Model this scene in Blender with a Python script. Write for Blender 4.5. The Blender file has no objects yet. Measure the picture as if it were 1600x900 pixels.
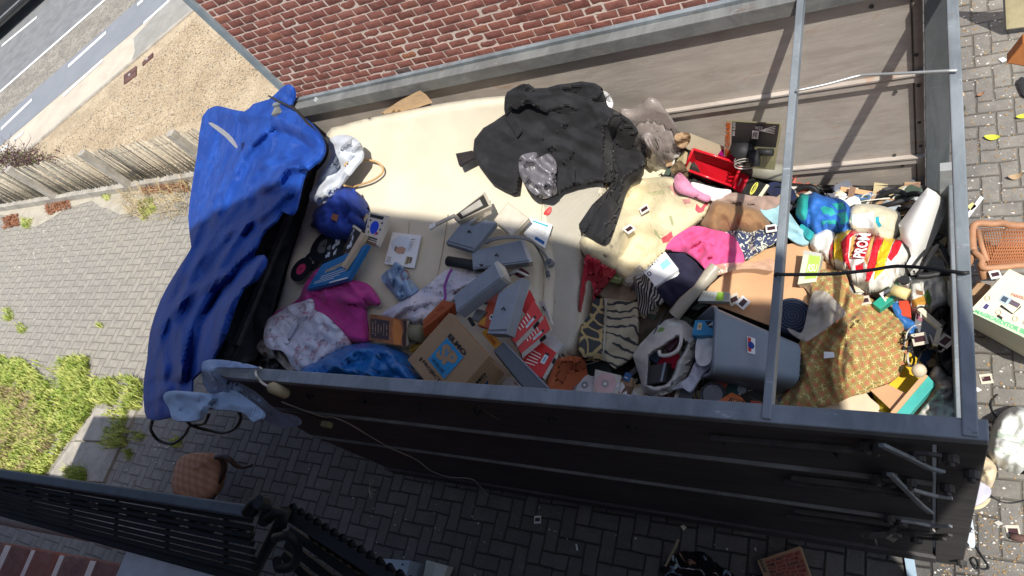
import bpy, bmesh, math, random
import numpy as np
from mathutils import Vector, Matrix, noise
from mathutils.geometry import delaunay_2d_cdt

# ------------------------------------------------------------------ camera, sky, sun, exposure
SC = bpy.context.scene
CAM_H = 4.4
FOC = 1068.0
# rows of the camera basis: world axes (x along the trailer, y across it, z up) seen by the camera
RW = np.array([[0.85511569, 0.22598937, -0.46658972],
               [-0.01421134, -0.88943674, -0.4568373],
               [-0.51824241, 0.39727961, -0.7573597]])
RT = RW.T
cam_data = bpy.data.cameras.new('camera')
cam_data.sensor_width = 36.0
cam_data.lens = FOC / 1600 * 36
cam_data.clip_start = 0.05
cam_data.clip_end = 500
cam = bpy.data.objects.new('camera', cam_data)
SC.collection.objects.link(cam)
mrot = Matrix(RT.tolist()) @ Matrix(((1, 0, 0), (0, -1, 0), (0, 0, -1)))
cam.matrix_world = Matrix.Translation((0, 0, CAM_H)) @ mrot.to_4x4()
SC.camera = cam

SUN_DIR = Vector((-0.43, 0.35, -1.0)).normalized()
world = bpy.data.worlds.new('World')
SC.world = world
world.use_nodes = True
wn = world.node_tree
bg = wn.nodes['Background']
sky = wn.nodes.new('ShaderNodeTexSky')
sky.sky_type = 'NISHITA'
sky.sun_disc = False
to_sun = -SUN_DIR
sky.sun_elevation = math.asin(to_sun.z)
sky.sun_rotation = math.atan2(to_sun.x, to_sun.y)
sky.air_density = 1.0
sky.dust_density = 1.5
wn.links.new(sky.outputs[0], bg.inputs[0])
bg.inputs[1].default_value = 0.112
sl = bpy.data.lights.new('sun', 'SUN')
sl.energy = 3.7
sl.angle = math.radians(0.55)
sl.color = (1.0, 0.95, 0.86)
so = bpy.data.objects.new('sun', sl)
SC.collection.objects.link(so)
so.rotation_euler = SUN_DIR.to_track_quat('-Z', 'Y').to_euler()
so.location = (3, -3, 12)
SC.view_settings.view_transform = 'Standard'
SC.view_settings.look = 'None'
SC.view_settings.exposure = 0.55
SC.view_settings.gamma = 1.0
SC.view_settings.use_curve_mapping = False
SC.render.engine = 'CYCLES'
SC.cycles.max_bounces = 6
SC.cycles.transparent_max_bounces = 8
rng = random.Random(7)

# ------------------------------------------------------------------ geometry helpers
def Pn(px, py, z):
    """points of the place at height z seen along the given lines of sight (arrays)"""
    px = np.asarray(px, float); py = np.asarray(py, float); z = np.asarray(z, float)
    d = np.stack([px - 800, py - 450, np.full_like(px, FOC)], -1)
    w = d @ RW          # = RW.T applied to each
    t = (z - CAM_H) / w[..., 2]
    o = w * t[..., None]
    o[..., 2] += CAM_H
    return o

def P(px, py, z):
    return Vector(Pn(np.array([px]), np.array([py]), np.array([z]))[0])

def ray(px, py):
    return Vector((np.array([px - 800, py - 450, FOC]) @ RW)).normalized()

def PY(px, py, y):
    r = ray(px, py); t = y / r.y
    return Vector((0, 0, CAM_H)) + r * t

def PX(px, py, x):
    r = ray(px, py); t = x / r.x
    return Vector((0, 0, CAM_H)) + r * t

def PP(px, py, p0, n):
    r = ray(px, py); c = Vector((0, 0, CAM_H))
    return c + r * ((p0 - c).dot(n) / r.dot(n))

CTRL = [(510,205,2.27),(560,190,2.33),(630,172,2.33),(785,152,2.30),(870,152,2.24),(940,168,2.12),(470,300,2.08),(430,480,1.98),(415,560,1.93),(700,160,2.33),(560,330,2.08),(640,250,2.15),(850,240,2.05),(850,340,1.9),
        (700,400,1.9),(930,260,1.84),(925,360,1.72),(890,545,1.52),(820,450,1.72),(700,560,1.78),(560,580,1.85),(480,590,1.88),
        (760,600,1.7),(860,620,1.5),
        (985,240,1.74),(1010,200,1.86),(1060,225,1.72),(1000,400,1.42),(960,480,1.35),(1100,420,1.36),(1000,560,1.28),(920,600,1.32),
        (1150,600,1.28),(1240,290,1.28),(1440,300,1.25),(1350,400,1.28),(1330,550,1.32),(1450,600,1.25),(1150,260,1.48),(1250,480,1.36),
        (1100,520,1.28),(1400,520,1.24),(1480,400,1.15),(1180,380,1.3),(1000,310,1.50),(1300,640,1.28),(1470,520,1.18)]
CT = np.array(CTRL)
def hzn(px, py):
    px = np.asarray(px, float); py = np.asarray(py, float)
    d2 = (px[..., None] - CT[:, 0])**2 + (py[..., None] - CT[:, 1])**2 + 250
    w = 1 / d2**1.7
    za = (w * CT[:, 2]).sum(-1) / w.sum(-1)
    s = np.clip(.5 + polyd(px, py, MATO)*np.where(inpoly(px, py, MATO), 1, -1)/16, 0, 1)
    za = za*(1-s) + zmat(px, py)*s
    return np.maximum(za, zwall(px, py) + .03)
MATO = [(300,150),(505,190),(640,165),(785,140),(870,140),(945,160),(950,260),(930,345),(913,380),(907,470),(898,548),(880,570),(862,640),(300,620)]
_mp = np.array([(510,205,2.27),(560,190,2.32),(630,172,2.32),(700,160,2.32),(785,152,2.29),(870,152,2.22),(940,168,2.12),(430,480,1.98),(415,560,1.93),(640,250,2.13),(700,400,1.90),(930,260,1.90),(925,360,1.76),(890,545,1.57),(820,450,1.74),(700,560,1.80),(560,580,1.85),(480,590,1.88),(850,340,1.86),(560,330,2.07)])
def _mb_(a, b): a = (np.asarray(a, float)-700)/300; b = (np.asarray(b, float)-380)/200; return np.stack([1+0*a, a, b, a*a, a*b, b*b, b*b*b], -1)
_mc = np.linalg.lstsq(_mb_(_mp[:, 0], _mp[:, 1]), _mp[:, 2], rcond=None)[0]
def zmat(px, py): return _mb_(px, py) @ _mc
def zwall(px, py):
    """lowest height that is still in front of the far side of the trailer along that line of sight"""
    d = np.stack([np.asarray(px, float) - 800, np.asarray(py, float) - 450, np.full_like(np.asarray(px, float), FOC)], -1) @ RW
    uy = np.maximum(d[..., 1] / -d[..., 2], .05)
    return CAM_H - 2.222/uy
def Q(px, py, z): return P(px, py, max(z, float(zwall(np.array([px]), np.array([py]))[0]) + .012))
def hz(px, py):
    return float(hzn(np.array([px]), np.array([py]))[0])

def inpoly(px, py, poly):
    poly = np.asarray(poly, float); ins = np.zeros(px.shape, bool)
    x0, y0 = poly[-1]
    for x1, y1 in poly:
        c = ((y1 > py) != (y0 > py)) & (px < (x0 - x1) * (py - y1) / ((y0 - y1) if y0 != y1 else 1e-9) + x1)
        ins ^= c; x0, y0 = x1, y1
    return ins

def segd(px, py, a, b):
    ax, ay = a; bx, by = b
    dx, dy = bx - ax, by - ay; L = dx*dx + dy*dy + 1e-9
    t = np.clip(((px - ax) * dx + (py - ay) * dy) / L, 0, 1)
    return np.hypot(px - ax - t*dx, py - ay - t*dy), t

def polyd(px, py, poly):
    d = np.full(px.shape, 1e9)
    for i in range(len(poly)):
        d = np.minimum(d, segd(px, py, poly[i-1], poly[i])[0])
    return d

def crom(pts, n=4, closed=False):
    pts = [np.array(p, float) for p in pts]; out = []
    N = len(pts)
    rngi = range(N) if closed else range(N - 1)
    for i in rngi:
        if closed: p0, p1, p2, p3 = pts[i-1], pts[i], pts[(i+1) % N], pts[(i+2) % N]
        else:
            p1, p2 = pts[i], pts[i+1]
            p0 = pts[i-1] if i > 0 else p1*2 - p2
            p3 = pts[i+2] if i + 2 < N else p2*2 - p1
        for k in range(n):
            t = k / n
            out.append(0.5 * ((2*p1) + (-p0 + p2)*t + (2*p0 - 5*p1 + 4*p2 - p3)*t*t + (-p0 + 3*p1 - 3*p2 + p3)*t**3))
    if not closed: out.append(pts[-1])
    return out

class MB:
    def __init__(s):
        s.v = []; s.f = []; s.mi = []; s.sm = []; s.mats = []
    def m(s, mat):
        if mat not in s.mats: s.mats.append(mat)
        return s.mats.index(mat)
    def add(s, vs, fs, mat, smooth=False):
        o = len(s.v); k = s.m(mat) if not isinstance(mat, list) else None
        s.v += [tuple(v) for v in vs]
        for n_, f in enumerate(fs):
            s.f.append([i + o for i in f]); s.mi.append(k if k is not None else s.m(mat[n_])); s.sm.append(smooth)
        return s
    def poly(s, vs, mat): return s.add(vs, [list(range(len(vs)))], mat)
    def hexa(s, t, b, mat, bev=0.0):
        """closed six-sided solid from a top and a bottom quad, edges slightly rounded"""
        bm = bmesh.new()
        V = [bm.verts.new(v) for v in list(t) + list(b)]
        for q in [(0,1,2,3), (7,6,5,4)] + [(i, 4+i, 4+(i+1) % 4, (i+1) % 4) for i in range(4)]:
            bm.faces.new([V[i] for i in q])
        bmesh.ops.recalc_face_normals(bm, faces=bm.faces)
        if bev > 0:
            bmesh.ops.bevel(bm, geom=list(bm.edges), offset=bev, segments=2, affect='EDGES', profile=0.5, clamp_overlap=True)
        bm.verts.index_update()
        s.add([v.co.copy() for v in bm.verts], [[v.index for v in f.verts] for f in bm.faces], mat, False)
        bm.free(); return s
    def box(s, x0, x1, y0, y1, z0, z1, mat, bev=0.0):
        t = [(x0,y0,z1),(x1,y0,z1),(x1,y1,z1),(x0,y1,z1)]; b = [(x,y,z0) for x,y,_ in t]
        return s.hexa(t, b, mat, bev)
    def bar(s, a, b, w, h, mat, up=(0,0,1), bev=0.0):
        a = Vector(a); b = Vector(b); d = (b - a).normalized(); u = Vector(up)
        sd = d.cross(u)
        if sd.length < 1e-4: sd = d.cross(Vector((1,0,0)))
        sd.normalize(); u = sd.cross(d).normalized()
        q = lambda p: [p + sd*w/2 + u*h/2, p - sd*w/2 + u*h/2, p - sd*w/2 - u*h/2, p + sd*w/2 - u*h/2]
        return s.hexa(q(a), q(b), mat, bev)
    def tube(s, pts, r, mat, seg=8, r1=None, cap=True):
        pts = [Vector(p) for p in pts]; n_ = len(pts); vs = []; fs = []
        prev = None
        for i, p in enumerate(pts):
            d = (pts[min(i+1, n_-1)] - pts[max(i-1, 0)])
            d = d.normalized() if d.length > 1e-9 else Vector((0, 0, 1))
            if prev is None:
                a = d.cross(Vector((0,0,1)));
                if a.length < 0.05: a = d.cross(Vector((1,0,0)))
            else:
                a = prev - d * prev.dot(d)
                if a.length < 1e-6: a = d.cross(Vector((0,0,1)))
            a.normalize(); prev = a; b = d.cross(a)
            if callable(r): rr = r(i / max(1, n_-1))
            else: rr = r if r1 is None else r + (r1 - r) * i / max(1, n_-1)
            for k in range(seg):
                t = 2*math.pi*k/seg
                vs.append(p + (a*math.cos(t) + b*math.sin(t)) * rr)
        for i in range(n_-1):
            for k in range(seg):
                fs.append([i*seg+k, i*seg+(k+1) % seg, (i+1)*seg+(k+1) % seg, (i+1)*seg+k])
        if cap: fs += [list(range(seg))[::-1], [(n_-1)*seg+k for k in range(seg)]]
        return s.add(vs, fs, mat, True)
    def disc(s, c, nrm, r, h, mat, seg=28, r2=None, ang=0):
        c = Vector(c); nrm = Vector(nrm).normalized()
        a = nrm.cross(Vector((0,1,0.01))).normalized(); b = nrm.cross(a)
        r2 = r if r2 is None else r2
        ring = lambda z, f=1: [c + nrm*z + (a*math.cos(2*math.pi*k/seg)*r + b*math.sin(2*math.pi*k/seg)*r2)*f for k in range(seg)]
        vs = ring(0) + ring(h)
        fs = [[k, (k+1) % seg, seg+(k+1) % seg, seg+k] for k in range(seg)] + [list(range(seg))[::-1], [seg+k for k in range(seg)]]
        return s.add(vs, fs, mat, False)

def qpt(q, u, v):
    a, b, c, d = [Vector(p) for p in q]
    return (a*(1-u) + b*u)*(1-v) + (d*(1-u) + c*u)*v
def qn(q, toward=Vector((0,0,CAM_H))):
    n_ = (Vector(q[1]) - Vector(q[0])).cross(Vector(q[3]) - Vector(q[0])).normalized()
    if n_.dot(toward - Vector(q[0])) < 0: n_ = -n_
    return n_
def decal(mb, q, uv, mat, off=0.0015, N=None):
    n_ = N or qn(q)
    mb.poly([qpt(q, u, v) + n_*off for u, v in uv], mat)
def rect(mb, q, u0, v0, u1, v1, mat, off=0.0015):
    decal(mb, q, [(u0,v0),(u1,v0),(u1,v1),(u0,v1)], mat, off)
_TX = {}
def text2d(s, bold=0.0):
    if (s, bold) in _TX: return _TX[(s, bold)]
    cu = bpy.data.curves.new('t', 'FONT'); cu.body = s; cu.resolution_u = 2; cu.offset = bold
    o = bpy.data.objects.new('t', cu); SC.collection.objects.link(o)
    dg = bpy.context.evaluated_depsgraph_get(); me = o.evaluated_get(dg).to_mesh()
    v = np.array([tuple(p.co)[:2] for p in me.vertices]); f = [list(p.vertices) for p in me.polygons]
    bpy.data.objects.remove(o); bpy.data.curves.remove(cu)
    v = (v - v.min(0)) / np.maximum(v.max(0) - v.min(0), 1e-6)
    _TX[(s, bold)] = (v, f); return v, f
def text(mb, q, s, u0, v0, u1, v1, mat, off=0.003, bold=0.012):
    """letters fill the box u0..u1, v0..v1 of quad q"""
    v, f = text2d(s, bold); n_ = qn(q)
    mb.add([qpt(q, u0 + (u1-u0)*x, v0 + (v1-v0)*y) + n_*off for x, y in v], f, mat)

def facets(px, py, sp, amp, ang, seed, stretch=2.0):
    """heights of a sheet made of flat patches that meet in straight creases"""
    R = random.Random(seed*13+1); t = math.radians(ang); ct, st = math.cos(t), math.sin(t)
    u = (px*ct + py*st)/stretch; v = -px*st + py*ct
    u0, u1, v0, v1 = u.min()-sp*2, u.max()+sp*2, v.min()-sp*2, v.max()+sp*2; P_ = []; H_ = []
    a = u0; r_ = 0
    while a < u1:
        b = v0 + (sp*.5 if r_ % 2 else 0)
        while b < v1: P_.append(Vector((a+R.uniform(-.38,.38)*sp, b+R.uniform(-.38,.38)*sp))); H_.append(R.choice([R.uniform(.45, 1), R.uniform(-.6, .2)])); b += sp
        a += sp*.87; r_ += 1
    T_ = delaunay_2d_cdt(P_, [], [], 0, 1e-5); V_ = T_[0]; ov = T_[3]; H_ = [H_[o[0]] if o else 0 for o in ov]
    Z = np.zeros(px.shape)
    for f in T_[2]:
        (x0, y0), (x1, y1), (x2, y2) = V_[f[0]], V_[f[1]], V_[f[2]]
        D = (y1-y2)*(x0-x2) + (x2-x1)*(y0-y2)
        if abs(D) < 1e-9: continue
        a = ((y1-y2)*(u-x2) + (x2-x1)*(v-y2))/D; b = ((y2-y0)*(u-x2) + (x0-x2)*(v-y2))/D; c_ = 1-a-b
        m_ = (a >= -1e-6) & (b >= -1e-6) & (c_ >= -1e-6)
        Z[m_] = (a*H_[f[0]] + b*H_[f[1]] + c_*H_[f[2]])[m_]
    return amp*Z
ztarp_ref = [None]
def drape(mb, outline, mat, lift=0.03, z=None, step=5, nf=8, amp=0.015, wid=9, ln=60, ang=None, thick=0.012, smooth=3,
          drop=0.012, dr=8, rump=0.004, rs=14, seed=1, paint=(), folds=(), zadd=None, fsp=.26, fam=1.5, run=.6, fst=2.0):
    """a cloth, sheet or bag lying on what is under it: real surface with folds, rounded rim and thickness"""
    R = random.Random(seed)
    if thick >= .08: run *= .3
    out = [tuple(p) for p in (crom(outline, smooth, True) if smooth else outline)]
    rs_out = []
    for i in range(len(out)):
        a = out[i]; b = out[(i+1) % len(out)]; L = math.hypot(b[0]-a[0], b[1]-a[1]); k = max(1, int(L/step))
        for j in range(k): rs_out.append((a[0]+(b[0]-a[0])*j/k, a[1]+(b[1]-a[1])*j/k))
    out = rs_out
    O = np.array(out); x0, y0 = O.min(0); x1, y1 = O.max(0)
    gx, gy = np.meshgrid(np.arange(x0, x1, step), np.arange(y0, y1, step*0.87))
    gx = gx + (np.arange(gx.shape[0]) % 2)[:, None]*step/2
    gx = gx.ravel(); gy = gy.ravel()
    ok = inpoly(gx, gy, out); gx = gx[ok]; gy = gy[ok]
    ok = polyd(gx, gy, out) > step*0.55; gx = gx[ok]; gy = gy[ok]
    fang = ang if ang is not None else R.uniform(0, 180)
    rf = []
    for _ in range(int(nf*.55)):
        if not len(gx): break
        i = R.randrange(len(gx)); cx, cy = gx[i], gy[i]; t = math.radians(fang + R.uniform(-28, 28))
        L = ln*R.uniform(0.5, 1.3); bend = R.uniform(-.3, .3)*L
        mx, my = cx + math.cos(t+1.57)*bend, cy + math.sin(t+1.57)*bend
        a = (cx - math.cos(t)*L/2, cy - math.sin(t)*L/2); b = (cx + math.cos(t)*L/2, cy + math.sin(t)*L/2)
        rf.append(([tuple(q) for q in crom([a, (mx, my), b], 4)], 1.8*amp*R.uniform(.4, 1.2)*(1 if R.random() < .72 else -0.6), wid*R.uniform(.5, 1.4)))
    folds = [(([tuple(q) for q in crom(pl, 3)] if len(pl) > 2 else pl), a, w) for pl, a, w in folds]
    lp = []
    for pl, _, _ in list(folds) + rf:
        for (ax_, ay_), (bx_, by_) in zip(pl[:-1], pl[1:]):
            k_ = max(1, int(math.hypot(bx_-ax_, by_-ay_)/(step*.9)))
            lp += [(ax_+(bx_-ax_)*j/k_, ay_+(by_-ay_)*j/k_) for j in range(k_)]
    if lp:
        lp = np.array(lp); ok = inpoly(lp[:, 0], lp[:, 1], out); lp = lp[ok]
        if len(lp): ok = polyd(lp[:, 0], lp[:, 1], out) > step*.5; lp = lp[ok]
        keep = []; seen = {}
        for x_, y_ in lp:
            key = (int(x_//(step*.6)), int(y_//(step*.6)))
            if key in seen: continue
            seen[key] = 1; keep.append((x_, y_))
        if keep:
            K = np.array(keep); d_ = np.min((gx[:, None]-K[:, 0])**2 + (gy[:, None]-K[:, 1])**2, 1); ok = d_ > (step*.6)**2
            gx = np.concatenate([gx[ok], K[:, 0]]); gy = np.concatenate([gy[ok], K[:, 1]])
    pts = [Vector(p) for p in out]; nO = len(out)
    edges = []
    for poly, _ in paint:
        o = len(pts); pp = [p for p in poly]
        pts += [Vector(p) for p in pp]; edges += [(o+i, o+(i+1) % len(pp)) for i in range(len(pp))]
    pts += [Vector((float(a), float(b))) for a, b in zip(gx, gy)]
    r = delaunay_2d_cdt(pts, edges, [list(range(nO))], 0, 1e-4)
    V = np.array([tuple(v) for v in r[0]]); 
    F = [list(f) for f in r[2]]
    cen = np.array([V[f].mean(0) for f in F])
    ins = inpoly(cen[:, 0], cen[:, 1], out)
    F = [f for f, k in zip(F, ins) if k]; cen = cen[ins]
    px, py = V[:, 0], V[:, 1]
    if z is None: Z = hzn(px, py) + lift
    elif callable(z): Z = z(px, py)
    else: Z = np.full(px.shape, float(z))
    for pl, a, w in folds:
        d = np.full(px.shape, 1e9)
        N_ = len(pl)-1; tt = np.zeros(px.shape)
        for i in range(N_):
            d1, t1 = segd(px, py, pl[i], pl[i+1]); m_ = d1 < d; d = np.where(m_, d1, d); tt = np.where(m_, (i+t1)/N_, tt)
        Z = Z + a*np.maximum(0, 1 - np.sqrt(d*d + .3)/(w*1.9))*np.clip(np.sin(np.pi*np.clip(tt*.94+.03, 0, 1))*2.2, 0, 1)
    if nf >= 4:
        Z = Z + facets(px, py, max(9.0, ln*fsp), amp*fam, fang, seed, fst) + facets(px, py, max(6.0, ln*fsp*.5), amp*fam*.4, fang+15, seed+50, fst)
    for pl, a, w in rf:
        N_ = len(pl)-1; dd = np.full(px.shape, 1e9); tt = np.zeros(px.shape)
        for i in range(N_):
            d1, t1 = segd(px, py, pl[i], pl[i+1]); m_ = d1 < dd; dd = np.where(m_, d1, dd); tt = np.where(m_, (i+t1)/N_, tt)
        Z = Z + a*np.maximum(0, 1 - np.sqrt(dd*dd + .2)/(w*1.9))*np.sin(np.pi*np.clip(tt*.9+.05, 0, 1))**.6
    if nf >= 4 and amp > .005:        # runs of parallel folds, stronger in some places
        t = math.radians(ang if ang is not None else R.uniform(0, 180)); lam = max(13.0, wid*3.2)*R.uniform(.9, 1.2)
        sx, sy = -math.sin(t), math.cos(t); cx_, cy_ = math.cos(t), math.sin(t); ph = R.uniform(0, 99)
        ff = []
        for a, b in zip(px, py):
            u = a*sx + b*sy; v_ = a*cx_ + b*cy_
            wv = noise.noise(Vector((a/70, b/70, ph)))*1.6 + .5*noise.noise(Vector((a/28, b/28, ph+5)))
            s_ = abs(math.sin(math.pi*(u/lam + wv)))
            mk = noise.noise(Vector((a/60+7, b/60, ph+11)))
            ff.append((1 - s_**.7) * min(1, max(.12, .45 + 1.6*mk)))
        Z = Z + amp*1.25*run*np.array(ff)
    if rump > 0:
        nz = np.array([noise.noise(Vector((a/rs, b/rs, seed*3.7))) + .5*noise.noise(Vector((a/rs*2.3, b/rs*2.3, seed*1.7+9))) for a, b in zip(px, py)])
        Z = Z + rump*nz
    if zadd is not None: Z = Z + zadd(px, py)
    d = polyd(px, py, out)
    if thick < .055: drop = drop*.35; thick = min(thick, .014)
    Z = Z - drop*(1 - np.clip(d/dr, 0, 1))**2
    if .9 < Z.mean() < 2.35 and z is not ztarp_ref[0]: Z = np.maximum(Z, zwall(px, py) + .006)
    W = Pn(px, py, Z)
    mt = []
    for k, f in enumerate(F):
        mm = mat
        for poly, pm in paint:
            if inpoly(cen[k:k+1, 0], cen[k:k+1, 1], poly)[0]: mm = pm
        mt.append(mm)
    used = sorted({i for f in F for i in f}); mp = {i: k for k, i in enumerate(used)}
    F = [[mp[i] for i in f] for f in F]; W = W[used]
    # consistent upward winding
    F2 = []
    for f in F:
        a, b, c = W[f[0]], W[f[1]], W[f[2]]
        F2.append(f if np.cross(b-a, c-a)[2] > 0 else f[::-1])
    F = F2; n_ = len(W)
    B = W.copy(); B[:, 2] -= thick
    ec = {}
    for f in F:
        for i in range(len(f)):
            ec[(f[i], f[(i+1) % len(f)])] = ec.get((f[i], f[(i+1) % len(f)]), 0) + 1
    sk = [[b, a, a+n_, b+n_] for (a, b) in ec if (b, a) not in ec]
    if thick < .055:
        mb.add(W, F, mt, True); mb.add(B, [f[::-1] for f in F], mt, True)
        mb.add(np.vstack([W, B]), sk, [mat]*len(sk), True)
    else: mb.add(np.vstack([W, B]), F + [[i+n_ for i in f[::-1]] for f in F] + sk, mt + mt + [mat]*len(sk), True)
    return mb

# ------------------------------------------------------------------ things
def _mesh(name, mb, org):
    me = bpy.data.meshes.new(name)
    me.from_pydata([(x-org[0], y-org[1], z-org[2]) for x, y, z in mb.v], [], mb.f)
    for m_ in mb.mats: me.materials.append(m_)
    me.polygons.foreach_set('material_index', mb.mi)
    me.polygons.foreach_set('use_smooth', mb.sm)
    me.update(); me.validate()
    return bpy.data.objects.new(name, me)
def _org(vs):
    a = np.array(vs); c = (a.min(0) + a.max(0))/2; return (float(c[0]), float(c[1]), float(a[:, 2].min()))
def tag(o, label=None, cat=None, group=None, kind=None):
    if label: o['label'] = label
    if cat: o['category'] = cat
    if group: o['group'] = group
    if kind: o['kind'] = kind
    return o
def simple(name, mb, label=None, cat=None, group=None, kind=None):
    org = _org(mb.v); o = _mesh(name, mb, org); o.location = org
    SC.collection.objects.link(o)
    return tag(o, label, cat, group, kind)
class Thing:
    def __init__(s, name, label, cat, group=None):
        s.a = (name, label, cat, group); s.p = []
    def part(s, name, mb, parent=None, label=None, kind=None):
        s.p.append((name, mb, parent, label, kind)); return len(s.p) - 1
    def done(s):
        org = _org([v for p in s.p for v in p[1].v])
        r = bpy.data.objects.new(s.a[0], None); r.location = org; r.empty_display_size = .1
        SC.collection.objects.link(r); tag(r, *s.a[1:])
        os_ = []
        for name, mb, parent, label, kind in s.p:
            o = _mesh(name, mb, org); SC.collection.objects.link(o)
            o.parent = r if parent is None else os_[parent]
            tag(o, label, None, None, kind); os_.append(o)
        return r
def copy_thing(r, loc, rotz=0, label=None):
    c = r.copy(); SC.collection.objects.link(c); c.location = loc; c.rotation_euler = (0, 0, rotz)
    if label: c['label'] = label
    for ch in [o for o in SC.objects if o.parent == r]:
        d = ch.copy(); SC.collection.objects.link(d); d.parent = c
    return c

# ------------------------------------------------------------------ materials
def S(h):
    h = h.lstrip('#'); c = [int(h[i:i+2], 16)/255 for i in (0, 2, 4)]
    return tuple(x/12.92 if x <= .04045 else ((x+.055)/1.055)**2.4 for x in c)
class NT:
    def __init__(s, name):
        s.m = bpy.data.materials.new(name); s.m.use_nodes = True; s.t = s.m.node_tree
        s.b = s.t.nodes['Principled BSDF']; s.out = s.t.nodes['Material Output']
    def n(s, typ, ins=None, **props):
        x = s.t.nodes.new('ShaderNode' + typ)
        for k, v in props.items(): setattr(x, k, v)
        for k, v in (ins or {}).items():
            i = x.inputs[k]
            if isinstance(v, bpy.types.NodeSocket): s.t.links.new(v, i)
            else:
                if isinstance(v, tuple) and len(v) == 3 and i.type == 'RGBA': v = v + (1,)
                i.default_value = v
        return x
    def ma(s, op, a, b=None, c=None):
        ins = {0: a}
        if b is not None: ins[1] = b
        if c is not None: ins[2] = c
        return s.n('Math', ins, operation=op).outputs[0]
    def mix(s, f, a, b, bt='MIX'):
        x = s.n('MixRGB', {0: f, 1: a, 2: b}, blend_type=bt); return x.outputs[0]
    def pos(s, scale=(1,1,1), obj=True, rot=(0,0,0)):
        tc = s.n('TexCoord').outputs['Object'] if obj else s.n('NewGeometry').outputs['Position']
        return s.n('Mapping', {'Vector': tc, 'Scale': scale, 'Rotation': rot}).outputs[0]
    def noise(s, sc, v=None, det=4, rough=.6, dist=0):
        ins = {'Scale': sc, 'Detail': det, 'Roughness': rough, 'Distortion': dist}
        if v is not None: ins['Vector'] = v
        else: ins['Vector'] = s.pos()
        return s.n('TexNoise', ins).outputs[0]
    def ramp(s, f, a, b):
        return s.n('MapRange', {0: f, 1: a, 2: b, 3: 0.0, 4: 1.0}, interpolation_type='SMOOTHSTEP').outputs[0]
    def set(s, col=None, rough=None, spec=None, metal=None, bump=None, bstr=.3, bdist=.01, sheen=0, coat=0):
        b = s.b
        def put(k, v):
            if v is None: return
            if isinstance(v, bpy.types.NodeSocket): s.t.links.new(v, b.inputs[k])
            else: b.inputs[k].default_value = v if not (isinstance(v, tuple) and len(v) == 3) else v + (1,)
        put('Base Color', col); put('Roughness', rough); put('Specular IOR Level', spec); put('Metallic', metal)
        if sheen: put('Sheen Weight', sheen)
        if coat: put('Coat Weight', coat)
        if bump is not None:
            bn = s.n('Bump', {'Strength': bstr, 'Distance': bdist, 'Height': bump}); s.t.links.new(bn.outputs[0], b.inputs['Normal'])
        return s.m
_MC = {}
def M(name, col, rough=.7, var=.12, vs=6, bump=.25, bs=90, bd=.003, spec=.35, metal=0, dirt=.15, sheen=0, coat=0, trans=0, alpha=None):
    """a general surface: uneven colour, a little dirt, fine relief"""
    key = (name, col, rough)
    if key in _MC: return _MC[key]
    if isinstance(col, str): col = S(col)
    g = NT(name)
    p = g.pos()
    n1 = g.noise(vs, p, 5, .65); n2 = g.noise(vs*.23 + .7, p, 3)
    lo = tuple(c*(1-var) for c in col); hi = tuple(min(.9, c*(1+var)) for c in col)
    c = g.mix(g.ramp(n1, .3, .7), lo, hi)
    dk = tuple(x*.55+.015 for x in col)
    c = g.mix(g.ma('MULTIPLY', g.ramp(n2, .45, .8), dirt), c, dk)
    r = g.ma('ADD', g.ma('MULTIPLY', n1, .2), rough - .1)
    g.set(c, r, spec, metal, g.noise(bs, p, 5, .7), bump, bd, sheen, coat)
    if trans: g.b.inputs['Transmission Weight'].default_value = trans
    if alpha is not None: g.b.inputs['Alpha'].default_value = alpha
    _MC[key] = g.m
    return g.m
def cloth(name, col, var=.1, weave=700, rough=.9, sheen=.12, wr=9, wd=.004, spec=.12, dirt=.15, **k):
    """woven stuff: weave, uneven dye and sharp small creases"""
    key = ('cloth', name)
    if key in _MC: return _MC[key]
    g = NT(name); p = g.pos(); n1 = g.noise(9, p, 5, .65); n2 = g.noise(2.4, p, 3)
    c = g.mix(g.ramp(n1, .3, .7), tuple(x*(1-var) for x in col), tuple(min(.9, x*(1+var)) for x in col))
    c = g.mix(g.ma('MULTIPLY', g.ramp(n2, .45, .8), dirt), c, tuple(x*.6+.01 for x in col))
    g.set(c, rough, spec, 0, crease(g, wr, weave), .5, wd, sheen)
    _MC[key] = g.m; return g.m
def crease(g, sc, weave=500):
    a = g.noise(sc, g.pos((1, 1.6, 1)), 3, .5, .8); b = g.noise(sc*1.9, g.pos((1.5, 1, 1), rot=(0, 0, .8)), 3, .5, .6)
    ra = g.ma('POWER', g.ramp(g.ma('ABSOLUTE', g.ma('SUBTRACT', a, .5)), .09, .0), 2.0)
    rb = g.ma('POWER', g.ramp(g.ma('ABSOLUTE', g.ma('SUBTRACT', b, .48)), .10, .0), 2.0)
    h = g.ma('ADD', g.ma('MULTIPLY', ra, .35), g.ma('MULTIPLY', rb, .2))
    h = g.ma('ADD', h, g.ma('MULTIPLY', a, 1.0))
    return g.ma('ADD', h, g.ma('MULTIPLY', g.noise(weave, g.pos(), 2), .05))
def plastic(name, col, rough=.4, **k):
    k.setdefault('bump', .12); k.setdefault('bs', 14); k.setdefault('bd', .002)
    return M(name, col, rough=rough, var=k.pop('var', .06), spec=.45, **k)
def paper(name, col, **k): return M(name, col, rough=.72, var=.05, bump=.15, bs=30, bd=.002, spec=.2, dirt=.1, **k)
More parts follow.
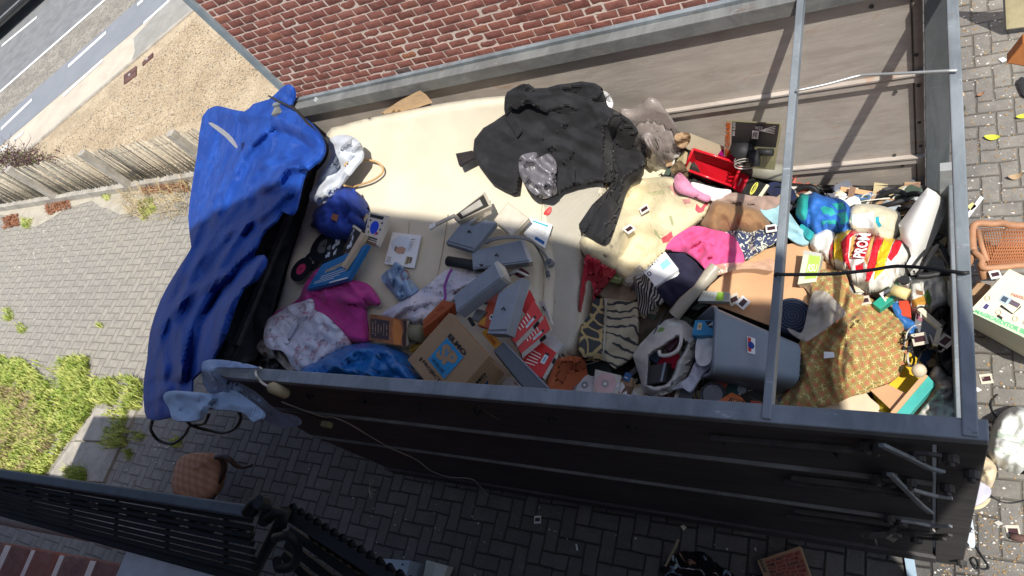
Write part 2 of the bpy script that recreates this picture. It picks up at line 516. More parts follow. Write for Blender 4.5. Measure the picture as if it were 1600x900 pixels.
def film(name, col, alpha=.45, rough=.22):
    """thin crinkled plastic film, partly see-through"""
    key = ('film', name)
    if key in _MC: return _MC[key]
    g = NT(name); p = g.pos()
    n1 = g.noise(16, p, 6, .6, 1.5)
    g.set(g.mix(n1, tuple(c*.8 for c in col), tuple(min(.95, c*1.2) for c in col)), rough, .6, 0, g.noise(22, p, 3, .5, 1.5), .5, .006)
    g.b.inputs['Alpha'].default_value = alpha
    _MC[key] = g.m; return g.m
# ------------------------------------------------------------------ setting materials
def mat_pavers():
    g = NT('clay_pavers'); pos = g.n('NewGeometry').outputs['Position']
    wob = g.n('TexNoise', {'Vector': pos, 'Scale': 7.0, 'Detail': 3.0}).outputs['Color']
    pv = g.n('MixRGB', {0: 1.0, 1: pos, 2: g.n('VectorMath', {0: g.n('VectorMath', {0: wob, 1: (.5, .5, .5)}, operation='SUBTRACT').outputs[0], 'Scale': .022}, operation='SCALE').outputs[0]}, blend_type='ADD').outputs[0]
    sep = g.n('SeparateXYZ', {0: pv})
    U = .102
    x = g.ma('ADD', g.ma('DIVIDE', sep.outputs[0], U), 300.0); y = g.ma('ADD', g.ma('DIVIDE', sep.outputs[1], U), 300.0)
    i = g.ma('FLOOR', x); j = g.ma('FLOOR', y); fx = g.ma('FRACT', x); fy = g.ma('FRACT', y)
    k = g.ma('FLOORED_MODULO', g.ma('SUBTRACT', i, j), 4.0)
    eq = lambda v: g.ma('COMPARE', k, float(v), .4)
    k0, k1, k2, k3 = eq(0), eq(1), eq(2), eq(3)
    dL = g.ma('MULTIPLY_ADD', k1, 9.0, fx); dR = g.ma('MULTIPLY_ADD', k0, 9.0, g.ma('SUBTRACT', 1.0, fx))
    dB = g.ma('MULTIPLY_ADD', k2, 9.0, fy); dT = g.ma('MULTIPLY_ADD', k3, 9.0, g.ma('SUBTRACT', 1.0, fy))
    d = g.ma('MINIMUM', g.ma('MINIMUM', dL, dR), g.ma('MINIMUM', dB, dT))
    stone = g.ramp(d, .02, .10)
    ax = g.ma('SUBTRACT', i, k1); ay = g.ma('ADD', j, k3)
    idv = g.n('CombineXYZ', {0: ax, 1: ay, 2: 0.0}).outputs[0]
    wn_ = g.n('TexWhiteNoise', {0: idv}, noise_dimensions='3D').outputs[0]
    big = g.n('TexNoise', {'Vector': pos, 'Scale': .55, 'Detail': 5.0, 'Roughness': .6}).outputs[0]
    fine = g.n('TexNoise', {'Vector': pos, 'Scale': 60.0, 'Detail': 6.0, 'Roughness': .75}).outputs[0]
    mid = g.n('TexNoise', {'Vector': pos, 'Scale': 9.0, 'Detail': 5.0, 'Roughness': .7}).outputs[0]
    c = g.mix(wn_, (.080, .078, .078), (.125, .12, .115))
    c = g.mix(g.ma('MULTIPLY', g.ramp(fine, .35, .7), .6), c, (.17, .16, .15))
    c = g.mix(g.ma('MULTIPLY', g.ramp(mid, .5, .75), .5), c, (.19, .175, .16))
    c = g.mix(g.ma('MULTIPLY', g.ramp(mid, .52, .32), .5), c, (.085, .083, .08))
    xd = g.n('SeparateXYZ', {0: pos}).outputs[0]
    sunny = g.ma('MAXIMUM', g.ramp(xd, -5.2, -7.8), g.ma('MULTIPLY', g.ramp(xd, .0, .5), .55))  # sun and shade painted in: paving paler at its sunlit ends, darker between
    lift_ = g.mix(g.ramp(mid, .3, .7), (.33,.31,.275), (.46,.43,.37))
    c = g.mix(g.ma('MULTIPLY', sunny, g.ma('ADD', .50, g.ma('MULTIPLY', big, .35))), c, lift_)
    # sand patches; joints painted paler at the sunlit ends too
    sand = g.ma('MULTIPLY', g.ma('MULTIPLY', g.ramp(big, .45, .66), .6), sunny)
    jc = g.mix(sunny, (.040, .039, .037), (.24, .22, .185))
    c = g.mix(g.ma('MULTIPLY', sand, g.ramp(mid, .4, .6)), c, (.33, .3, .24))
    c = g.mix(stone, jc, c)
    h = g.ma('ADD', g.ma('MULTIPLY', stone, .8), g.ma('MULTIPLY', fine, .5))
    h = g.ma('ADD', h, g.ma('MULTIPLY', wn_, .35))
    return g.set(c, .88, .25, 0, h, .8, .012)

def mat_ground(name, a, b, sc=4, grain=70, bstr=.5, speck=None, stretch=(1,1,1), sd=.6):
    g = NT(name); pos = g.pos(stretch, obj=False)
    n1 = g.noise(sc, pos, 6, .65); n2 = g.noise(grain, pos, 5, .75)
    c = g.mix(g.ramp(n1, .3, .7), a, b)
    c = g.mix(g.ma('MULTIPLY', g.ramp(n2, .45, .75), .4), c, tuple(x*1.35 for x in b))
    if speck:
        v = g.n('TexVoronoi', {'Vector': pos, 'Scale': speck[0]}, feature='F1')
        wn2 = g.n('TexWhiteNoise', {0: v.outputs['Position']}).outputs[0]
        c = g.mix(g.ma('MULTIPLY', g.ramp(wn2, speck[2], speck[2]+.05), sd), c, speck[1])
        h = g.ma('ADD', n2, g.ma('MULTIPLY', v.outputs[0], -1.5))
    else: h = n2
    return g.set(c, .9, .2, 0, h, bstr, .012)

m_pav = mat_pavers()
m_soil = mat_ground('dry_soil', (.2,.17,.13), (.3,.26,.19))
m_road = mat_ground('road_asphalt', (.17,.175,.18), (.24,.245,.25), 3, 200, .3, stretch=(1,1,1))
m_bike = mat_ground('smooth_asphalt', (.22,.235,.26), (.25,.265,.29), 1.5, 250, .2)
m_cob = mat_ground('grey_verge', (.24,.22,.19), (.36,.33,.28), 2.5, 90, .6, speck=(22, (.16,.15,.13), .6))
m_walk = mat_ground('concrete_walk', (.48,.42,.34), (.58,.52,.42), 2, 120, .3)
m_walk2 = mat_ground('worn_asphalt', (.27,.26,.235), (.34,.33,.3), 3, 120, .3)
m_grav = mat_ground('beige_gravel', (.42,.33,.22), (.60,.49,.34), 1.6, 30, .9, speck=(45, (.20,.17,.14), .80), sd=.55)
m_line = M('road_paint', (.8,.8,.8), rough=.7, var=.06, dirt=.3, vs=14)
m_conc = M('old_concrete', (.40,.37,.32), rough=.9, var=.2, vs=9, bump=.6, bs=120, bd=.004, dirt=.5)
m_sand = mat_ground('sandy_edge', (.35,.32,.26), (.48,.44,.36), 5, 60, .6)

def sheet(name, pts, z, mat, group=None):
    mb = MB(); mb.poly([(p[0], p[1], z) for p in pts], mat)
    return simple(name, mb, kind='structure')
def G(px, py): return P(px, py, 0.0)

sheet('ground', [(-120,-120),(120,-120),(120,120),(-120,120)], -.012, m_soil)
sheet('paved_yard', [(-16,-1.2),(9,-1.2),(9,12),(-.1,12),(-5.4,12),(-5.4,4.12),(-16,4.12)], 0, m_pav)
# road system: strips parallel to one direction
rd = (Vector((-15.62,9.76,0)) - Vector((-18.32,7.65,0))).normalized(); rn = Vector((-rd.y, rd.x, 0))
O0 = Vector((-15.62, 9.76, 0))
def off(px, py):
    return (G(px, py) - O0).dot(rn)
def strip(name, o0, o1, z, mat, a=-60, b=60):
    ps = [O0 + rd*a + rn*o0, O0 + rd*b + rn*o0, O0 + rd*b + rn*o1, O0 + rd*a + rn*o1]
    return sheet(name, [(p.x, p.y) for p in ps], z, mat)
o_line = off(162, 2); o_cob = off(217, 0) ; o_bk = off(262, 4); o_walk = off(303, 17)
o_dash = off(60, 27)
strip('gravel_ground', o_walk, -14.2, -.004, m_grav, -40, 40)
strip('sidewalk', o_walk, o_bk, 0.0, m_walk)
strip('cycle_path', o_bk, o_cob, 0.004, m_bike)
strip('road_verge', o_cob, o_line, 0.0, m_cob)
strip('road', o_line, 12.0, 0.004, m_road)
strip('road_edge_line', o_line-.06, o_line+.07, 0.008, m_line)
def dash(pa, pb, w, z=.009):
    a = G(*pa); b = G(*pb); d = (b-a).normalized(); n_ = Vector((-d.y, d.x, 0))*w
    sheet('lane_marking', [(p.x, p.y) for p in (a-n_, b-n_, b+n_, a+n_)], z, m_line)
dash((3,72), (58,27), .07)
for a, b in (((2,202),(50,156)), ((107,104),(166,51)), ((215,8),(224,0))): dash(a, b, .07)
for a, b in (((99,150),(161,94)), ((225,37),(266,0)), ((22,219),(37,207)), ((0,237),(12,228))): dash(a, b, .06)
# darker older part of the walk, towards the building
q = [G(205,52), G(208,80), G(203,98), G(198,100), G(312,12), G(330,-40), G(280,-40), G(268,0)]
sheet('worn_walk_patch', [(G(*p).x, G(*p).y) for p in ((209,60),(211,80),(204,100),(304,16),(345,-22),(302,-40),(262,3))], .005, m_walk2)
# low kerb between walk and gravel
mb = MB(); a = O0 + rd*-30 + rn*o_walk; b = O0 + rd*30 + rn*o_walk
mb.bar(a+Vector((0,0,.01)), b+Vector((0,0,.01)), .07, .05, m_conc, bev=.005)
simple('kerb', mb, kind='structure')
m_rust = M('rusty_iron', (.13,.07,.06), rough=.8, var=.3, bump=.6, bs=40, bd=.004)
m_knob = M('worn_knob', (.45,.42,.4), rough=.5)
for pts, lab in ((((193,117),(212,103),(212,117),(193,131)), 'larger rusty square manhole cover beside the pale walk'), (((222,97),(238,82),(238,88),(222,102)), 'smaller rusty square manhole cover beside the pale walk')):
    mb = MB(); t = [P(*p, .022) for p in pts]; mb.hexa(t, [Vector((v.x, v.y, -.02)) for v in t], m_rust, .004)
    c = sum(t, Vector())/4
    mb.disc(c, (0,0,1), .03, .012, m_knob, 10)
    simple('manhole_cover', mb, lab, 'manhole cover', 'manhole covers by the road')

# sandy strip with debris along the fence
mb = MB(); R = random.Random(5)
top = [(-14.6 + k*.35, 4.1) for k in range(27)]; bot = [(x, 3.72 + .16*math.sin(x*2.1) + .1*R.random()) for x, _ in top]
mb.add([(x, y, .005) for x, y in top] + [(x, y, .005) for x, y in bot], [[k, k+27, k+28, k+1] for k in range(26)], m_sand)
simple('sandy_edge', mb, kind='structure')
# concrete slabs beside the grass
mb = MB()
t = [P(*p, .035) for p in ((72,748),(150,637),(212,640),(160,753))]
m1 = [t[0].lerp(t[1], .52), t[3].lerp(t[2], .52)]
for q in ((t[0], m1[0], m1[1], t[3]), (m1[0] + (t[1]-t[0]).normalized()*.02, t[1], t[2], m1[1] + (t[2]-t[3]).normalized()*.02)):
    mb.hexa([v.copy() for v in q], [Vector((v.x, v.y, -.03)) for v in q], m_conc, .006)
simple('kerb_slabs', mb, kind='structure')

# ------------------------------------------------------------------ brick building across the yard
YW = 4.0; XL = -5.50
def brick_mat(name, cols, seed=0):
    g = NT(name)
    at = g.n('Attribute', attribute_name='rnd'); at.attribute_type = 'GEOMETRY'
    v = at.outputs['Fac']
    cr = g.n('ValToRGB', {0: v}); el = cr.color_ramp.elements
    el[0].position = 0; el[0].color = cols[0] + (1,); el[1].position = 1; el[1].color = cols[-1] + (1,)
    for k, c in enumerate(cols[1:-1]): e = el.new((k+1)/(len(cols)-1)); e.color = c + (1,)
    p = g.pos(obj=False); n1 = g.noise(35, p, 6, .7); n2 = g.noise(7, p, 4)
    c = g.mix(g.ma('MULTIPLY', g.ramp(n1, .35, .75), .45), cr.outputs[0], (.36, .24, .2))
    c = g.mix(g.ma('MULTIPLY', g.ramp(n2, .55, .3), .4), c, (.09, .05, .045))
    return g.set(c, .88, .2, 0, g.noise(90, p, 6, .75), .8, .006)
bcols = [(.12,.10,.10), (.25,.09,.07), (.30,.10,.08), (.36,.13,.10), (.28,.095,.08), (.38,.15,.12), (.33,.12,.095), (.48,.19,.10)]
m_brick = brick_mat('red_brick', bcols)
m_mortar = M('pale_mortar', (.80,.68,.60), rough=.95, var=.10, bump=.5, bs=150, bd=.003)
m_zinc = M('zinc_trim', (.30,.37,.42), rough=.5, var=.12, metal=.2, bump=.2)
def brick_field(name, x0, x1, z0, z1, y, facing, L=.165, Hc=.078, j=.012, seed=3, dep=.007, slope=0.0):
    """bricks as separate uneven blocks laid in a bond, joined as one wall face; facing -1 looks to -y"""
    R = random.Random(seed); V = []; F = []; rnd = []
    nz_ = int((z1-z0)/Hc)
    for r_ in range(nz_):
        zc = z0 + r_*Hc; x = x0 - (L+j)*(.5 if r_ % 2 else 0) + R.uniform(-.01, .01)
        while x < x1:
            xa = max(x, x0); xb = min(x+L+R.uniform(-.006, .006), x1); x += L + j
            if xb - xa < .04: continue
            c = R.random(); c = .12 + c*.8; c = c if R.random() < .96 else (0.0 if R.random() < .5 else 1.0)
            yo = R.uniform(-.0015, .003)
            nx, nz2 = 5, 3
            base = len(V)
            for layer in (0, 1):
                for a in range(nz2+1):
                    for b in range(nx+1):
                        u = b/nx; w = a/nz2
                        edge = (a in (0, nz2)) or (b in (0, nx))
                        px_ = xa + (xb-xa)*u; pz = zc + j/2 + (Hc-j)*w
                        jx = noise.noise(Vector((px_*31, pz*31, 3))) * .004 if edge else 0
                        jz = noise.noise(Vector((px_*27, pz*27, 8))) * .005 if edge else 0
                        if layer == 0:
                            yy = y + facing*(dep*.55 + yo - (.003 if edge else 0) + noise.noise(Vector((px_*18, pz*18, 1)))*.002)
                        else: yy = y - facing*.01
                        V.append((px_+jx, yy + slope*px_, pz+jz))
            w_ = nx+1; n1 = (nz2+1)*w_
            for a in range(nz2):
                for b in range(nx):
                    i = base + a*w_ + b
                    F.append([i, i+1, i+w_+1, i+w_]); rnd.append(c)
            ring = [a for a in range(w_)] + [k*w_ + nx for k in range(1, nz2+1)] + [nz2*w_ + a for a in range(nx-1, -1, -1)] + [k*w_ for k in range(nz2-1, 0, -1)]
            for k in range(len(ring)):
                p0 = base + ring[k]; p1 = base + ring[(k+1) % len(ring)]
                F.append([p1, p0, p0+n1, p1+n1]); rnd.append(c)
    mb = MB(); mb.add(V, F, m_brick); mb.sm = [False]*len(mb.f)
    return mb, rnd
def set_rnd(o, rnd):
    at = o.data.attributes.new('rnd', 'FLOAT', 'FACE'); at.data.foreach_set('value', rnd)
T = Thing('brick_building', 'red brick side wall of the building across the yard with pale mortar joints', 'building')
mb, rnd1 = brick_field('wall', XL+.05, -.12, 0, 6.2, YW, -1)
bi = T.part('brick_face', mb)
mb = MB(); mb.box(XL+.02, -.1, YW, YW+6, 0, 6.25, m_mortar); T.part('wall', mb)
mb = MB(); mb.box(XL-.035, XL+.045, YW-.035, YW+.05, 0, 6.25, m_zinc, .004); T.part('corner_trim', mb)
mb = MB(); mb.box(XL-.2, .1, YW-.2, YW+6.2, 6.25, 6.4, m_zinc, .01); T.part('roof', mb)
root = T.done()
for o in SC.objects:
    if o.parent == root and o.name.startswith('brick_face'): set_rnd(o, rnd1)

# ------------------------------------------------------------------ the house the photograph is taken from
m_slate = M('grey_concrete_sill', (.36,.38,.41), rough=.85, var=.15, vs=12, bump=.4, bs=150, dirt=.3)
prof = [(-9.5,0),(-9.5,2.15),(-7.2,2.2),(-6.45,4.05),(-5.2,4.15),(-3.4,8.6),(-.6,8.6),(-.3,8.2),(.76,7.5),(1.14,7.05),(1.37,6.5),(1.73,6.37),(1.25,4.9),(.96,2.4),(.96,0)]
FY = lambda x: -.33 + .05*x
T = Thing('brick_house', 'red brick house with upright sill bricks and a grey stone sill at lower left', 'house')
mb = MB(); n_ = len(prof)
mb.add([(x, FY(x)-.03, z) for x, z in prof] + [(x, FY(x)-.4, z) for x, z in prof],
       [list(range(n_)), [n_+k for k in range(n_)][::-1]] + [[k, (k+1) % n_, n_+(k+1) % n_, n_+k] for k in range(n_)], M('sooty_brickwork', (.10,.055,.045), rough=.95, var=.3))  # wall colour darkened so little light bounces onto the yard
T.part('wall', mb)
mb, rnd2 = brick_field('face', -9.4, -1.2, 0.0, 2.05, -.34, 1, slope=.05, seed=9)
T.part('brick_face', mb)
# sill of upright bricks, seen from just above
mb = MB(); zs = 3.55; R = random.Random(4); rnd3 = []
a0 = P(-60, 836, zs); a1 = P(201, 883, zs); dv = (a1-a0).normalized(); bk = Vector((-dv.y, dv.x, 0)) * -1
if bk.y > 0: bk = -bk
L_ = (a1-a0).length; k = 0; s_ = 0
while s_ + .08 < L_:
    p = a0 + dv*s_; q = a0 + dv*(s_+.08)
    zz = zs + R.uniform(-.003, .003); f0 = len(mb.f)
    t = [p, q, q+bk*.24, p+bk*.24]; t = [Vector((v.x, v.y, zz)) for v in t]
    mb.hexa(t, [v - Vector((0,0,.1)) for v in t], m_brick, .005)
    rnd3 += [R.uniform(.05, .22)]*(len(mb.f)-f0); s_ += .106
T.part('sill_brick_row', mb)
mb = MB(); t = [a0+Vector((0,0,-.006)) + bk*.004, a1+Vector((0,0,-.006)) + bk*.004, a1+bk*.26+Vector((0,0,-.006)), a0+bk*.26+Vector((0,0,-.006))]
mb.hexa(t, [v - Vector((0,0,.09)) for v in t], m_mortar)
T.part('sill_mortar', mb)
mb = MB(); b0 = P(200, 851, 3.57); b1 = P(620, 962, 3.57); t = [b0, b1, b1+Vector((0,-.3,0)), b0+Vector((0,-.3,0))]
mb.hexa(t, [v - Vector((0,0,.07)) for v in t], m_slate, .006); T.part('stone_sill', mb)
root = T.done()
for o in SC.objects:
    if o.parent == root and o.name.startswith('brick_face'): set_rnd(o, rnd2)
    if o.parent == root and o.name.startswith('sill_brick'): set_rnd(o, rnd3)
# drain pipe on the wall
m_pvc = M('grey_pvc', (.42,.45,.47), rough=.45, var=.05, dirt=.2, bump=.1)
T = Thing('drain_pipe', 'pale grey drain pipe standing in front of the brick house wall at the lower left', 'pipe')
mb = MB(); pc = P(0, 800, 1.9); mb.tube([(pc.x, pc.y, z) for z in (.0, 1.0, 2.0, 3.2)], .075, m_pvc, 20); T.part('pipe', mb)
mb = MB(); mb.tube([(pc.x, pc.y, 1.02), (pc.x, pc.y, 1.12)], .09, m_pvc, 20); T.part('socket_ring', mb); T.done()

# window railing close to the lens, lower left
m_iron = M('black_iron', (.008,.009,.010), rough=.65, var=.3, vs=30, bump=.5, bs=50, bd=.002, spec=.2, dirt=.1)
m_irontop = M('worn_iron_top', (.045,.052,.065), rough=.5, var=.3, vs=25, bump=.4, bs=60, bd=.002)
T = Thing('window_railing', 'black wrought iron window railing with scrollwork close below the viewer', 'railing')
ra = P(-90, 727, 3.72); rb = P(392, 800, 3.72)
mb = MB(); mb.bar(ra, rb, .017, .012, m_irontop, bev=.003); T.part('handrail', mb)
ba = P(-90, 776, 3.62); bb = P(398, 908, 3.62)
mb = MB(); mb.bar(ba, bb, .014, .010, m_iron, bev=.002); T.part('bottom_rail', mb)
for k in range(1, 9):
    t = k/9; mb = MB(); mb.bar(ra.lerp(ba, t) - Vector((0,0,.004*(k % 2))), rb.lerp(bb, t), .0075, .009, m_iron, bev=.001); T.part('long_bar', mb)
for k in range(7):
    t = (k+.5)/7; p = ra.lerp(rb, t); q = ba.lerp(bb, t)
    mb = MB(); mb.bar(p - Vector((0,0,.012)), q - Vector((0,0,.008)), .008, .006, m_iron); T.part('baluster', mb)
for k in range(12):     # scrolls between the balusters
    t = (k+.5)/12; p = ra.lerp(rb, t); q = ba.lerp(bb, t); c = p.lerp(q, .30) - Vector((0,0,.006)); dx = (rb-ra).normalized(); dz = (q-p).normalized()
    mb = MB(); mb.tube([c + dx*math.cos(a)*(.034-.003*a) + dz*math.sin(a)*(.018-.0015*a) for a in [i*.5 for i in range(18)]], .0045, m_iron, 6)
    T.part('scroll', mb)
# post with finial
pt = P(440, 790, 3.70); pb = P(395, 905, 3.50)
mb = MB(); mb.tube([P(446,800,3.70), P(428,835,3.66), P(405,880,3.59), P(385,930,3.50)], .009, m_iron, 8)
pi_ = T.part('post', mb)
mb = MB(); mb.tube([P(386,800,3.73), P(396,786,3.74), P(410,782,3.74), P(418,795,3.73), P(412,815,3.71)], .008, m_iron, 10)
mb.tube([P(418,812,3.73), P(430,800,3.73), P(445,803,3.73), P(440,822,3.72)], .007, m_iron, 10)
mb.disc(P(416,788,3.75), (0,0,1), .009, .014, m_iron, 12); mb.disc(P(396,798,3.72), (.2,.3,1), .011, .008, m_iron, 6)
T.part('finial', mb, pi_)
mb = MB(); mb.tube(crom([P(430,840,3.68), P(452,838,3.70), P(465,858,3.68), P(458,884,3.64), P(436,888,3.63), P(432,872,3.63)], 5), .0065, m_iron, 8)
T.part('scroll', mb)
r2a = P(458,806,3.68); r2b = P(640,922,3.68)
mb = MB(); mb.bar(r2a, r2b, .016, .02, m_iron); T.part('handrail', mb)
for k, (pa, pb2) in enumerate((((455,830),(560,905)), ((450,850),(520,905)), ((445,868),(485,905)))):
    mb = MB(); mb.bar(P(*pa, 3.63-k*.02), P(*pb2, 3.63-k*.02), .012, .012, m_iron); T.part('lower_bar', mb)
for k in range(14):
    t = k/13; p = r2a.lerp(r2b, t)
    mb = MB(); mb.tube([p + Vector((-.006,.006,.0)), p + Vector((.004,.012,.012)), p+Vector((.0,-.03,-.07))], .005, m_iron, 6); T.part('scroll_leaf', mb)
T.done()

# ------------------------------------------------------------------ fence of split sticks with concrete posts
m_stick = [M('weathered_stick', (.30,.28,.23), rough=.95, var=.35, vs=20, bump=.9, bs=60, bd=.006), M('pale_stick', (.52,.47,.37), rough=.95, var=.3, vs=20, bump=.9, bs=60, bd=.006), M('dark_stick', (.13,.125,.11), rough=.95, var=.3, vs=20, bump=.9, bs=60, bd=.006)]
T = Thing('stick_fence', 'low grey fence of weathered split sticks between concrete posts beside the gravel', 'fence')
xs_post = [-14.35, -12.18, -10.02, -7.95, -5.75]
R = random.Random(11)
for x in xs_post:
    mb = MB(); mb.hexa([(x-.055,4.05,.86),(x+.055,4.05,.86),(x+.055,4.15,.86),(x-.055,4.15,.86)], [(x-.07,4.03,-.02),(x+.07,4.03,-.02),(x+.07,4.17,-.02),(x-.07,4.17,-.02)], m_conc, .008)
    T.part('post', mb)
for a, b in zip(xs_post[:-1], xs_post[1:]):
    mb = MB(); x = a + .1
    while x < b - .09:
        h = R.uniform(.79, .84); l = R.uniform(-.008, .008); w = R.uniform(.009, .014); yy = 4.11 + R.uniform(-.012, .012)
        m_ = R.choice([0,0,0,1,1,2]); 
        mb.tube([(x, yy, .12), (x+l*.5+R.uniform(-.003,.003), yy+R.uniform(-.004,.004), .12+(h-.12)*.5), (x+l, yy, h)], w, m_stick[m_], 5, r1=w*.7)
        x += R.uniform(.050, .060)
    T.part('stick_panel', mb)
    mb = MB()
    for z_ in (.28, .66): mb.tube([(a+.05, 4.135, z_), ((a+b)/2, 4.14, z_+.01), (b-.05, 4.135, z_)], .004, m_rust, 5)
    T.part('wire', mb)
    mb = MB(); mb.box(a+.075, b-.075, 4.03, 4.16, -.02, .12, m_conc, .01); T.part('plinth', mb)
T.done()

# ------------------------------------------------------------------ grass and weeds
g = NT('grass_blade'); nn = g.n('TexNoise', {'Vector': g.n('NewGeometry').outputs['Position'], 'Scale': 6.0, 'Detail': 4.0}).outputs[0]
nb = g.n('TexNoise', {'Vector': g.n('NewGeometry').outputs['Position'], 'Scale': 40.0}).outputs[0]
gc = g.mix(g.ramp(nn, .35, .65), (.27,.38,.06), (.52,.56,.15)); gc = g.mix(g.ma('MULTIPLY', g.ramp(nb, .5, .7), .6), gc, (.55,.52,.26))
m_grass = g.set(gc, .6, .3); g.b.inputs['Transmission Weight'].default_value = 0
m_dry = M('dry_stalk', (.42,.33,.18), rough=.9, var=.3)
m_red = M('red_brown_moss', (.30,.13,.07), rough=.95, var=.4, vs=20)
m_purp = M('dark_purple_twig', (.10,.06,.07), rough=.9, var=.4)
def blades(mb, region, n, hmin, hmax, mat, seed, spread=.5, w=.004, dens=None, zb=0.0):
    R = random.Random(seed); reg = [G(*p) for p in region]
    poly = [(v.x, v.y) for v in reg]; A = np.array(poly); x0, y0 = A.min(0); x1, y1 = A.max(0)
    V = []; F = []; c = 0; tries = 0
    while c < n and tries < n*30:
        tries += 1
        x = R.uniform(x0, x1); y = R.uniform(y0, y1)
        if not inpoly(np.array([x]), np.array([y]), poly)[0]: continue
        if dens is not None and noise.noise(Vector((x*dens, y*dens, seed))) < R.uniform(-.5, .35): continue
        c += 1
        for _ in range(3):
            a = R.uniform(0, 6.28); h = R.uniform(hmin, hmax); l = h*spread*R.uniform(.3, 1.4)
            ox = R.uniform(-.02, .02); oy = R.uniform(-.02, .02); ww = w*R.uniform(.6, 1.5)
            bx, by = x+ox, y+oy; dx, dy = math.cos(a), math.sin(a)
            i = len(V)
            V += [(bx-dy*ww, by+dx*ww, zb), (bx+dy*ww, by-dx*ww, zb), (bx+dx*l*.45+dy*ww, by+dy*l*.45-dx*ww, zb+h*.65), (bx+dx*l*.45-dy*ww, by+dy*l*.45+dx*ww, zb+h*.65), (bx+dx*l, by+dy*l, zb+h)]
            F += [[i, i+1, i+2, i+3], [i+3, i+2, i+4]]
    mb.add(V, F, mat)
    return mb
mb = MB()
blades(mb, [(-20,555),(35,560),(75,600),(120,625),(150,590),(165,600),(140,650),(100,700),(70,745),(-20,760)], 5200, .03, .085, m_grass, 1, dens=2.8, w=.006)
blades(mb, [(-20,555),(120,575),(160,610),(150,640),(60,750),(-20,760)], 900, .04, .12, m_grass, 2, dens=3, w=.005)
blades(mb, [(100,560),(140,560),(145,640),(105,640)], 700, .05, .13, m_grass, 3, w=.005)
blades(mb, [(165,595),(205,588),(225,600),(222,640),(150,632)], 420, .05, .14, m_grass, 4, dens=3, w=.005)
blades(mb, [(175,640),(205,640),(200,700),(160,702)], 300, .04, .12, m_grass, 5, dens=3, w=.005)
blades(mb, [(113,735),(140,733),(140,755),(113,755)], 220, .05, .15, m_grass, 6, w=.005)
blades(mb, [(-10,600),(60,620),(90,690),(40,740),(-10,740)], 1600, .03, .10, m_dry, 7, dens=2.5, w=.004)
simple('grass', mb, 'bright green grass growing over the edge of the paving at the left', 'grass', kind='stuff')
mb = MB()
for rgn, n_, s_ in (([(8,480),(22,482),(22,503),(8,503)], 60, 8), ([(25,505),(45,508),(40,520),(28,518)], 30, 9), ([(150,505),(165,508),(160,515)], 14, 10), ([(210,675),(230,680),(225,690),(215,690)], 26, 12), ([(268,688),(285,685),(285,698),(272,698)], 40, 13),
                   ([(218,318),(240,312),(248,330),(225,345)], 120, 14), ([(35,340),(52,345),(48,358),(38,355)], 60, 15), ([(165,298),(178,302),(170,316),(160,312)], 40, 16), ([(196,700),(210,705),(205,720)], 20, 17)):
    blades(mb, rgn, n_, .03, .09, m_grass, s_, w=.004)
simple('weeds', mb, 'small green weeds sprouting from joints in the paving', 'weeds', kind='stuff')
mb = MB(); blades(mb, [(190,310),(215,285),(300,275),(302,330),(270,345),(200,340)], 200, .04, .20, m_dry, 21, spread=1.8, w=.003)
blades(mb, [(215,290),(290,280),(300,300),(230,305)], 250, .03, .1, m_red, 22, spread=1.2, w=.004)
simple('dry_weeds', mb, 'dry straw coloured weed stalks lying at the foot of the stick fence', 'weeds', kind='stuff')
mb = MB(); blades(mb, [(5,340),(30,335),(32,352),(8,358)], 260, .02, .05, m_red, 23, spread=1.2)
blades(mb, [(70,322),(110,312),(112,325),(78,336)], 300, .02, .05, m_red, 24, spread=1.2)
simple('moss', mb, 'reddish brown moss tufts along the plinth of the stick fence', 'moss', kind='stuff')
mb = MB(); R = random.Random(31)
for k in range(120):
    c = P(R.uniform(-15, 62), R.uniform(232, 275), R.uniform(.05, .5)); c.y = max(c.y, 4.25)
    pts = [c]; d = Vector((R.uniform(-1,1), R.uniform(-1,1), R.uniform(-.2,1))).normalized()
    for j_ in range(4):
        d = (d + Vector((R.uniform(-.5,.5), R.uniform(-.5,.5), R.uniform(-.5,.5)))).normalized(); pts.append(pts[-1] + d*.09)
    mb.tube(pts, .006, m_purp, 4, r1=.002)
T = Thing('dry_shrub', 'tangled dark purple shrub behind the fence at the far left', 'shrub'); T.part('twigs', mb)
mb = MB(); V = []; F = []
for k in range(1500):
    px_ = R.gauss(25, 26); py_ = R.gauss(248, 9)
    c = P(px_, py_, R.uniform(.1, .55)); c.y = max(c.y, 4.2); s_ = R.uniform(.012, .026); a = Vector((R.uniform(-1,1), R.uniform(-1,1), R.uniform(-1,1))).normalized(); b = a.orthogonal().normalized()
    i = len(V); V += [c + a*s_, c + b*s_*.6, c - a*s_, c - b*s_*.6]; F.append([i, i+1, i+2, i+3])
gm = M('dull_leaf', (.13,.15,.05), rough=.8, var=.4, vs=3); pm = M('purple_leaf', (.12,.06,.07), rough=.8, var=.4, vs=3)
mb.add(V, F, [gm if R.random() < .4 else pm for _ in F]); T.part('leaves', mb); T.done()
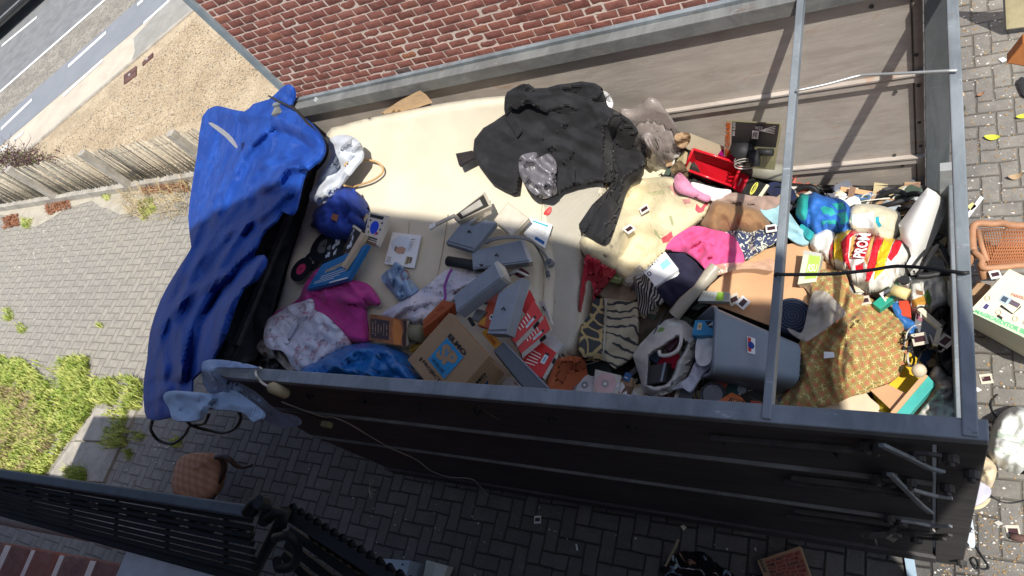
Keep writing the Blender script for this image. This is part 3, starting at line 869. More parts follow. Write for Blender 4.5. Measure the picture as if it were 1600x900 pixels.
# litter bits and stones on the paving (countless)
mb = MB(); R = random.Random(41)
m_bits = [M('white_chip', (.6,.58,.54), rough=.8), M('dry_leaf_bit', (.33,.22,.11), rough=.9), M('grey_chip', (.3,.29,.27), rough=.9)]
def chips(rgn, n, smin, smax, ch):
    reg = [G(*p) for p in rgn]; poly = [(v.x, v.y) for v in reg]; A = np.array(poly); x0, y0 = A.min(0); x1, y1 = A.max(0); c = 0
    while c < n:
        x = R.uniform(x0, x1); y = R.uniform(y0, y1)
        if not inpoly(np.array([x]), np.array([y]), poly)[0]: continue
        c += 1; s_ = R.uniform(smin, smax); a = R.uniform(0, 6.28); k = R.choice([3, 4, 5])
        base = [(x + s_*math.cos(a+6.28*i/k)*R.uniform(.6, 1.2), y + s_*math.sin(a+6.28*i/k)*R.uniform(.4, 1)) for i in range(k)]
        hh = s_*R.uniform(.3, .7)
        mb.add([(p[0], p[1], .0) for p in base] + [(p[0]*.8+x*.2, p[1]*.8+y*.2, hh) for p in base], [[k+i for i in range(k)]] + [[i, (i+1) % k, k+(i+1) % k, k+i] for i in range(k)], m_bits[R.choice(ch)])
chips([(0,340),(280,300),(300,400),(225,500),(0,500)], 300, .005, .015, [0,2,2])
chips([(0,340),(180,320),(150,400),(0,430)], 90, .008, .02, [0,2])
chips([(1500,0),(1600,0),(1600,900),(1450,900),(1530,700)], 900, .003, .010, [0,1,1,2])
chips([(1520,800),(1600,800),(1600,900),(1450,900)], 220, .003, .009, [1,1,0])
chips([(450,700),(1200,860),(1200,900),(600,900)], 60, .004, .010, [0,2])
chips([(100,640),(300,700),(250,760),(100,740)], 70, .006, .015, [0,1])
simple('litter', mb, 'countless small chips, stones and leaf crumbs strewn over the paving', 'litter', kind='stuff')
# gravel stones near the viewer side of the gravel bed
mb = MB(); m_bits = [M('pale_pebble', (.62,.52,.38), rough=.9), M('tan_pebble', (.52,.40,.26), rough=.9), M('dark_pebble', (.26,.22,.18), rough=.9)]
chips([(420,110),(300,30),(180,150),(75,240),(200,230),(330,180)], 6000, .008, .017, [0,1,1,2])
simple('gravel', mb, 'loose beige gravel stones beyond the stick fence', 'gravel', kind='stuff')
# ------------------------------------------------------------------ trailer
def streaky(name, a, b, c_, sx=1.2, sz=14, bstr=.35, dark=.5, rough=.8, spec=.25):
    g = NT(name); p = g.pos((sx, 1, sz), obj=True)
    n1 = g.noise(2.2, p, 7, .7, .6); p2 = g.pos((.8, .8, .9), obj=True); n2 = g.noise(2.1, p2, 5, .6); n3 = g.noise(26, g.pos((.25, 1, 3)), 6, .8)
    c = g.mix(g.ramp(n1, .32, .68), a, b)
    c = g.mix(g.ma('MULTIPLY', g.ramp(n2, .48, .72), dark), c, c_)
    c = g.mix(g.ma('MULTIPLY', g.ramp(n3, .62, .72), .55), c, tuple(x*.35 for x in a))
    c = g.mix(g.ma('MULTIPLY', g.ramp(n3, .40, .33), .5), c, tuple(min(.8, x*2.0+.02) for x in b))
    n4 = g.noise(7, g.pos((.6, 1, 1.5)), 5, .75); n5 = g.noise(3.1, g.pos((.5, 1, .7)), 4, .6)
    c = g.mix(g.ma('MULTIPLY', g.ramp(n4, .60, .68), .5), c, tuple(x*r_ for x, r_ in zip(a, (1.0, .62, .42))))
    c = g.mix(g.ma('MULTIPLY', g.ramp(n5, .55, .72), .35), c, tuple(min(.75, x*1.35) for x in b))
    return g.set(c, rough, spec, 0, g.ma('ADD', n1, g.ma('MULTIPLY', n3, .6)), bstr, .004)
m_ply = streaky('weathered_plywood', (.38,.335,.295), (.48,.43,.385), (.235,.22,.205), sx=1.6, sz=7)
m_board = streaky('dark_side_board', (.062,.060,.062), (.095,.092,.094), (.042,.042,.045), dark=.6, rough=.65)
m_galv = streaky('galvanised_rail', (.27,.29,.30), (.40,.42,.43), (.22,.21,.19), sx=3, sz=3, rough=.5, spec=.5)
m_galvb = streaky('bluish_rail', (.145,.168,.185), (.25,.28,.305), (.08,.083,.083), sx=3, sz=3, rough=.45, spec=.5)
m_rim = streaky('grimy_rail', (.13,.135,.135), (.22,.225,.22), (.10,.095,.085), sx=3, sz=3, rough=.55, spec=.4)
m_plate = streaky('slate_plate', (.105,.12,.13), (.15,.165,.175), (.085,.09,.09), sx=10, sz=1.5, rough=.6)
m_blk = M('black_panel', (.030,.032,.035), rough=.7, var=.4, vs=7, bump=.4, bs=40, dirt=.3, spec=.25)
m_dkm = M('dark_steel', (.055,.052,.05), rough=.6, var=.3, vs=15, bump=.4, bs=80, spec=.5)
m_tyre = M('tyre_rubber', (.02,.02,.02), rough=.85, bump=.5, bs=60)
m_strap = M('grey_strap', (.22,.25,.27), rough=.5, var=.2, vs=30)
ZR = 2.45; FYI = 2.26; XF = -3.37; XR = .085; ZB = .33
T = Thing('trailer', 'long high-sided open trailer heaped with discarded household things', 'trailer')
# far side: boards between rails
mb = MB()
for z0, z1 in ((.42, 1.335), (1.355, 1.895), (1.915, 2.36)): mb.box(XF, -.034, FYI+.006, FYI+.03, z0, z1, m_ply, .002)
far = T.part('side_panel', mb, label='sunlit weathered plywood side of the trailer')
mb = MB()
for zc in (1.345, 1.905):
    mb.box(XF, .004, FYI-.012, FYI+.0055, zc-.030, zc+.004, m_ply, .003); mb.box(XF, .004, FYI-.018, FYI+.0052, zc+.012, zc+.026, m_ply, .003)
    mb.box(XF, .004, FYI-.006, FYI+.004, zc+.0045, zc+.0115, m_dkm)
T.part('side_rail', mb, far)
mb = MB(); mb.box(-.030, .004, FYI+.004, FYI+.028, .42, 2.36, m_ply, .003); mb.box(-.0338, -.0302, FYI+.002, FYI+.027, .42, 2.36, m_dkm); T.part('end_batten', mb, far)
for x, z in ((-.16,2.31),(-.02,2.02),(-.015,1.84),(-.016,1.6),(-.012,1.43),(-.10,1.82),(-.12,1.38),(-.09,1.29),(-1.4,2.2),(-2.2,2.15),(-.6,1.36)):
    mb = MB(); mb.disc((x, FYI+.006, z), (0,-1,.2), .008, .006, m_dkm, 8); T.part('bolt', mb, far)
mb = MB(); mb.box(XF+.01, .12, 2.236, 2.289, 2.365, ZR-.012, m_rim, .004); mb.box(XF+.01, .12, 2.289, 2.312, 2.38, ZR+.006, m_galvb, .003); T.part('top_rail', mb, label='far galvanised top rail')  # block darkened in colour for the rail's less lit face, lip left pale
mb = MB(); mb.box(.007, .100, 2.215, 2.245, .42, 2.358, m_plate, .003); T.part('corner_post', mb)
# near side
ny = .60
def slab(pts, y0, y1, mat, mb=None, bev=0):
    mb = mb or MB(); n_ = len(pts)
    mb.add([(x, y0, z) for x, z in pts] + [(x, y1, z) for x, z in pts], [list(range(n_)), [n_+k for k in range(n_)][::-1]] + [[k, (k+1) % n_, n_+(k+1) % n_, n_+k] for k in range(n_)], mat)
    return mb
def xl(z): return -2.87 - (2.45-z)*.49 if z > 1.43 else -3.37
mb = MB()
for z0, z1 in ((1.915, 2.365), (1.295, 1.895), (.50, 1.275)):
    pts = [(xl(z1)+.02, z1), (.008, z1), (.008, z0), (xl(z0)+.02, z0)]
    slab(pts, ny+.004, ny+.028, m_board, mb)
near = T.part('side_panel', mb, label='dark board side of the trailer facing the house')
mb = MB()
for zc in (1.905, 1.285): mb.box(xl(zc)+.01, .010, ny-.010, ny+.03, zc-.007, zc+.007, m_rim, .002)
mb.box(xl(.42)+.0, .02, ny-.012, ny+.04, .36, .495, m_board, .004)
T.part('side_rail', mb, near)
mb = MB(); mb.box(.018, .128, ny-.002, ny+.03, ZB, 2.382, m_board, .003); T.part('corner_post', mb)
mb = MB(); mb.box(-2.87, .125, ny-.015, ny+.04, 2.41, ZR, m_galvb, .004); mb.box(-2.87, .12, ny-.012, ny-.004, 2.37, 2.4095, m_board); T.part('top_rail', mb, label='near bluish steel top rail')
mb = MB(); mb.box(-2.6, .0, ny-.0095, ny-.0035, 2.366, 2.370, m_galv)
T.part('trim_strip', mb)
R = random.Random(2)
for px, py in ((484.6,619.7),(567,628),(656,636.7),(747,645),(863,659),(986.6,671.6),(1132,687),(1308,706.6)):
    c = PY(px, py, ny-.012); mb = MB()
    for k in range(4):
        a = R.uniform(0, 6.28); mb.tube([c + Vector((math.cos(a)*.018, .008, math.sin(a)*.018)), c + Vector((0,-.012,0)), c - Vector((math.cos(a)*.018, -.008, math.sin(a)*.02))], .005, m_tyre, 6)
    T.part('rope_hook', mb, near)
m_lab = M('rubbed_sticker', (.085,.075,.07), rough=.7, var=.3, vs=40)
mb = MB(); mb.box(-1.66, -1.46, ny+.0005, ny+.0035, 2.12, 2.33, m_lab); T.part('worn_sticker', mb, near)
# latches and straps near the right end
lat = [([(1377,695),(1405,708),(1430,720),(1450,731),(1472,737)], m_strap), ([(1390,740),(1400,750),(1422,772),(1440,790),(1454,801)], m_strap), ([(1425,765),(1445,771),(1465,776),(1486,778)], m_galv),
       ([(1408,814),(1430,817),(1455,822),(1484,822)], m_galv), ([(1400,831),(1430,833),(1460,837),(1484,836)], m_dkm), ([(1432,708),(1450,709),(1468,712)], m_dkm), ([(1432,840),(1455,842),(1475,842)], m_dkm)]
for pl, mt in lat:
    mb = MB(); ps = [PY(x, y, ny-.035) for x, y in pl]
    for a, b in zip(ps[:-1], ps[1:]): mb.bar(a, b + (b-a).normalized()*.004, .010, .018, mt, up=(0,0,1), bev=.002)
    li = T.part('latch', mb)
    c = PY(pl[0][0], pl[0][1], ny-.012); mb = MB(); mb.disc(c, (0,-1,0), .022, .022, m_dkm, 10); T.part('latch_pivot', mb, li)
for px, py in ((1485,711),(1480,758),(1355,693),(1372,745),(1395,745),(1390,806),(1395,826),(1518,736),(1503,876),(1421,750)):
    c = PY(px, py, ny-.004); mb = MB(); mb.disc(c, (0,-1,0), .02, .022, m_dkm, 10); mb.disc(c + Vector((0,-.022,0)), (0,-1,0), .01, .01, m_dkm, 8); T.part('bolt', mb)
for (x0, z0, x1, z1) in ((-.60,2.22,-.12,2.24),(-.42,1.79,-.06,1.80),(-.45,1.72,.0,1.74),(-.5,1.18,.0,1.2),(-.55,1.02,-.05,1.05)): mb = MB(); mb.bar((x0, ny-.012, z0), (x1, ny-.012, z1), .02, .018, m_dkm, bev=.003); T.part('latch_bar', mb)
mb = MB(); a = PY(1356,838,ny-.06); mb.bar(a, a+Vector((.0,.0,-.16)), .02, .05, m_dkm); mb.bar(a, a+Vector((.07,.02,.0)), .02, .02, m_dkm); mb.bar(a+Vector((.07,.02,0)), a+Vector((.09,.04,-.2)), .015, .03, m_dkm); T.part('step_bracket', mb)
# ends
mb = MB(); mb.box(XF-.03, XF, ny+.03, FYI+.02, .42, 2.02, m_blk, .004); T.part('front_panel', mb, label='black front end panel below the blue tarpaulin')
mb = MB(); mb.box(XF-.03, XF+.02, ny+.3, FYI+.02, 2.02, 2.045, m_dkm, .004); T.part('front_rail', mb)
mb = MB(); mb.box(.070, .104, ny-.008, 2.3, 2.415, 2.4555, m_galvb, .004); T.part('end_rail', mb)
mb = MB(); mb.box(-.40, -.375, ny-.006, 2.3, 2.412, 2.458, m_galvb, .003); T.part('cross_bar', mb)
mb = MB(); mb.box(.085, .108, ny+.07, 1.92, .55, 1.60, m_galvb, .004); mb.box(.108, .115, ny+.2, 1.7, .7, 1.5, m_galv, .002); T.part('tailgate', mb)
mb = MB(); mb.bar((.080, 1.94, .5), (.080, 1.94, 1.7), .04, .05, m_galv); T.part('tailgate_post', mb)
mb = MB(); mb.box(XF, .1, ny+.03, FYI, .40, .45, m_ply); T.part('floor', mb)
mb = MB()
for y in (.85, 1.95): mb.box(XF-.6, .05, y-.04, y+.04, .30, .398, m_dkm)
T.part('chassis', mb)
for y in (.66, 2.28):
    mb = MB(); mb.disc((-1.9, y, .29), (0,1,0), .29, .085 if y < 1 else -.085, m_tyre, 32); w_ = T.part('wheel', mb)
    mb = MB(); mb.disc((-1.9, y-.005 if y < 1 else y+.005, .29), (0,1,0), .17, .02 if y < 1 else -.02, m_galv, 20); T.part('rim', mb, w_)
# front strut
mb = MB(); mb.bar(P(495,156,2.44), P(484,192,2.26), .03, .03, m_galv, bev=.002); T.part('strut', mb)
mb = MB(); mb.bar(P(500,157,2.40), P(517,205,2.15), .012, .02, m_dkm); T.part('strut', mb)  # dark bar added in place of a cast shadow line
T.done()

# wire from cross bar to end rail, black cable across the load
mb = MB(); mb.tube(crom([P(1243,142,2.47), P(1290,132,2.455), P(1335,120,2.44), P(1355,117,2.44), P(1420,114,2.455), P(1496,110,2.47)], 5), .005, M('steel_wire', (.42,.43,.43), rough=.4, metal=.5), 6)
simple('wire', mb, 'pale steel wire strung from the cross bar to the end rail near the top', 'wire')
m_cab = M('black_cable', (.022,.022,.024), rough=.5, var=.1)
mb = MB(); mb.tube(crom([P(1211,432,2.47), P(1214,428,2.475), P(1225,429,2.475), P(1300,428,2.43), P(1360,422,2.41), P(1400,416,2.4), P(1450,419,2.42), P(1500,426,2.47), P(1514,426,2.47)], 5), .0055, m_cab, 8)
simple('cable', mb, 'black cable stretched level from the cross bar to the end rail over the bags', 'cable')

# ------------------------------------------------------------------ blue tarpaulin over the front end
g = NT('blue_tarpaulin'); p = g.pos()
n1 = g.noise(5, p, 6, .65, 1.0); n2 = g.noise(1.6, p, 5, .6, 2.2); n3 = g.noise(60, g.pos((1, 3, 1)), 4)
c = g.mix(g.ramp(n1, .3, .75), (.010,.045,.26), (.021,.085,.40))
ridge = g.ramp(g.ma('ABSOLUTE', g.ma('SUBTRACT', n2, .5)), .020, .0)
c = g.mix(g.ma('MULTIPLY', ridge, .10), c, (.25,.29,.55))
c = g.mix(g.ma('MULTIPLY', g.ramp(n1, .68, .80), .15), c, (.33,.29,.28))
m_tarp = g.set(c, g.ma('ADD', g.ma('MULTIPLY', n1, .2), .52), .14, 0, g.ma('ADD', g.ma('MULTIPLY', n1, .3), g.ma('MULTIPLY', n3, .05)), .18, .006)
m_tarpin = M('tarp_inside', (.012,.014,.03), rough=.6)
m_stain = M('grey_brown_scuff', (.30,.25,.22), rough=.7, var=.4, vs=12)
OUT = [(437,140),(448,132),(458,135),(460,150),(455,163),(470,178),(490,195),(502,212),(507,232),(498,250),(478,266),(470,290),(462,325),(452,335),(440,330),(430,345),(412,360),(400,385),(395,400),(412,398),(414,412),(398,438),
       (378,450),(362,490),(352,520),(338,548),(322,575),(300,592),(296,640),(262,652),(236,656),(226,645),(224,600),(230,560),(234,520),(250,470),(272,430),(296,392),(298,380),(294,340),(300,290),(308,240),(316,182),(335,166),(352,168),(382,174),(396,162),(420,155)]
_tc = np.array([(330,170,2.02),(400,160,2.24),(445,140,2.52),(462,160,2.54),(500,220,2.46),(300,300,1.80),(400,260,2.22),(470,270,2.42),(350,330,2.10),(430,340,2.36),(260,450,1.62),(330,430,2.03),(390,430,2.32),(230,560,1.56),(290,540,1.93),(345,540,2.28),(228,650,1.52),(262,652,1.60),(310,590,2.08),(300,640,1.86)])
def _tb(a, b): a = (np.asarray(a, float)-360)/130; b = (np.asarray(b, float)-400)/250; return np.stack([1+0*a, a, b, a*a, a*b, b*b, a*a*b, a*b*b, b*b*b], -1)
_tl = np.linalg.lstsq(_tb(_tc[:, 0], _tc[:, 1]), _tc[:, 2], rcond=None)[0]
def ztarp(px, py): return np.clip(_tb(px, py) @ _tl, 1.4, 2.56)
fl = [([(430,160),(470,180),(500,225)], .03, 9), ([(330,175),(400,180),(440,188),(490,215)], .05, 9), ([(420,190),(380,240),(350,300),(330,350)], .05, 9), ([(478,262),(450,262),(430,285),(400,300)], .08, 6),
      ([(462,290),(440,310),(420,330),(385,350),(340,372)], .07, 6), ([(452,333),(430,350),(415,380)], .05, 8), ([(400,300),(395,345),(380,375)], -.05, 6), ([(365,425),(330,440),(285,470),(245,520)], .07, 7),
      ([(418,385),(400,400),(375,422),(345,458),(322,495)], -.10, 6), ([(412,405),(395,435),(365,470),(352,500),(340,540)], .07, 7), ([(350,440),(330,475),(312,515),(298,570),(290,610)], -.10, 7), ([(285,505),(282,550),(288,600)], .09, 9), ([(250,500),(255,560),(262,640)], .05, 8),
      ([(315,200),(305,260),(300,330)], .04, 9), ([(350,250),(335,300),(330,340)], .035, 8), ([(360,370),(320,400),(280,440)], .05, 9), ([(232,600),(262,596),(290,605)], -.03, 6), ([(400,250),(425,262),(445,300)], .03, 7), ([(370,180),(355,230),(345,260)], .02, 5), ([(430,192),(395,225),(365,275),(340,340),(300,420)], .035, 5), ([(360,262),(320,340),(268,460),(240,540)], .045, 5), ([(385,300),(340,360),(290,450),(262,545)], .04, 5), ([(398,335),(350,385),(300,470),(272,560)], -.03, 5), ([(330,200),(318,300),(300,380),(262,450)], .03, 5), ([(440,300),(400,330),(360,390),(335,430)], .05, 5), ([(455,240),(420,250),(380,290)], .035, 5), ([(262,560),(250,610),(248,650)], .04, 5), ([(300,440),(262,500),(238,570)], .035, 4), ([(345,185),(340,250)], -.02, 4), ([(420,205),(460,215),(490,240)], -.03, 5), ([(285,570),(280,610)], .04, 5)]
ztarp_ref[0] = ztarp
T = Thing('tarpaulin', 'big crumpled blue tarpaulin hanging over the front end of the trailer', 'tarpaulin')
mb = MB(); drape(mb, OUT, m_tarp, z=ztarp, step=3.0, nf=6, amp=.012, wid=4, ln=150, ang=112, fsp=.3, fam=.0, fst=6.0, run=0, thick=.03, smooth=2, drop=.05, dr=9, rump=.003, rs=60, seed=3, folds=fl)
T.part('sheet', mb)
mb = MB(); drape(mb, [(326,193),(332,192),(350,203),(363,215),(371,229),(367,230),(352,214),(338,203)], M('white_label', (.75,.74,.70), rough=.6), z=lambda a, b: ztarp(a, b)+.10, step=4, nf=0, rump=0, thick=.002, drop=0, smooth=2)
T.part('white_strip', mb)
mb = MB(); mb.tube(crom([P(455,165,2.52), P(470,180,2.5), P(488,200,2.5), P(505,215,2.46), P(512,228,2.38), P(508,248,2.3), P(492,268,2.25)], 4), .008, m_cab, 6)
mb.tube(crom([P(420,150,2.4), P(440,160,2.52), P(462,172,2.53), P(482,195,2.5), P(498,212,2.47)], 4), .006, m_cab, 6); T.part('rope', mb)
T.done()
# the hanging dark side of the tarp inside
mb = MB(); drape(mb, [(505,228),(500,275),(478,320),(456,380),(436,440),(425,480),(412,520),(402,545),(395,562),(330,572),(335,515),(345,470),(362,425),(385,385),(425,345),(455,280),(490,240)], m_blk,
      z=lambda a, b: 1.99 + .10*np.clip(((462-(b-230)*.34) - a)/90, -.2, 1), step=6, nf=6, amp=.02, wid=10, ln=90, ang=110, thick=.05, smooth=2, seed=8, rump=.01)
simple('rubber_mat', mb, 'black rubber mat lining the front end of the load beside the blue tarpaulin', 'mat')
# black loops of rope under the tarp
mb = MB(); mb.tube(crom([P(238,658,.9), P(236,672,.7), P(248,688,.55), P(270,693,.5), P(288,680,.55), P(298,664,.7), P(318,662,.75), P(326,648,.9)], 5), .014, m_cab, 8)
mb.tube(crom([P(290,655,.9), P(300,665,.75), P(325,672,.6), P(350,676,.55), P(368,668,.6), P(376,652,.75), P(372,640,1.0)], 5), .014, m_cab, 8)
simple('rubber_rope', mb, 'black elastic rope looping down below the tarpaulin end', 'rope')

# striped shirt over the near rail end
def m_stripe(name, a, b, per, rot, soft=.3, bstr=.4):
    g = NT(name); p = g.pos((1,1,1), rot=(0,0,rot)); sx = g.n('SeparateXYZ', {0: p}).outputs[0]
    w = g.ma('SINE', g.ma('MULTIPLY', g.ma('ADD', sx, g.ma('MULTIPLY', g.noise(3, g.pos()), per*1.2)), 6.283/per))
    n1 = g.noise(8, g.pos(), 4)
    c = g.mix(g.ramp(w, -soft, soft), a, b); c = g.mix(g.ma('MULTIPLY', g.ramp(n1, .5, .8), .25), c, tuple(x*.6 for x in a))
    return g.set(c, .9, .1, 0, crease(g, 9), .5, .004, .1)
m_shirt = m_stripe('blue_striped_cotton', (.26,.38,.56), (.42,.53,.68), .012, .5)
m_shirt2 = cloth('blue_cotton', (.27,.37,.56), var=.15)
T = Thing('shirt', 'pale blue striped shirt hanging over the free end of the near rail', 'shirt')
mb = MB()
drape(mb, [(315,572),(322,563),(345,562),(385,568),(402,575),(340,574),(334,580),(360,592),(395,610),(430,640),(462,650),(468,662),(440,668),(418,660),(402,652),(378,628),(345,610),(330,615),(318,600)], m_shirt2,
      z=lambda a, b: np.where(b < 578, 2.51, 2.51 - (b-578)*.006), step=4, nf=5, amp=.012, wid=5, ln=50, ang=35, thick=.012, seed=5, drop=.01,
      folds=[([(325,575),(345,605),(390,635)], .03, 5), ([(345,585),(390,612),(440,650)], -.03, 5), ([(322,590),(340,612)], .02, 4)])
T.part('body', mb)
mb = MB()
drape(mb, [(255,622),(264,611),(300,612),(336,615),(360,608),(385,622),(412,645),(396,659),(378,644),(340,640),(322,640),(312,655),(288,658),(270,655),(264,638)], m_shirt,
      z=lambda a, b: 2.24 + (a-255)*.0009, step=4, nf=4, amp=.014, wid=6, ln=40, ang=20, thick=.014, seed=6, drop=.02, rump=.01,
      folds=[([(268,614),(300,616),(335,620)], .03, 6), ([(335,618),(325,630),(308,645)], .04, 5), ([(280,640),(300,650)], -.02, 5)])
T.part('sleeve', mb); T.done()
# float on a loop of cord
T = Thing('rope_handle', 'wooden toggle handle on a white cord looped over the near rail', 'handle')
m_woodh = M('worn_handle_wood', (.36,.29,.18), rough=.7, var=.2)
mb = MB(); ps = [PY(x, y, ny-.045) for x, y in ((418,603),(424,605),(436,610),(446,615),(451,617))]
mb.tube(ps, lambda t: .026*(1-abs(2*t-1)**4*.6), m_woodh, 14); hi = T.part('grip', mb)
mb = MB(); mb.tube(crom([P(409,576,2.455), P(404,575,2.468), P(400,580,2.462), PY(400,586,ny-.02), PY(405,594,ny-.03), PY(412,600,ny-.04), PY(419,604,ny-.045)], 5), .0055, M('white_cord', (.6,.58,.54), rough=.8), 8); T.part('cord', mb, hi); T.done()
mb = MB(); mb.tube(crom([PY(x, y, ny-.02) for x, y in ((440,628),(500,650),(520,652),(545,662),(575,680),(610,700),(650,718),(672,735),(700,745),(735,748),(748,758),(765,776))], 4), .0035, M('thin_wire', (.33,.30,.25), rough=.6), 5)
simple('thin_wire', mb, 'thin pale wire dangling across the dark side of the trailer', 'wire')
mb = MB(); mb.tube(crom([PY(x, y, ny-.02) for x, y in ((446,640),(470,643),(490,648),(504,656))], 4), .004, m_cab, 5); c = PY(511, 662, ny-.03); mb.box(c.x-.025, c.x+.025, c.y-.02, c.y+.01, c.z-.02, c.z+.02, M('yellowed_plug', (.3,.28,.14), rough=.6), .004)
simple('plug', mb, 'yellowish plug on a short lead against the dark trailer side', 'plug')
# ------------------------------------------------------------------ helpers for the load
def plane_of(pts3):
    a, b, c = pts3; return a, (b-a).cross(c-a).normalized()
def topq(pts, z):
    """quad seen at pts, lying in a plane: z = one height, three heights, or 'lift' above the heap"""
    if isinstance(z, Lf): z = tuple(hz(*p) + float(z) for p in pts[:3])
    if isinstance(z, tuple):
        a, b, c = [Q(*p, zz) for p, zz in zip(pts[:3], z)]
        p0, n_ = plane_of((a, b, c)); return [a, b, c] + [PP(*p, p0, n_) for p in pts[3:]]
    return [P(*p, z) for p in pts]
class Lf(float):
    'height above the heap instead of an absolute height'
def hzc(pts): return sum(hz(*p) for p in pts)/len(pts)
def carton(mb, pts, z, h, mat, ext=None, bev=.0015):
    """solid block: visible top quad, body going down by h, or along the edge seen from pts[k] to a pixel"""
    t = topq(pts, z)
    if ext is None: e = Vector((0, 0, -h))
    else:
        k, q = ext; e = P(*q, t[k].z - h) - t[k]
    b = [v + e for v in t]
    mb.hexa(t, b, mat, bev)
    return t, b
def sides(t, b): return [(t[i], t[(i+1) % 4], b[(i+1) % 4], b[i]) for i in range(4)]
def card(name, pts, z, mat, label, cat, h=.003, group=None, paint=None):
    mb = MB(); t, b = carton(mb, pts, z, h, mat, bev=0)
    if paint: paint(mb, t)
    return simple(name, mb, label, cat, group)
_pl = None
def cloth_thing(name, outline, mat, label, cat, group=None, **k):
    mb = MB(); drape(mb, outline, mat, **k)
    return simple(name, mb, label, cat, group)

m_w = M('white_print', (.78,.78,.76), rough=.6, var=.03, dirt=.05)
m_k = M('black_print', (.02,.02,.022), rough=.6, var=.05, dirt=0)
m_film = M('slide_film', (.06,.025,.03), rough=.3)
m_slidew = M('slide_mount_white', (.74,.73,.71), rough=.6, var=.04)
m_slidec = M('slide_mount_cream', (.62,.57,.47), rough=.6, var=.06)
m_card = M('brown_cardboard', (.36,.235,.135), rough=.85, var=.08, vs=7, bump=.2, bs=45, dirt=.2)
m_cardo = M('warm_cardboard', (.62,.37,.20), rough=.85, var=.06, vs=7, bump=.2, bs=45, dirt=.15)
m_cream = paper('cream_paper', (.72,.66,.48))
m_white = paper('white_paper', (.78,.79,.80))
m_red = plastic('red_carton', (.55,.025,.025), rough=.5)
m_orange = paper('brick_orange_card', (.45,.12,.05))
g = NT('grey_box_plastic'); p = g.pos(); n1 = g.noise(10, p, 5, .65); n2 = g.noise(30, g.pos((1, 7, 2), rot=(0, 0, .4)), 4, .7); n3 = g.noise(5, p, 4)
c = g.mix(g.ramp(n1, .3, .7), (.20,.235,.28), (.25,.285,.335)); c = g.mix(g.ma('MULTIPLY', g.ramp(n2, .64, .70), .5), c, (.48,.52,.56)); c = g.mix(g.ma('MULTIPLY', g.ramp(n3, .5, .75), .45), c, (.16,.17,.17)); c = g.mix(g.ma('MULTIPLY', g.ramp(n2, .34, .29), .5), c, (.10,.11,.12))
m_greyp = g.set(c, g.ma('ADD', g.ma('MULTIPLY', n1, .3), .35), .45, 0, g.noise(14, p, 3), .15, .002)
m_greyd = plastic('dark_grey_lid', (.085,.10,.12), rough=.5, dirt=.2)
m_silver = M('brushed_cap', (.52,.50,.45), rough=.4, metal=.3)

# ------------------------------------------------------------------ what fills the gaps under everything
R = random.Random(77)
mb = MB()
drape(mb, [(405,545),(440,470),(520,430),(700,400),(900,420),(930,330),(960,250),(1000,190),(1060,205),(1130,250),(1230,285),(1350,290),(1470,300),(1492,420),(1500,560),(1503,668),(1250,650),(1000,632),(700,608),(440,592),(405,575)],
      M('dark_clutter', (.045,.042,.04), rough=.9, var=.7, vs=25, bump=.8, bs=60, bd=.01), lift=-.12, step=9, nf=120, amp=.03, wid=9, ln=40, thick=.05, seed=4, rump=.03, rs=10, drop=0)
cols = [(.10,.10,.11), (.04,.04,.04), (.45,.43,.40), (.70,.68,.62), (.38,.25,.15), (.12,.13,.16), (.45,.1,.07), (.1,.2,.4), (.5,.42,.25), (.07,.1,.08), (.2,.12,.08)]
cm = [M('loose_bit_%s' % 'abcdefghijk'[i], c, rough=.7) for i, c in enumerate(cols)]
pale = [M('pale_scrap_%s' % 'abcdef'[i], c_, rough=.6) for i, c_ in enumerate([(.72,.72,.70), (.62,.58,.48), (.55,.58,.62), (.70,.62,.45), (.5,.35,.2), (.3,.33,.36)])]
zones = [((1120,590,1240,640), 60), ((960,585,1120,630), 40), ((1230,295,1440,320), 50), ((1370,430,1490,560), 120), ((1040,235,1070,290), 14), ((1320,410,1400,470), 60), ((1190,290,1250,330), 25), ((700,440,800,500), 25), ((960,430,1100,500), 25),
         ((490,340,560,400), 15), ((1060,590,1220,640), 40), ((1440,330,1490,450), 40), ((1060,500,1110,600), 20), ((1240,400,1300,520), 20)]
for (x0, y0, x1, y1), n_ in zones:
    for k in range(n_):
        px, py = R.uniform(x0, x1), R.uniform(y0, y1); z = hz(px, py) + R.uniform(-.11, .03)
        c = P(px, py, z); a = R.uniform(0, 3.14); t = R.uniform(-.5, .5)
        L = R.uniform(.015, .07); W = R.uniform(.01, .045); H = R.uniform(.004, .02)
        mat = R.choice(cm)
        if R.random() < .25:
            d = Vector((math.cos(a), math.sin(a), t))*L*1.6
            mb.tube([c-d, c+Vector((0,0,.01)), c+d], R.uniform(.002, .007), R.choice(cm[:2] + [cm[3]]), 6)
        else:
            d = Vector((math.cos(a), math.sin(a), t)).normalized(); mb.bar(c-d*L, c+d*L, W*2, H, mat, up=(R.uniform(-.4,.4), R.uniform(-.4,.4), 1))
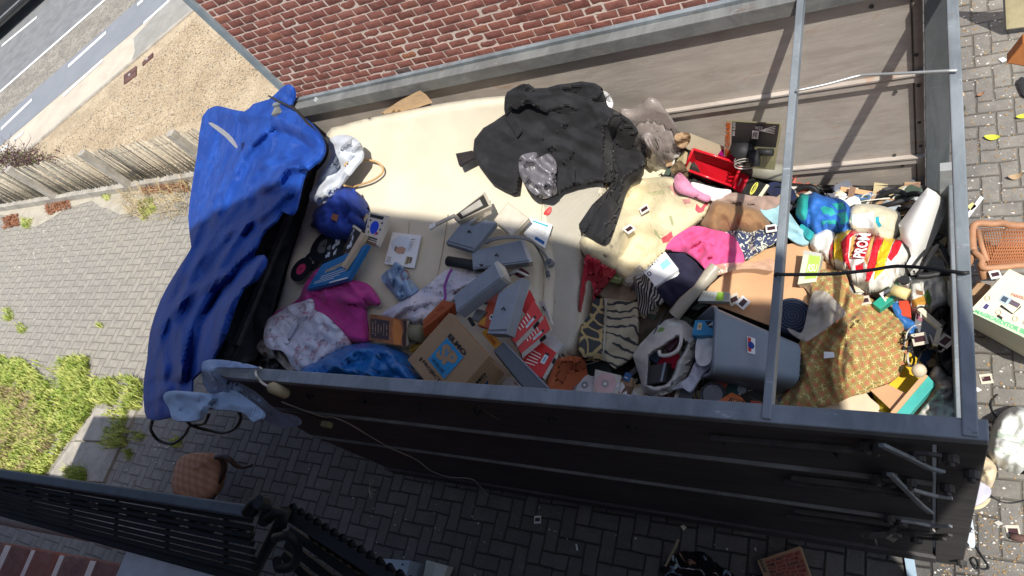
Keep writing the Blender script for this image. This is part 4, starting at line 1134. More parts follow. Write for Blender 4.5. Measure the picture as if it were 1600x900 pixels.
for (x0, y0, x1, y1), n_ in (((1440,540,1495,650), 34), ((1405,430,1490,560), 40), ((1330,440,1400,480), 16), ((1195,560,1240,640), 26), ((960,590,1010,625), 12), ((1230,300,1440,325), 22), ((1440,330,1485,430), 18)):
    for k in range(n_):      # crumpled pale scraps
        px, py = R.uniform(x0, x1), R.uniform(y0, y1); c = Q(px, py, hz(px, py)+R.uniform(-.06, .05)); s_ = R.uniform(.02, .055); a = R.uniform(0, 6.28); pts = []
        for i in range(7): rr = s_*R.uniform(.5, 1.1); pts.append(c + Vector((math.cos(a+i*.9)*rr, math.sin(a+i*.9)*rr, R.uniform(-.012, .012))))
        ce = c + Vector((0, 0, R.uniform(.004, .022))); mb.add([ce] + pts + [ce - Vector((0,0,.012))], [[0, 1+i, 1+(i+1) % 7] for i in range(7)] + [[8, 1+(i+1) % 7, 1+i] for i in range(7)], R.choice(pale))
simple('loose_clutter', mb, 'dark loose clutter filling the gaps of the heap', 'clutter', kind='stuff')

# ------------------------------------------------------------------ mattress
g = NT('mattress_cover'); p = g.pos(); sp = g.n('SeparateXYZ', {0: p})
d1 = g.ma('SINE', g.ma('MULTIPLY', g.ma('ADD', sp.outputs[0], sp.outputs[1]), 800)); d2 = g.ma('SINE', g.ma('MULTIPLY', g.ma('SUBTRACT', sp.outputs[0], sp.outputs[1]), 800))
n1 = g.noise(3, p, 5, .6); n2 = g.noise(1.1, p, 3)
c = g.mix(g.ramp(n1, .3, .7), (.60,.54,.42), (.67,.61,.48)); c = g.mix(g.ma('MULTIPLY', g.ramp(n2, .5, .75), .25), c, (.60,.49,.33))
m_matt = g.set(c, .9, .1, 0, g.ma('ADD', g.ma('MULTIPLY', g.ma('MULTIPLY', d1, d2), .05), n1), .25, .004, .15)
g = NT('mattress_knit'); p = g.pos(); sp = g.n('SeparateXYZ', {0: p})
d1 = g.ma('SINE', g.ma('MULTIPLY', g.ma('ADD', sp.outputs[0], g.ma('MULTIPLY', sp.outputs[1], .5)), 720)); d2 = g.ma('SINE', g.ma('MULTIPLY', g.ma('SUBTRACT', sp.outputs[0], g.ma('MULTIPLY', sp.outputs[1], 1.2)), 720))
dd = g.ma('MULTIPLY', d1, d2); n1 = g.noise(4, p, 4)
c = g.mix(g.ramp(n1, .3, .7), (.56,.53,.45), (.63,.59,.50)); c = g.mix(g.ma('MULTIPLY', g.ramp(dd, .25, .7), .35), c, (.36,.33,.27))
m_knit = g.set(c, .9, .1, 0, g.ma('MULTIPLY', dd, -1), .7, .003)
OM = [(511,208),(535,196),(570,186),(640,172),(700,160),(785,150),(870,150),(940,165),(950,205),(948,260),(943,300),(930,345),(915,375),(913,420),(907,470),(901,530),(893,548),(878,556),(860,575),(840,620),(600,605),(425,585),(415,560),(420,510),(436,470),(455,400),(478,330),(492,280)]
T = Thing('mattress', 'big cream mattress lying tilted across the front half of the load', 'mattress')
knit = [(846,300),(990,260),(990,620),(880,640),(862,520),(868,420)]
mb = MB()
drape(mb, OM, m_matt, z=lambda a, b: np.maximum(zmat(a, b), zwall(a, b)+.012), step=6, nf=0, amp=.01, thick=.14, smooth=3, drop=.035, dr=12, rump=.006, rs=70, seed=2, paint=[(knit, m_knit)],
      folds=[([(835,310),(845,420),(838,560)], -.012, 4), ([(560,350),(540,560)], -.008, 3), ([(690,340),(660,560)], -.007, 3), ([(620,200),(600,330)], .008, 12)])
T.part('cover', mb)
for pl in ([(566,322),(560,400),(549,470),(545,535)], [(700,335),(690,400),(676,470),(668,530)], [(640,345),(632,420),(622,470)], [(848,300),(846,360),(850,430),(846,500)]):
    mb = MB(); mb.tube(crom([P(x, y, hz(x, y)+.001) for x, y in pl], 5), .0028, M('seam_shadow_thread', (.40,.34,.25), rough=.95), 5); T.part('seam', mb)
T.done()
cloth_thing('sheet_corner', [(596,176),(625,157),(656,141),(666,148),(674,158),(650,166),(625,172)], cloth('peach_cotton', (.66,.46,.27)), 'peach coloured corner of a sheet sticking up at the far edge of the mattress', 'sheet',
            z=lambda a, b: 2.24+0*a, step=4, nf=4, amp=.01, wid=5, ln=30, smooth=0, drop=.005, seed=3)

# ------------------------------------------------------------------ coat
m_wool = cloth('dark_grey_wool', (.026,.026,.029), var=.2, weave=600, sheen=.08, wr=6, wd=.002, spec=.06)
g = NT('grey_satin'); n1 = g.noise(18, g.pos(), 4, .5, 1.5)
m_satin = g.set(g.mix(n1, (.13,.125,.14), (.24,.23,.255)), .32, .6, .15, n1, .5, .01)
CO = [(739,238),(741,218),(755,200),(772,190),(789,178),(788,160),(792,144),(812,133),(826,131),(836,138),(855,137),(872,132),(890,130),(908,127),(930,130),(940,136),(944,150),(950,166),(968,176),(983,186),(995,200),(1005,220),(1008,240),(1006,256),(998,270),(985,285),(976,300),
      (974,312),(968,330),(962,352),(951,377),(940,378),(925,370),(905,357),(908,345),(925,320),(950,296),(957,282),(940,283),(905,287),(880,296),(869,303),(850,311),(838,306),(826,296),(816,282),(811,272),(809,300),(800,302),(785,295),(768,285),(756,270),(745,255)]
T = Thing('coat', 'dark grey wool coat spread over the mattress with its satin lining showing', 'coat')
mb = MB()
cf = [([(838,175),(862,168),(900,158),(935,150)], .035, 7), ([(800,195),(835,205),(870,195),(890,190)], .022, 6), ([(865,195),(900,215),(940,235),(975,255)], .03, 6), ([(850,190),(868,186),(885,196)], .03, 5),
      ([(770,200),(785,240),(780,275)], .018, 10), ([(745,230),(780,240),(810,245)], .012, 6), ([(842,235),(870,225),(890,235),(878,250),(868,245)], .04, 5), ([(880,225),(920,250),(955,275)], .028, 6),
      ([(860,240),(885,262),(905,280)], -.02, 5), ([(960,245),(975,275),(968,300)], -.05, 4), ([(900,210),(945,225),(985,235)], .02, 7), ([(990,200),(1000,225),(995,255)], .02, 6), ([(940,140),(925,165),(960,185)], .028, 6), ([(825,215),(850,215)], .025, 5), ([(905,350),(935,340),(960,330)], .015, 6), ([(925,330),(950,345)], .012, 5)]
cf = [(pl, a_*.55, w_*1.15) for pl, a_, w_ in cf]
drape(mb, CO, m_wool, lift=.06, step=3.2, nf=20, amp=.009, wid=3.6, ln=90, ang=30, thick=.03, smooth=0, drop=.035, dr=5, rump=.003, run=.2, rs=20, seed=12, folds=cf)
T.part('body', mb)
mb = MB(); drape(mb, [(812,246),(822,240),(838,238),(842,246),(856,240),(866,248),(869,262),(868,285),(869,300),(850,309),(838,305),(826,296),(816,282),(811,266)], m_satin, lift=.092, step=3, nf=10, amp=.02, wid=4.5, ln=40, thick=.01, seed=3, drop=.01, dr=5, rump=.008, rs=9)
T.part('lining', mb)
mb = MB(); drape(mb, [(789,178),(788,160),(792,145),(812,133),(824,132),(836,150),(853,168),(850,172),(835,165),(822,158),(806,168),(798,166)], m_wool, lift=.105, step=3, nf=2, amp=.006, wid=6, thick=.018, smooth=2, drop=.012, dr=5, rump=.003, seed=4, folds=[([(812,140),(840,165)], .012, 5)])
T.part('collar', mb)
mb = MB(); drape(mb, [(787,180),(798,173),(815,204),(807,214)], m_wool, lift=.088, step=3, nf=0, thick=.008, smooth=0, drop=.004, dr=3, rump=.001); T.part('pocket_flap', mb)
mb = MB(); drape(mb, [(905,358),(910,342),(928,318),(950,297),(960,290),(962,270),(957,250),(970,245),(990,255),(1004,250),(1000,268),(984,288),(975,306),(968,330),(951,377),(936,378)], m_wool, lift=.12, step=3.4, nf=8, amp=.01, wid=6, ln=50, ang=110, thick=.04, smooth=2, drop=.04, dr=9, rump=.005, seed=5,
      folds=[([(958,248),(966,275),(960,300)], -.04, 3)])
T.part('sleeve', mb)
mb = MB(); drape(mb, [(893,262),(897,260),(898,284),(894,285)], m_wool, lift=.10, step=3, nf=0, thick=.006, smooth=0, drop=.0, rump=0); T.part('pocket_flap', mb)
T.done()
card('foil_packet', [(712,240),(738,235),(742,246),(717,258)], 2.16, M('dark_foil', (.10,.10,.11), rough=.2, metal=.8, bump=.6, bs=12, bd=.01), 'shiny dark foil packet poking out from under the coat hem', 'packet', h=.02)
cloth_thing('white_paper', [(940,143),(950,145),(957,158),(954,168),(946,160)], m_white, 'small white sheet showing behind the coat shoulder', 'paper', lift=.05, step=3, nf=1, amp=.005, thick=.01)
mb = MB(); mb.tube(crom([P(974,330,1.49), P(985,324,1.49), P(1000,314,1.49), P(1015,306,1.5), P(1024,298,1.5)], 4), lambda t: .005+.006*t, m_wool, 6)
simple('fabric_belt', mb, 'thin dark fabric belt lying over the flowered quilt beside the coat sleeve', 'belt')
cloth_thing('red_scrap', [(849,334),(855,326),(861,323),(861,330),(856,336)], m_red, 'small red plastic scrap on the mattress below the coat', 'scrap', lift=.01, step=3, nf=1, amp=.004, thick=.004, rump=0)

# ------------------------------------------------------------------ bags and paper at the left
m_bagw = M('pale_grey_bag_fabric', (.56,.60,.66), rough=.6, var=.15, vs=9, bump=.3, bs=20, bd=.006, dirt=.3)
T = Thing('tote_bag', 'pale grey crumpled tote bag with tan cord handles at the end of the mattress', 'bag')
mb = MB(); drape(mb, [(513,222),(524,212),(542,211),(558,218),(566,232),(565,247),(556,258),(545,272),(534,286),(524,302),(512,315),(497,320),(485,315),(484,303),(494,288),(503,270),(512,256),(518,240)], m_bagw, lift=.11, step=3.6, nf=12, amp=.018, wid=5, ln=60, ang=125, thick=.05, drop=.05, dr=8, rump=.008, seed=6,
      folds=[([(515,225),(540,222),(556,232)], .02, 6), ([(505,310),(525,295),(545,262)], .03, 5)])
T.part('body', mb)
mb = MB()
for pl in ([(541,255),(555,250),(572,250),(588,253),(598,262),(596,272),(582,282),(565,288),(550,292),(538,290)], [(538,258),(552,256),(566,252)], [(500,338),(515,322),(522,310),(528,296)]):
    mb.tube(crom([P(x, y, hz(x, y)+(.03 if 545 < x else .12)) for x, y in pl], 4), .006, M('tan_cord', (.52,.33,.15), rough=.8), 7)
T.part('handle', mb); T.done()
m_denim = M('royal_blue_canvas', (.020,.052,.30), rough=.8, var=.2, vs=14, bump=.5, bs=400, bd=.002, dirt=.2)
T = Thing('backpack', 'small royal blue canvas backpack with a square leather patch', 'backpack')
mb = MB(); drape(mb, [(488,342),(490,330),(502,318),(514,304),(524,294),(538,290),(550,294),(557,303),(560,318),(557,335),(550,350),(540,360),(522,366),(502,363),(491,354)], m_denim, lift=.15, step=3.2, nf=9, amp=.02, wid=5, ln=50, thick=.1, drop=.10, dr=13, rump=.01, seed=9,
      folds=[([(548,300),(545,325),(535,345)], -.03, 4), ([(520,300),(540,310),(552,325)], .02, 5), ([(500,325),(515,345),(530,352)], .015, 5)])
T.part('body', mb)
mb = MB(); carton(mb, [(515,341),(520,333),(529,336),(525,346)], hz(522,340)+.158, .006, M('leather_patch', (.32,.13,.06), rough=.6)); T.part('leather_patch', mb)
mb = MB(); mb.tube(crom([P(552,296,2.2), P(556,310,2.19), P(554,328,2.18), P(546,346,2.15)], 4), .010, m_denim, 6); T.part('strap', mb); T.done()

def p_game(mb, t):
    rect(mb, t, .12, .82, .80, .93, m_k); rect(mb, t, .05, .15, .93, .20, m_k); rect(mb, t, .05, .09, .93, .12, m_k)
    decal(mb, t, [(.5+.23*math.cos(a), .52+.22*math.sin(a)) for a in [i*.35 for i in range(18)]], M('cobalt_print', (.01,.06,.6), rough=.4))
    for u, v in ((.2,.72),(.14,.5),(.24,.33),(.82,.72),(.86,.5),(.78,.36)): decal(mb, t, [(u+.05*math.cos(a), v+.035*math.sin(a)) for a in [i*.7 for i in range(9)]], m_k)
    decal(mb, t, [(.66,.3),(.75,.3),(.74,.4),(.67,.42)], M('magenta_print', (.6,.03,.2)))
    rect(mb, t, .02, .0, .98, .05, M('brown_print', (.2,.1,.06)), .001)
mb = MB(); t, b = carton(mb, [(567,376),(588,383),(608,337),(576,330)], (2.11,2.09,2.13), .035, M('aged_white_tin', (.60,.54,.46), rough=.4, dirt=.4), bev=.006); p_game(mb, t)
simple('flat_tin', mb, 'flat white tin with a cobalt blue oval on its lid, beside the backpack', 'tin')
def p_comic(mb, t):
    R_ = random.Random(3); cl = [M('comic_orange', (.65,.30,.08)), M('comic_blue', (.2,.3,.4)), M('comic_white', (.7,.68,.62)), M('comic_brown', (.18,.1,.06))]
    for _ in range(16):
        u, v = R_.uniform(.05,.8), R_.uniform(.05,.8); decal(mb, t, [(u,v),(u+R_.uniform(.05,.2),v+R_.uniform(-.04,.06)),(u+R_.uniform(.05,.16),v+R_.uniform(.08,.2)),(u,v+R_.uniform(.05,.15))], R_.choice(cl), .0015+.0002*_)
card('comic_page', [(549,352),(562,358),(576,336),(562,324)], Lf(.06), m_cream, 'colourful comic page sticking out beside the backpack', 'paper', paint=p_comic, h=.006)
# vinyl singles
m_vin = M('vinyl', (.012,.012,.014), rough=.3, var=.1, spec=.6, bump=.1)
def record(px, py, r, lab, colr, tilt=(0,0,1), lift=.02):
    c = P(px, py, hz(px, py)+lift); T = Thing('vinyl_record', lab, 'record', 'small vinyl records')
    mb = MB(); mb.disc(c, tilt, r, .003, m_vin, 40); T.part('disc', mb)
    n_ = Vector(tilt).normalized(); mb = MB(); mb.disc(c+n_*.0034, tilt, r*.45, .0012, colr, 24); mb.disc(c+n_*.005, tilt, r*.08, .0006, m_k, 10); T.part('label', mb); T.done()
record(507, 385, .105, 'largest black vinyl record half covered by the photo sleeves', M('dark_label', (.1,.1,.1)), lift=.03)
record(487, 408, .070, 'black vinyl record with a grey brown label behind the red label one', M('taupe_label', (.25,.2,.17)), lift=.035)
record(471, 421, .078, 'black vinyl record with a magenta red label nearest the dark end wall', M('magenta_label', (.45,.03,.10)), lift=.05)
def p_photo(mb, t, seed):
    R_ = random.Random(seed); wl = M('photo_white', (.55,.6,.68)); gl = M('photo_grey', (.2,.22,.24))
    for _ in range(9):
        u, v = R_.uniform(.1,.65), R_.uniform(.1,.7); decal(mb, t, [(u,v),(u+R_.uniform(.06,.22),v+R_.uniform(-.05,.05)),(u+R_.uniform(.1,.25),v+R_.uniform(.1,.25)),(u-.03,v+R_.uniform(.1,.2))], R_.choice([wl, wl, gl]), .0015+.0002*_)
mb = MB(); t, b = carton(mb, [(503,412),(534,398),(541,352),(512,372)], (2.05,2.06,2.08), .01, M('black_sleeve', (.02,.022,.025), rough=.4)); p_photo(mb, t, 4); simple('record_sleeve', mb, 'black record sleeve with a white figure photo, beside the vinyl records', 'sleeve')
mb = MB(); t, b = carton(mb, [(538,392),(549,395),(566,360),(552,350)], (2.12,2.12,2.14), .02, M('aged_sleeve', (.05,.04,.035), rough=.4)); p_photo(mb, t, 8); rect(mb, t, .0, .9, 1, 1, m_cream, .002); simple('record_sleeve', mb, 'worn record sleeve with a portrait photo, tilted next to the flat tin', 'sleeve')
mb = MB(); carton(mb, [(533,416),(537,418),(571,366),(565,362)], (2.13,2.13,2.15), .03, M('book_edge_cream', (.5,.4,.28))); simple('thin_book', mb, 'thin cream edged book standing along the blue book', 'book')
# blue book
mb = MB(); m_bb = plastic('blue_book_cover', (.012,.14,.36), rough=.35); t, b = carton(mb, [(479,452),(544,435),(575,381),(503,413)], (2.09,2.08,2.12), .03, m_bb)
for u0, u1, v in ((.2,.85,.30),(.1,.7,.22),(.2,.8,.38),(.12,.6,.15)): rect(mb, t, u0, v, u1, v+.018, m_w)
R_ = random.Random(6)
for k in range(9): u = .25+k*.055; rect(mb, t, u, .48+R_.uniform(-.03,.03)+k*.01, u+.035, .62+k*.012, M('straw_print', (.5,.4,.2)), .002)
rect(mb, t, .55, .0, .98, .05, M('pale_strip', (.6,.65,.7)), .002)
simple('book', mb, 'large blue hardback book with white title lines, on the magenta cloth', 'book')
m_mag = cloth('magenta_cotton', (.42,.045,.23), var=.15)
cloth_thing('magenta_cloth', [(425,493),(436,484),(455,475),(468,464),(474,448),(484,432),(496,420),(508,418),(530,432),(548,436),(565,440),(578,446),(592,468),(588,476),(572,477),(572,500),(576,528),(565,534),(548,533),(530,520),(510,505),(492,482),(478,474),(455,480),(440,490),(428,497)], m_mag,
            'magenta cotton garment crumpled beneath the blue book', 'garment', lift=.05, step=3.6, nf=18, amp=.018, wid=5, ln=70, ang=30, thick=.03, drop=.03, dr=6, rump=.008, seed=14, folds=[([(488,478),(520,500),(560,530)], .03, 5), ([(500,460),(540,466),(575,472)], .025, 6), ([(470,470),(490,450),(500,425)], .03, 6)])
def m_floral(name, base, fl, leaf, sc=9, th=.42, sc2=28):
    g = NT(name); p = g.pos(); n1 = g.noise(sc, p, 5, .65, .8); n2 = g.noise(sc2, p, 4, .7, 1.0); n3 = g.noise(sc*1.7, g.pos((1,1,1), rot=(0,0,1)), 4, .6)
    c = g.mix(g.ramp(g.noise(3, p), .3, .7), base, tuple(x*.88 for x in base))
    f = g.ma('MULTIPLY', g.ramp(n1, th+.12, th+.16), g.ma('ADD', g.ma('MULTIPLY', g.ramp(n2, .4, .6), .6), .35))
    c = g.mix(f, c, fl); c = g.mix(g.ma('MULTIPLY', g.ramp(n3, .64, .67), .8), c, leaf)
    return g.set(c, .9, .1, 0, crease(g, 9), .5, .004, .1)
m_fl1 = m_floral('rose_print_cotton', (.60,.62,.72), (.33,.18,.23), (.12,.14,.16), 11, .42)
cloth_thing('floral_trousers', [(412,522),(418,500),(432,490),(452,477),(470,472),(487,467),(490,483),(505,490),(522,505),(540,525),(546,538),(530,546),(510,560),(490,570),(468,580),(456,572),(448,556),(438,547),(424,546),(414,538)], m_fl1,
            'white garment printed with mauve roses, in the front corner of the load', 'garment', lift=.085, step=3.6, nf=14, amp=.02, wid=6, ln=60, ang=40, thick=.04, drop=.05, dr=9, rump=.01, seed=15, folds=[([(490,486),(468,510),(450,535)], -.035, 4), ([(440,490),(425,520)], .02, 7), ([(510,500),(480,545)], .02, 8)])
cloth_thing('grey_scarf', [(401,541),(410,530),(420,528),(434,543),(440,555),(460,575),(450,580),(430,560),(416,560),(405,550)], cloth('mottled_grey_cloth', (.19,.17,.15), var=.5, weave=60), 'mottled grey scarf wadded in the front corner beside the rose print', 'scarf', lift=.06, step=3.4, nf=8, amp=.02, wid=4, ln=30, thick=.04, drop=.03, seed=16)
cloth_thing('black_bag', [(408,560),(425,558),(445,570),(468,582),(465,596),(430,592),(406,580)], M('black_bin_bag', (.03,.028,.03), rough=.3, bump=.6, bs=20, bd=.01), 'black plastic bag crumpled low in the front corner', 'bag', lift=.02, step=3.6, nf=8, amp=.02, wid=5, ln=30, thick=.04, drop=.03, seed=17)
g = NT('blue_bin_bag'); n1 = g.noise(7, g.pos(), 5, .6, 1.6); n2 = g.noise(24, g.pos((1,2.5,1)), 4, .6, 1)
m_bbag = g.set(g.mix(g.ramp(n1, .3, .7), (.008,.10,.36), (.02,.19,.52)), .24, .6, 0, g.ma('ADD', n1, g.ma('MULTIPLY', n2, .5)), .8, .014)
cloth_thing('blue_bag', [(466,580),(478,570),(498,560),(520,548),(545,539),(575,535),(600,538),(622,544),(636,556),(646,572),(655,585),(662,612),(620,612),(560,604),(500,598),(455,595)], m_bbag,
            'bright blue plastic bag bulging over the near rail beside the cardboard box', 'bag', lift=.17, step=3.4, nf=26, amp=.022, wid=4.5, ln=60, thick=.12, drop=.12, dr=14, rump=.012, rs=18, seed=18, folds=[([(560,600),(580,570),(590,548)], .035, 5), ([(500,590),(540,560),(570,540)], .03, 5), ([(600,545),(620,570),(650,600)], .03, 6), ([(580,548),(610,575)], -.025, 5)])
# card with a striped drawing
def p_draw(mb, t):
    sk = M('tan_print', (.5,.3,.22)); br = M('dull_brown_print', (.2,.15,.1)); ol = M('olive_print', (.42,.38,.2)); pl = M('pale_blue_print', (.62,.70,.78))
    decal(mb, t, [(.42+.36*math.cos(a), .66+.26*math.sin(a)) for a in [i*.42 for i in range(15)]], pl, .001)
    decal(mb, t, [(.25,.42),(.38,.36),(.58,.38),(.6,.55),(.45,.6),(.3,.55)], sk, .002)
    decal(mb, t, [(.22,.46),(.27,.4),(.3,.56),(.24,.6)], br, .0025)
    for k in range(5): decal(mb, t, [(.64+.015*k,.45+.09*k),(.74+.02*k,.5+.09*k),(.80+.02*k,.56+.08*k),(.72,.5+.09*k)], br if k % 2 == 0 else ol, .002)
    for k in range(4): decal(mb, t, [(.66+.05*k,.08+.02*k),(.72+.05*k,.06+.02*k),(.74+.05*k,.3),(.68+.04*k,.32)], ol if k % 2 == 0 else br, .002)
    for k in range(4): rect(mb, t, .05, .06+.05*k, .2, .075+.05*k, br, .002)
mb = MB(); t, b = carton(mb, [(600.5,412),(647,419),(658,368),(613,362.6)], Lf(.022), .004, m_white, bev=0); p_draw(mb, t)
simple('printed_card', mb, 'square white card with a colour drawing lying alone on the mattress', 'card')
mb = MB(); drape(mb, [(595,434),(603,424),(612,417),(618,409),(627,414),(632,424),(641,436),(653,452),(645,460),(634,464),(622,469),(615,460),(604,448)], M('steel_blue_foil', (.25,.36,.52), rough=.32, metal=.2, var=.2, vs=25, bump=.5, bs=14, bd=.01), lift=.04, step=3, nf=10, amp=.016, wid=4, ln=40, ang=70, thick=.02, drop=.02, seed=20, folds=[([(617,410),(620,440),(622,468)], .03, 4)], rump=.01)
q = [P(x, y, hz(x, y)+.075) for x, y in ((624,436),(640,440),(642,424),(628,420))]
for k in range(14):
    a = k*6.283/14; decal(mb, q, [(.5+.5*math.cos(a), .5+.5*math.sin(a)), (.5+.5*math.cos(a+.25), .5+.5*math.sin(a+.25)), (.5+.36*math.cos(a+.25), .5+.36*math.sin(a+.25)), (.5+.36*math.cos(a), .5+.36*math.sin(a))], M('maroon_print', (.2,.03,.06)), .004)
simple('foil_bag', mb, 'crumpled steel blue gift bag with a round maroon emblem, below the drawing card', 'bag')
# speckled white cloth with a purple hem
g = NT('speckled_cotton'); n1 = g.noise(60, g.pos(), 3, .5); n2 = g.noise(22, g.pos((1,1,1), rot=(0,0,.5)), 5, .7, 2)
c = g.mix(g.ramp(g.noise(4, g.pos()), .3, .7), (.56,.56,.66), (.66,.64,.68)); c = g.mix(g.ma('MULTIPLY', g.ramp(n1, .64, .68), .9), c, (.06,.05,.05)); c = g.mix(g.ma('MULTIPLY', g.ramp(n2, .62, .66), .5), c, (.35,.26,.2))
m_spk = g.set(c, .9, .1, 0, crease(g, 12), .5, .004)
T = Thing('speckled_cloth', 'white speckled cloth with a purple hem, bunched behind the grey boxes', 'cloth')
mb = MB(); drape(mb, [(598,492),(608,482),(626,472),(645,462),(658,452),(675,440),(688,428),(702,420),(722,418),(742,420),(752,430),(740,445),(716,458),(702,482),(692,470),(676,486),(668,500),(664,518),(648,510),(636,502),(620,500)], m_spk,
      lift=.05, step=3.4, nf=20, amp=.018, wid=4.5, ln=60, ang=150, thick=.03, drop=.03, dr=6, rump=.009, seed=21, folds=[([(605,490),(640,478),(680,470)], .03, 5), ([(640,500),(670,485)], .03, 5)])
T.part('body', mb)
mb = MB(); mb.tube(crom([P(x, y, hz(x, y)+.095) for x, y in ((706,420),(700,432),(695,448),(696,462),(693,474))], 4), .007, M('purple_ribbon', (.28,.07,.33)), 6); T.part('hem', mb); T.done()
# paperback with a dark title panel
mb = MB(); m_bk = M('amber_brown_cover', (.25,.09,.03), rough=.4, var=.5, vs=9, dirt=.5); t, b = carton(mb, [(576,531),(634,542),(635,501),(577,492)], (2.0,1.98,1.99), .05, m_bk, ext=(1, (639,540)))
rect(mb, t, .05, .12, .55, .88, M('plum_panel', (.045,.03,.035)), .0012)
for k in range(6):
    u = .09 + k*.075; 
    q = [qpt(t, u+.045, .2), qpt(t, u+.045, .8), qpt(t, u, .8), qpt(t, u, .2)]
    text(mb, q, ['LLERS', 'DE UREN VAN', 'WAAR', 'Dagen', 'onderweg', 'in de'][k], (.1,.0,.2,.3,.1,.15)[k], .15, (.9,1.,.8,.7,.9,.85)[k], .8, M('sand_print', (.45,.30,.20)))
decal(mb, t, [(.70,.0),(.86,.05),(.9,.5),(.84,.95),(.66,.98),(.63,.5)], M('glow_orange_print', (.48,.17,.04)), .001); decal(mb, t, [(.92,.0),(1,0),(1,1),(.9,1),(.94,.6),(.9,.3)], M('deep_brown', (.04,.02,.015)), .001)
for s_ in sides(t, b)[1:2]: rect(mb, s_, .02, .1, .98, .9, M('page_edge', (.62,.58,.50)), .0012)
simple('paperback', mb, 'thick amber brown paperback with a dark title panel beside the blue bag', 'book')
mb = MB(); mb.tube([P(640,520,1.93), P(662,522,1.93)], .045, M('olive_tube', (.20,.19,.12), rough=.7), 14); simple('olive_roll', mb, 'olive coloured roll lying between the paperback and the orange box', 'roll')
mb = MB(); t, b = carton(mb, [(640,549),(664,537),(662,529),(640,541)], hz(650,540)+.06, .03, M('yellow_carton', (.55,.38,.06))); text(mb, t, 'BUSSY', .15, .2, .7, .8, m_k); simple('yellow_box', mb, 'narrow yellow carton with black letters next to the big cardboard box', 'box')
mb = MB(); t, b = carton(mb, [(661,514),(712,474),(692,468),(661,500)], (1.98,2.02,2.04), .06, m_orange, ext=(0, (663,529)))
text(mb, t, 'TUJ', .55, .25, .78, .7, M('dark_orange_print', (.25,.04,.02))); rect(mb, t, .1, .35, .5, .42, M('dark_orange_print', (.25,.04,.02)), .002)
text(mb, sides(t, b)[0][::-1], 'AGFA', .45, .3, .9, .8, M('dark_orange_print', (.25,.04,.02)))
simple('orange_box', mb, 'flat brick orange box leaning on the big cardboard box', 'box')

# ------------------------------------------------------------------ big projector carton
T = Thing('cardboard_box', 'brown cardboard box printed with a blue square and black projector lettering', 'box')
mb = MB(); m_bl = M('cyan_blue_print', (.03,.26,.52), rough=.75, dirt=.1)
A, B_, C_, D_ = topq([(636,562),(696,635),(763,558),(702,488)], (2.0,1.93,2.0))
e = P(790, 584, B_.z*0 + 1.84) - C_
t = [A, B_, C_, D_]; b = [v + e for v in t]
mb.hexa(t, b, m_card, .004); T.part('carton', mb)
mb = MB(); rect(mb, t, .27, .27, .70, .72, m_bl, .0045); text(mb, t, 'SP', .31, .40, .66, .67, m_card, .0062, .05); text(mb, t, 'HI-DELUXE', .34, .30, .62, .36, m_k, .0066)
rect(mb, t, .27, .325, .315, .335, m_card, .006); rect(mb, t, .65, .325, .70, .335, m_card, .006)
text(mb, t, 'ELMO', .265, .735, .70, .81, m_k, .0045, .05); text(mb, t, '8', .16, .15, .20, .22, m_k, .0045, .03); text(mb, t, 'PROJECTOR', .23, .15, .84, .22, m_k, .0045, .03)
T.part('top_print', mb)
sd = sides(t, b)   # side 1: B-C (lower right), side 2: C-D (upper right)
s1 = [sd[1][3], sd[1][2], sd[1][1], sd[1][0]]
mb = MB(); text(mb, s1, 'ELMO', .45, .62, .80, .74, m_k, .0045, .05); text(mb, s1, 'PROJECTOR', .42, .50, .8, .57, m_k, .0045)
decal(mb, s1, [(.35,.1),(.62,.12),(.75,.42),(.55,.38),(.42,.28)], M('navy_print', (.02,.06,.2)), .0045); T.part('side_print', mb)
mb = MB(); s2 = sd[2]; n_ = qn(s2, s2[0] + Vector((1,1,1))); t_ = [qpt(s2, u, v) + n_*.006 for u, v in ((.02,.05),(.98,.05),(.9,.6),(.1,.55))]; mb.hexa(t_, [v - n_*.005 for v in t_], m_card, .001); T.part('flap', mb)
T.done()

# ------------------------------------------------------------------ grey slide boxes and the like
def gbox(label, top, z, h, ext, endcap=None, mat=m_greyp, name='slide_case', catch=True, group='long grey plastic slide cases'):
    T = Thing(name, label, 'case', group); mb = MB(); t, b = carton(mb, top, z, h, mat, ext, .003); T.part('shell', mb)
    if endcap is not None:
        mb = MB(); sd = sides(t, b)[endcap]; n_ = (sum([Vector(v) for v in sd], Vector())/4 - sum(t+b, Vector())/8).normalized()
        tt = [v + n_*.004 for v in sd]; c = sum(tt, Vector())/4; tt = [v.lerp(c, -.01) for v in tt]
        mb.hexa(tt, [v - n_*.02 for v in tt], m_silver, .002); T.part('end_cap', mb)
        mb = MB(); c = [v.lerp(sum(tt, Vector())/4, .35)+n_*.002 for v in tt]; mb.hexa(c, [v-n_*.003 for v in c], M('cap_plate', (.6,.57,.5), rough=.4)); T.part('label_plate', mb)
    mb = MB(); n_ = qn(t); k = .5
    for v0 in ((.04, .06),): 
        u = [qpt(t, .03, .05)+n_*.001, qpt(t, .97, .05)+n_*.001, qpt(t, .97, .09)+n_*.001, qpt(t, .03, .09)+n_*.001]; mb.hexa(u, [v-n_*.0008 for v in u], m_greyd)
    T.part('seam', mb)
    if catch:
        mb = MB(); c = qpt(t, .42, .5) + n_*.004; mb.tube([c, c+Vector((.012,.008,.004)), c+Vector((.02,-.004,.0))], .003, m_k, 6); T.part('catch', mb)
    T.done(); return t, b
gbox('flat grey slide case lying uppermost to the left, beneath the open beige box', [(696,379),(739,392),(776,347),(729,338)], (2.02,2.0,2.04), .035, (1, (742,398)), catch=True)
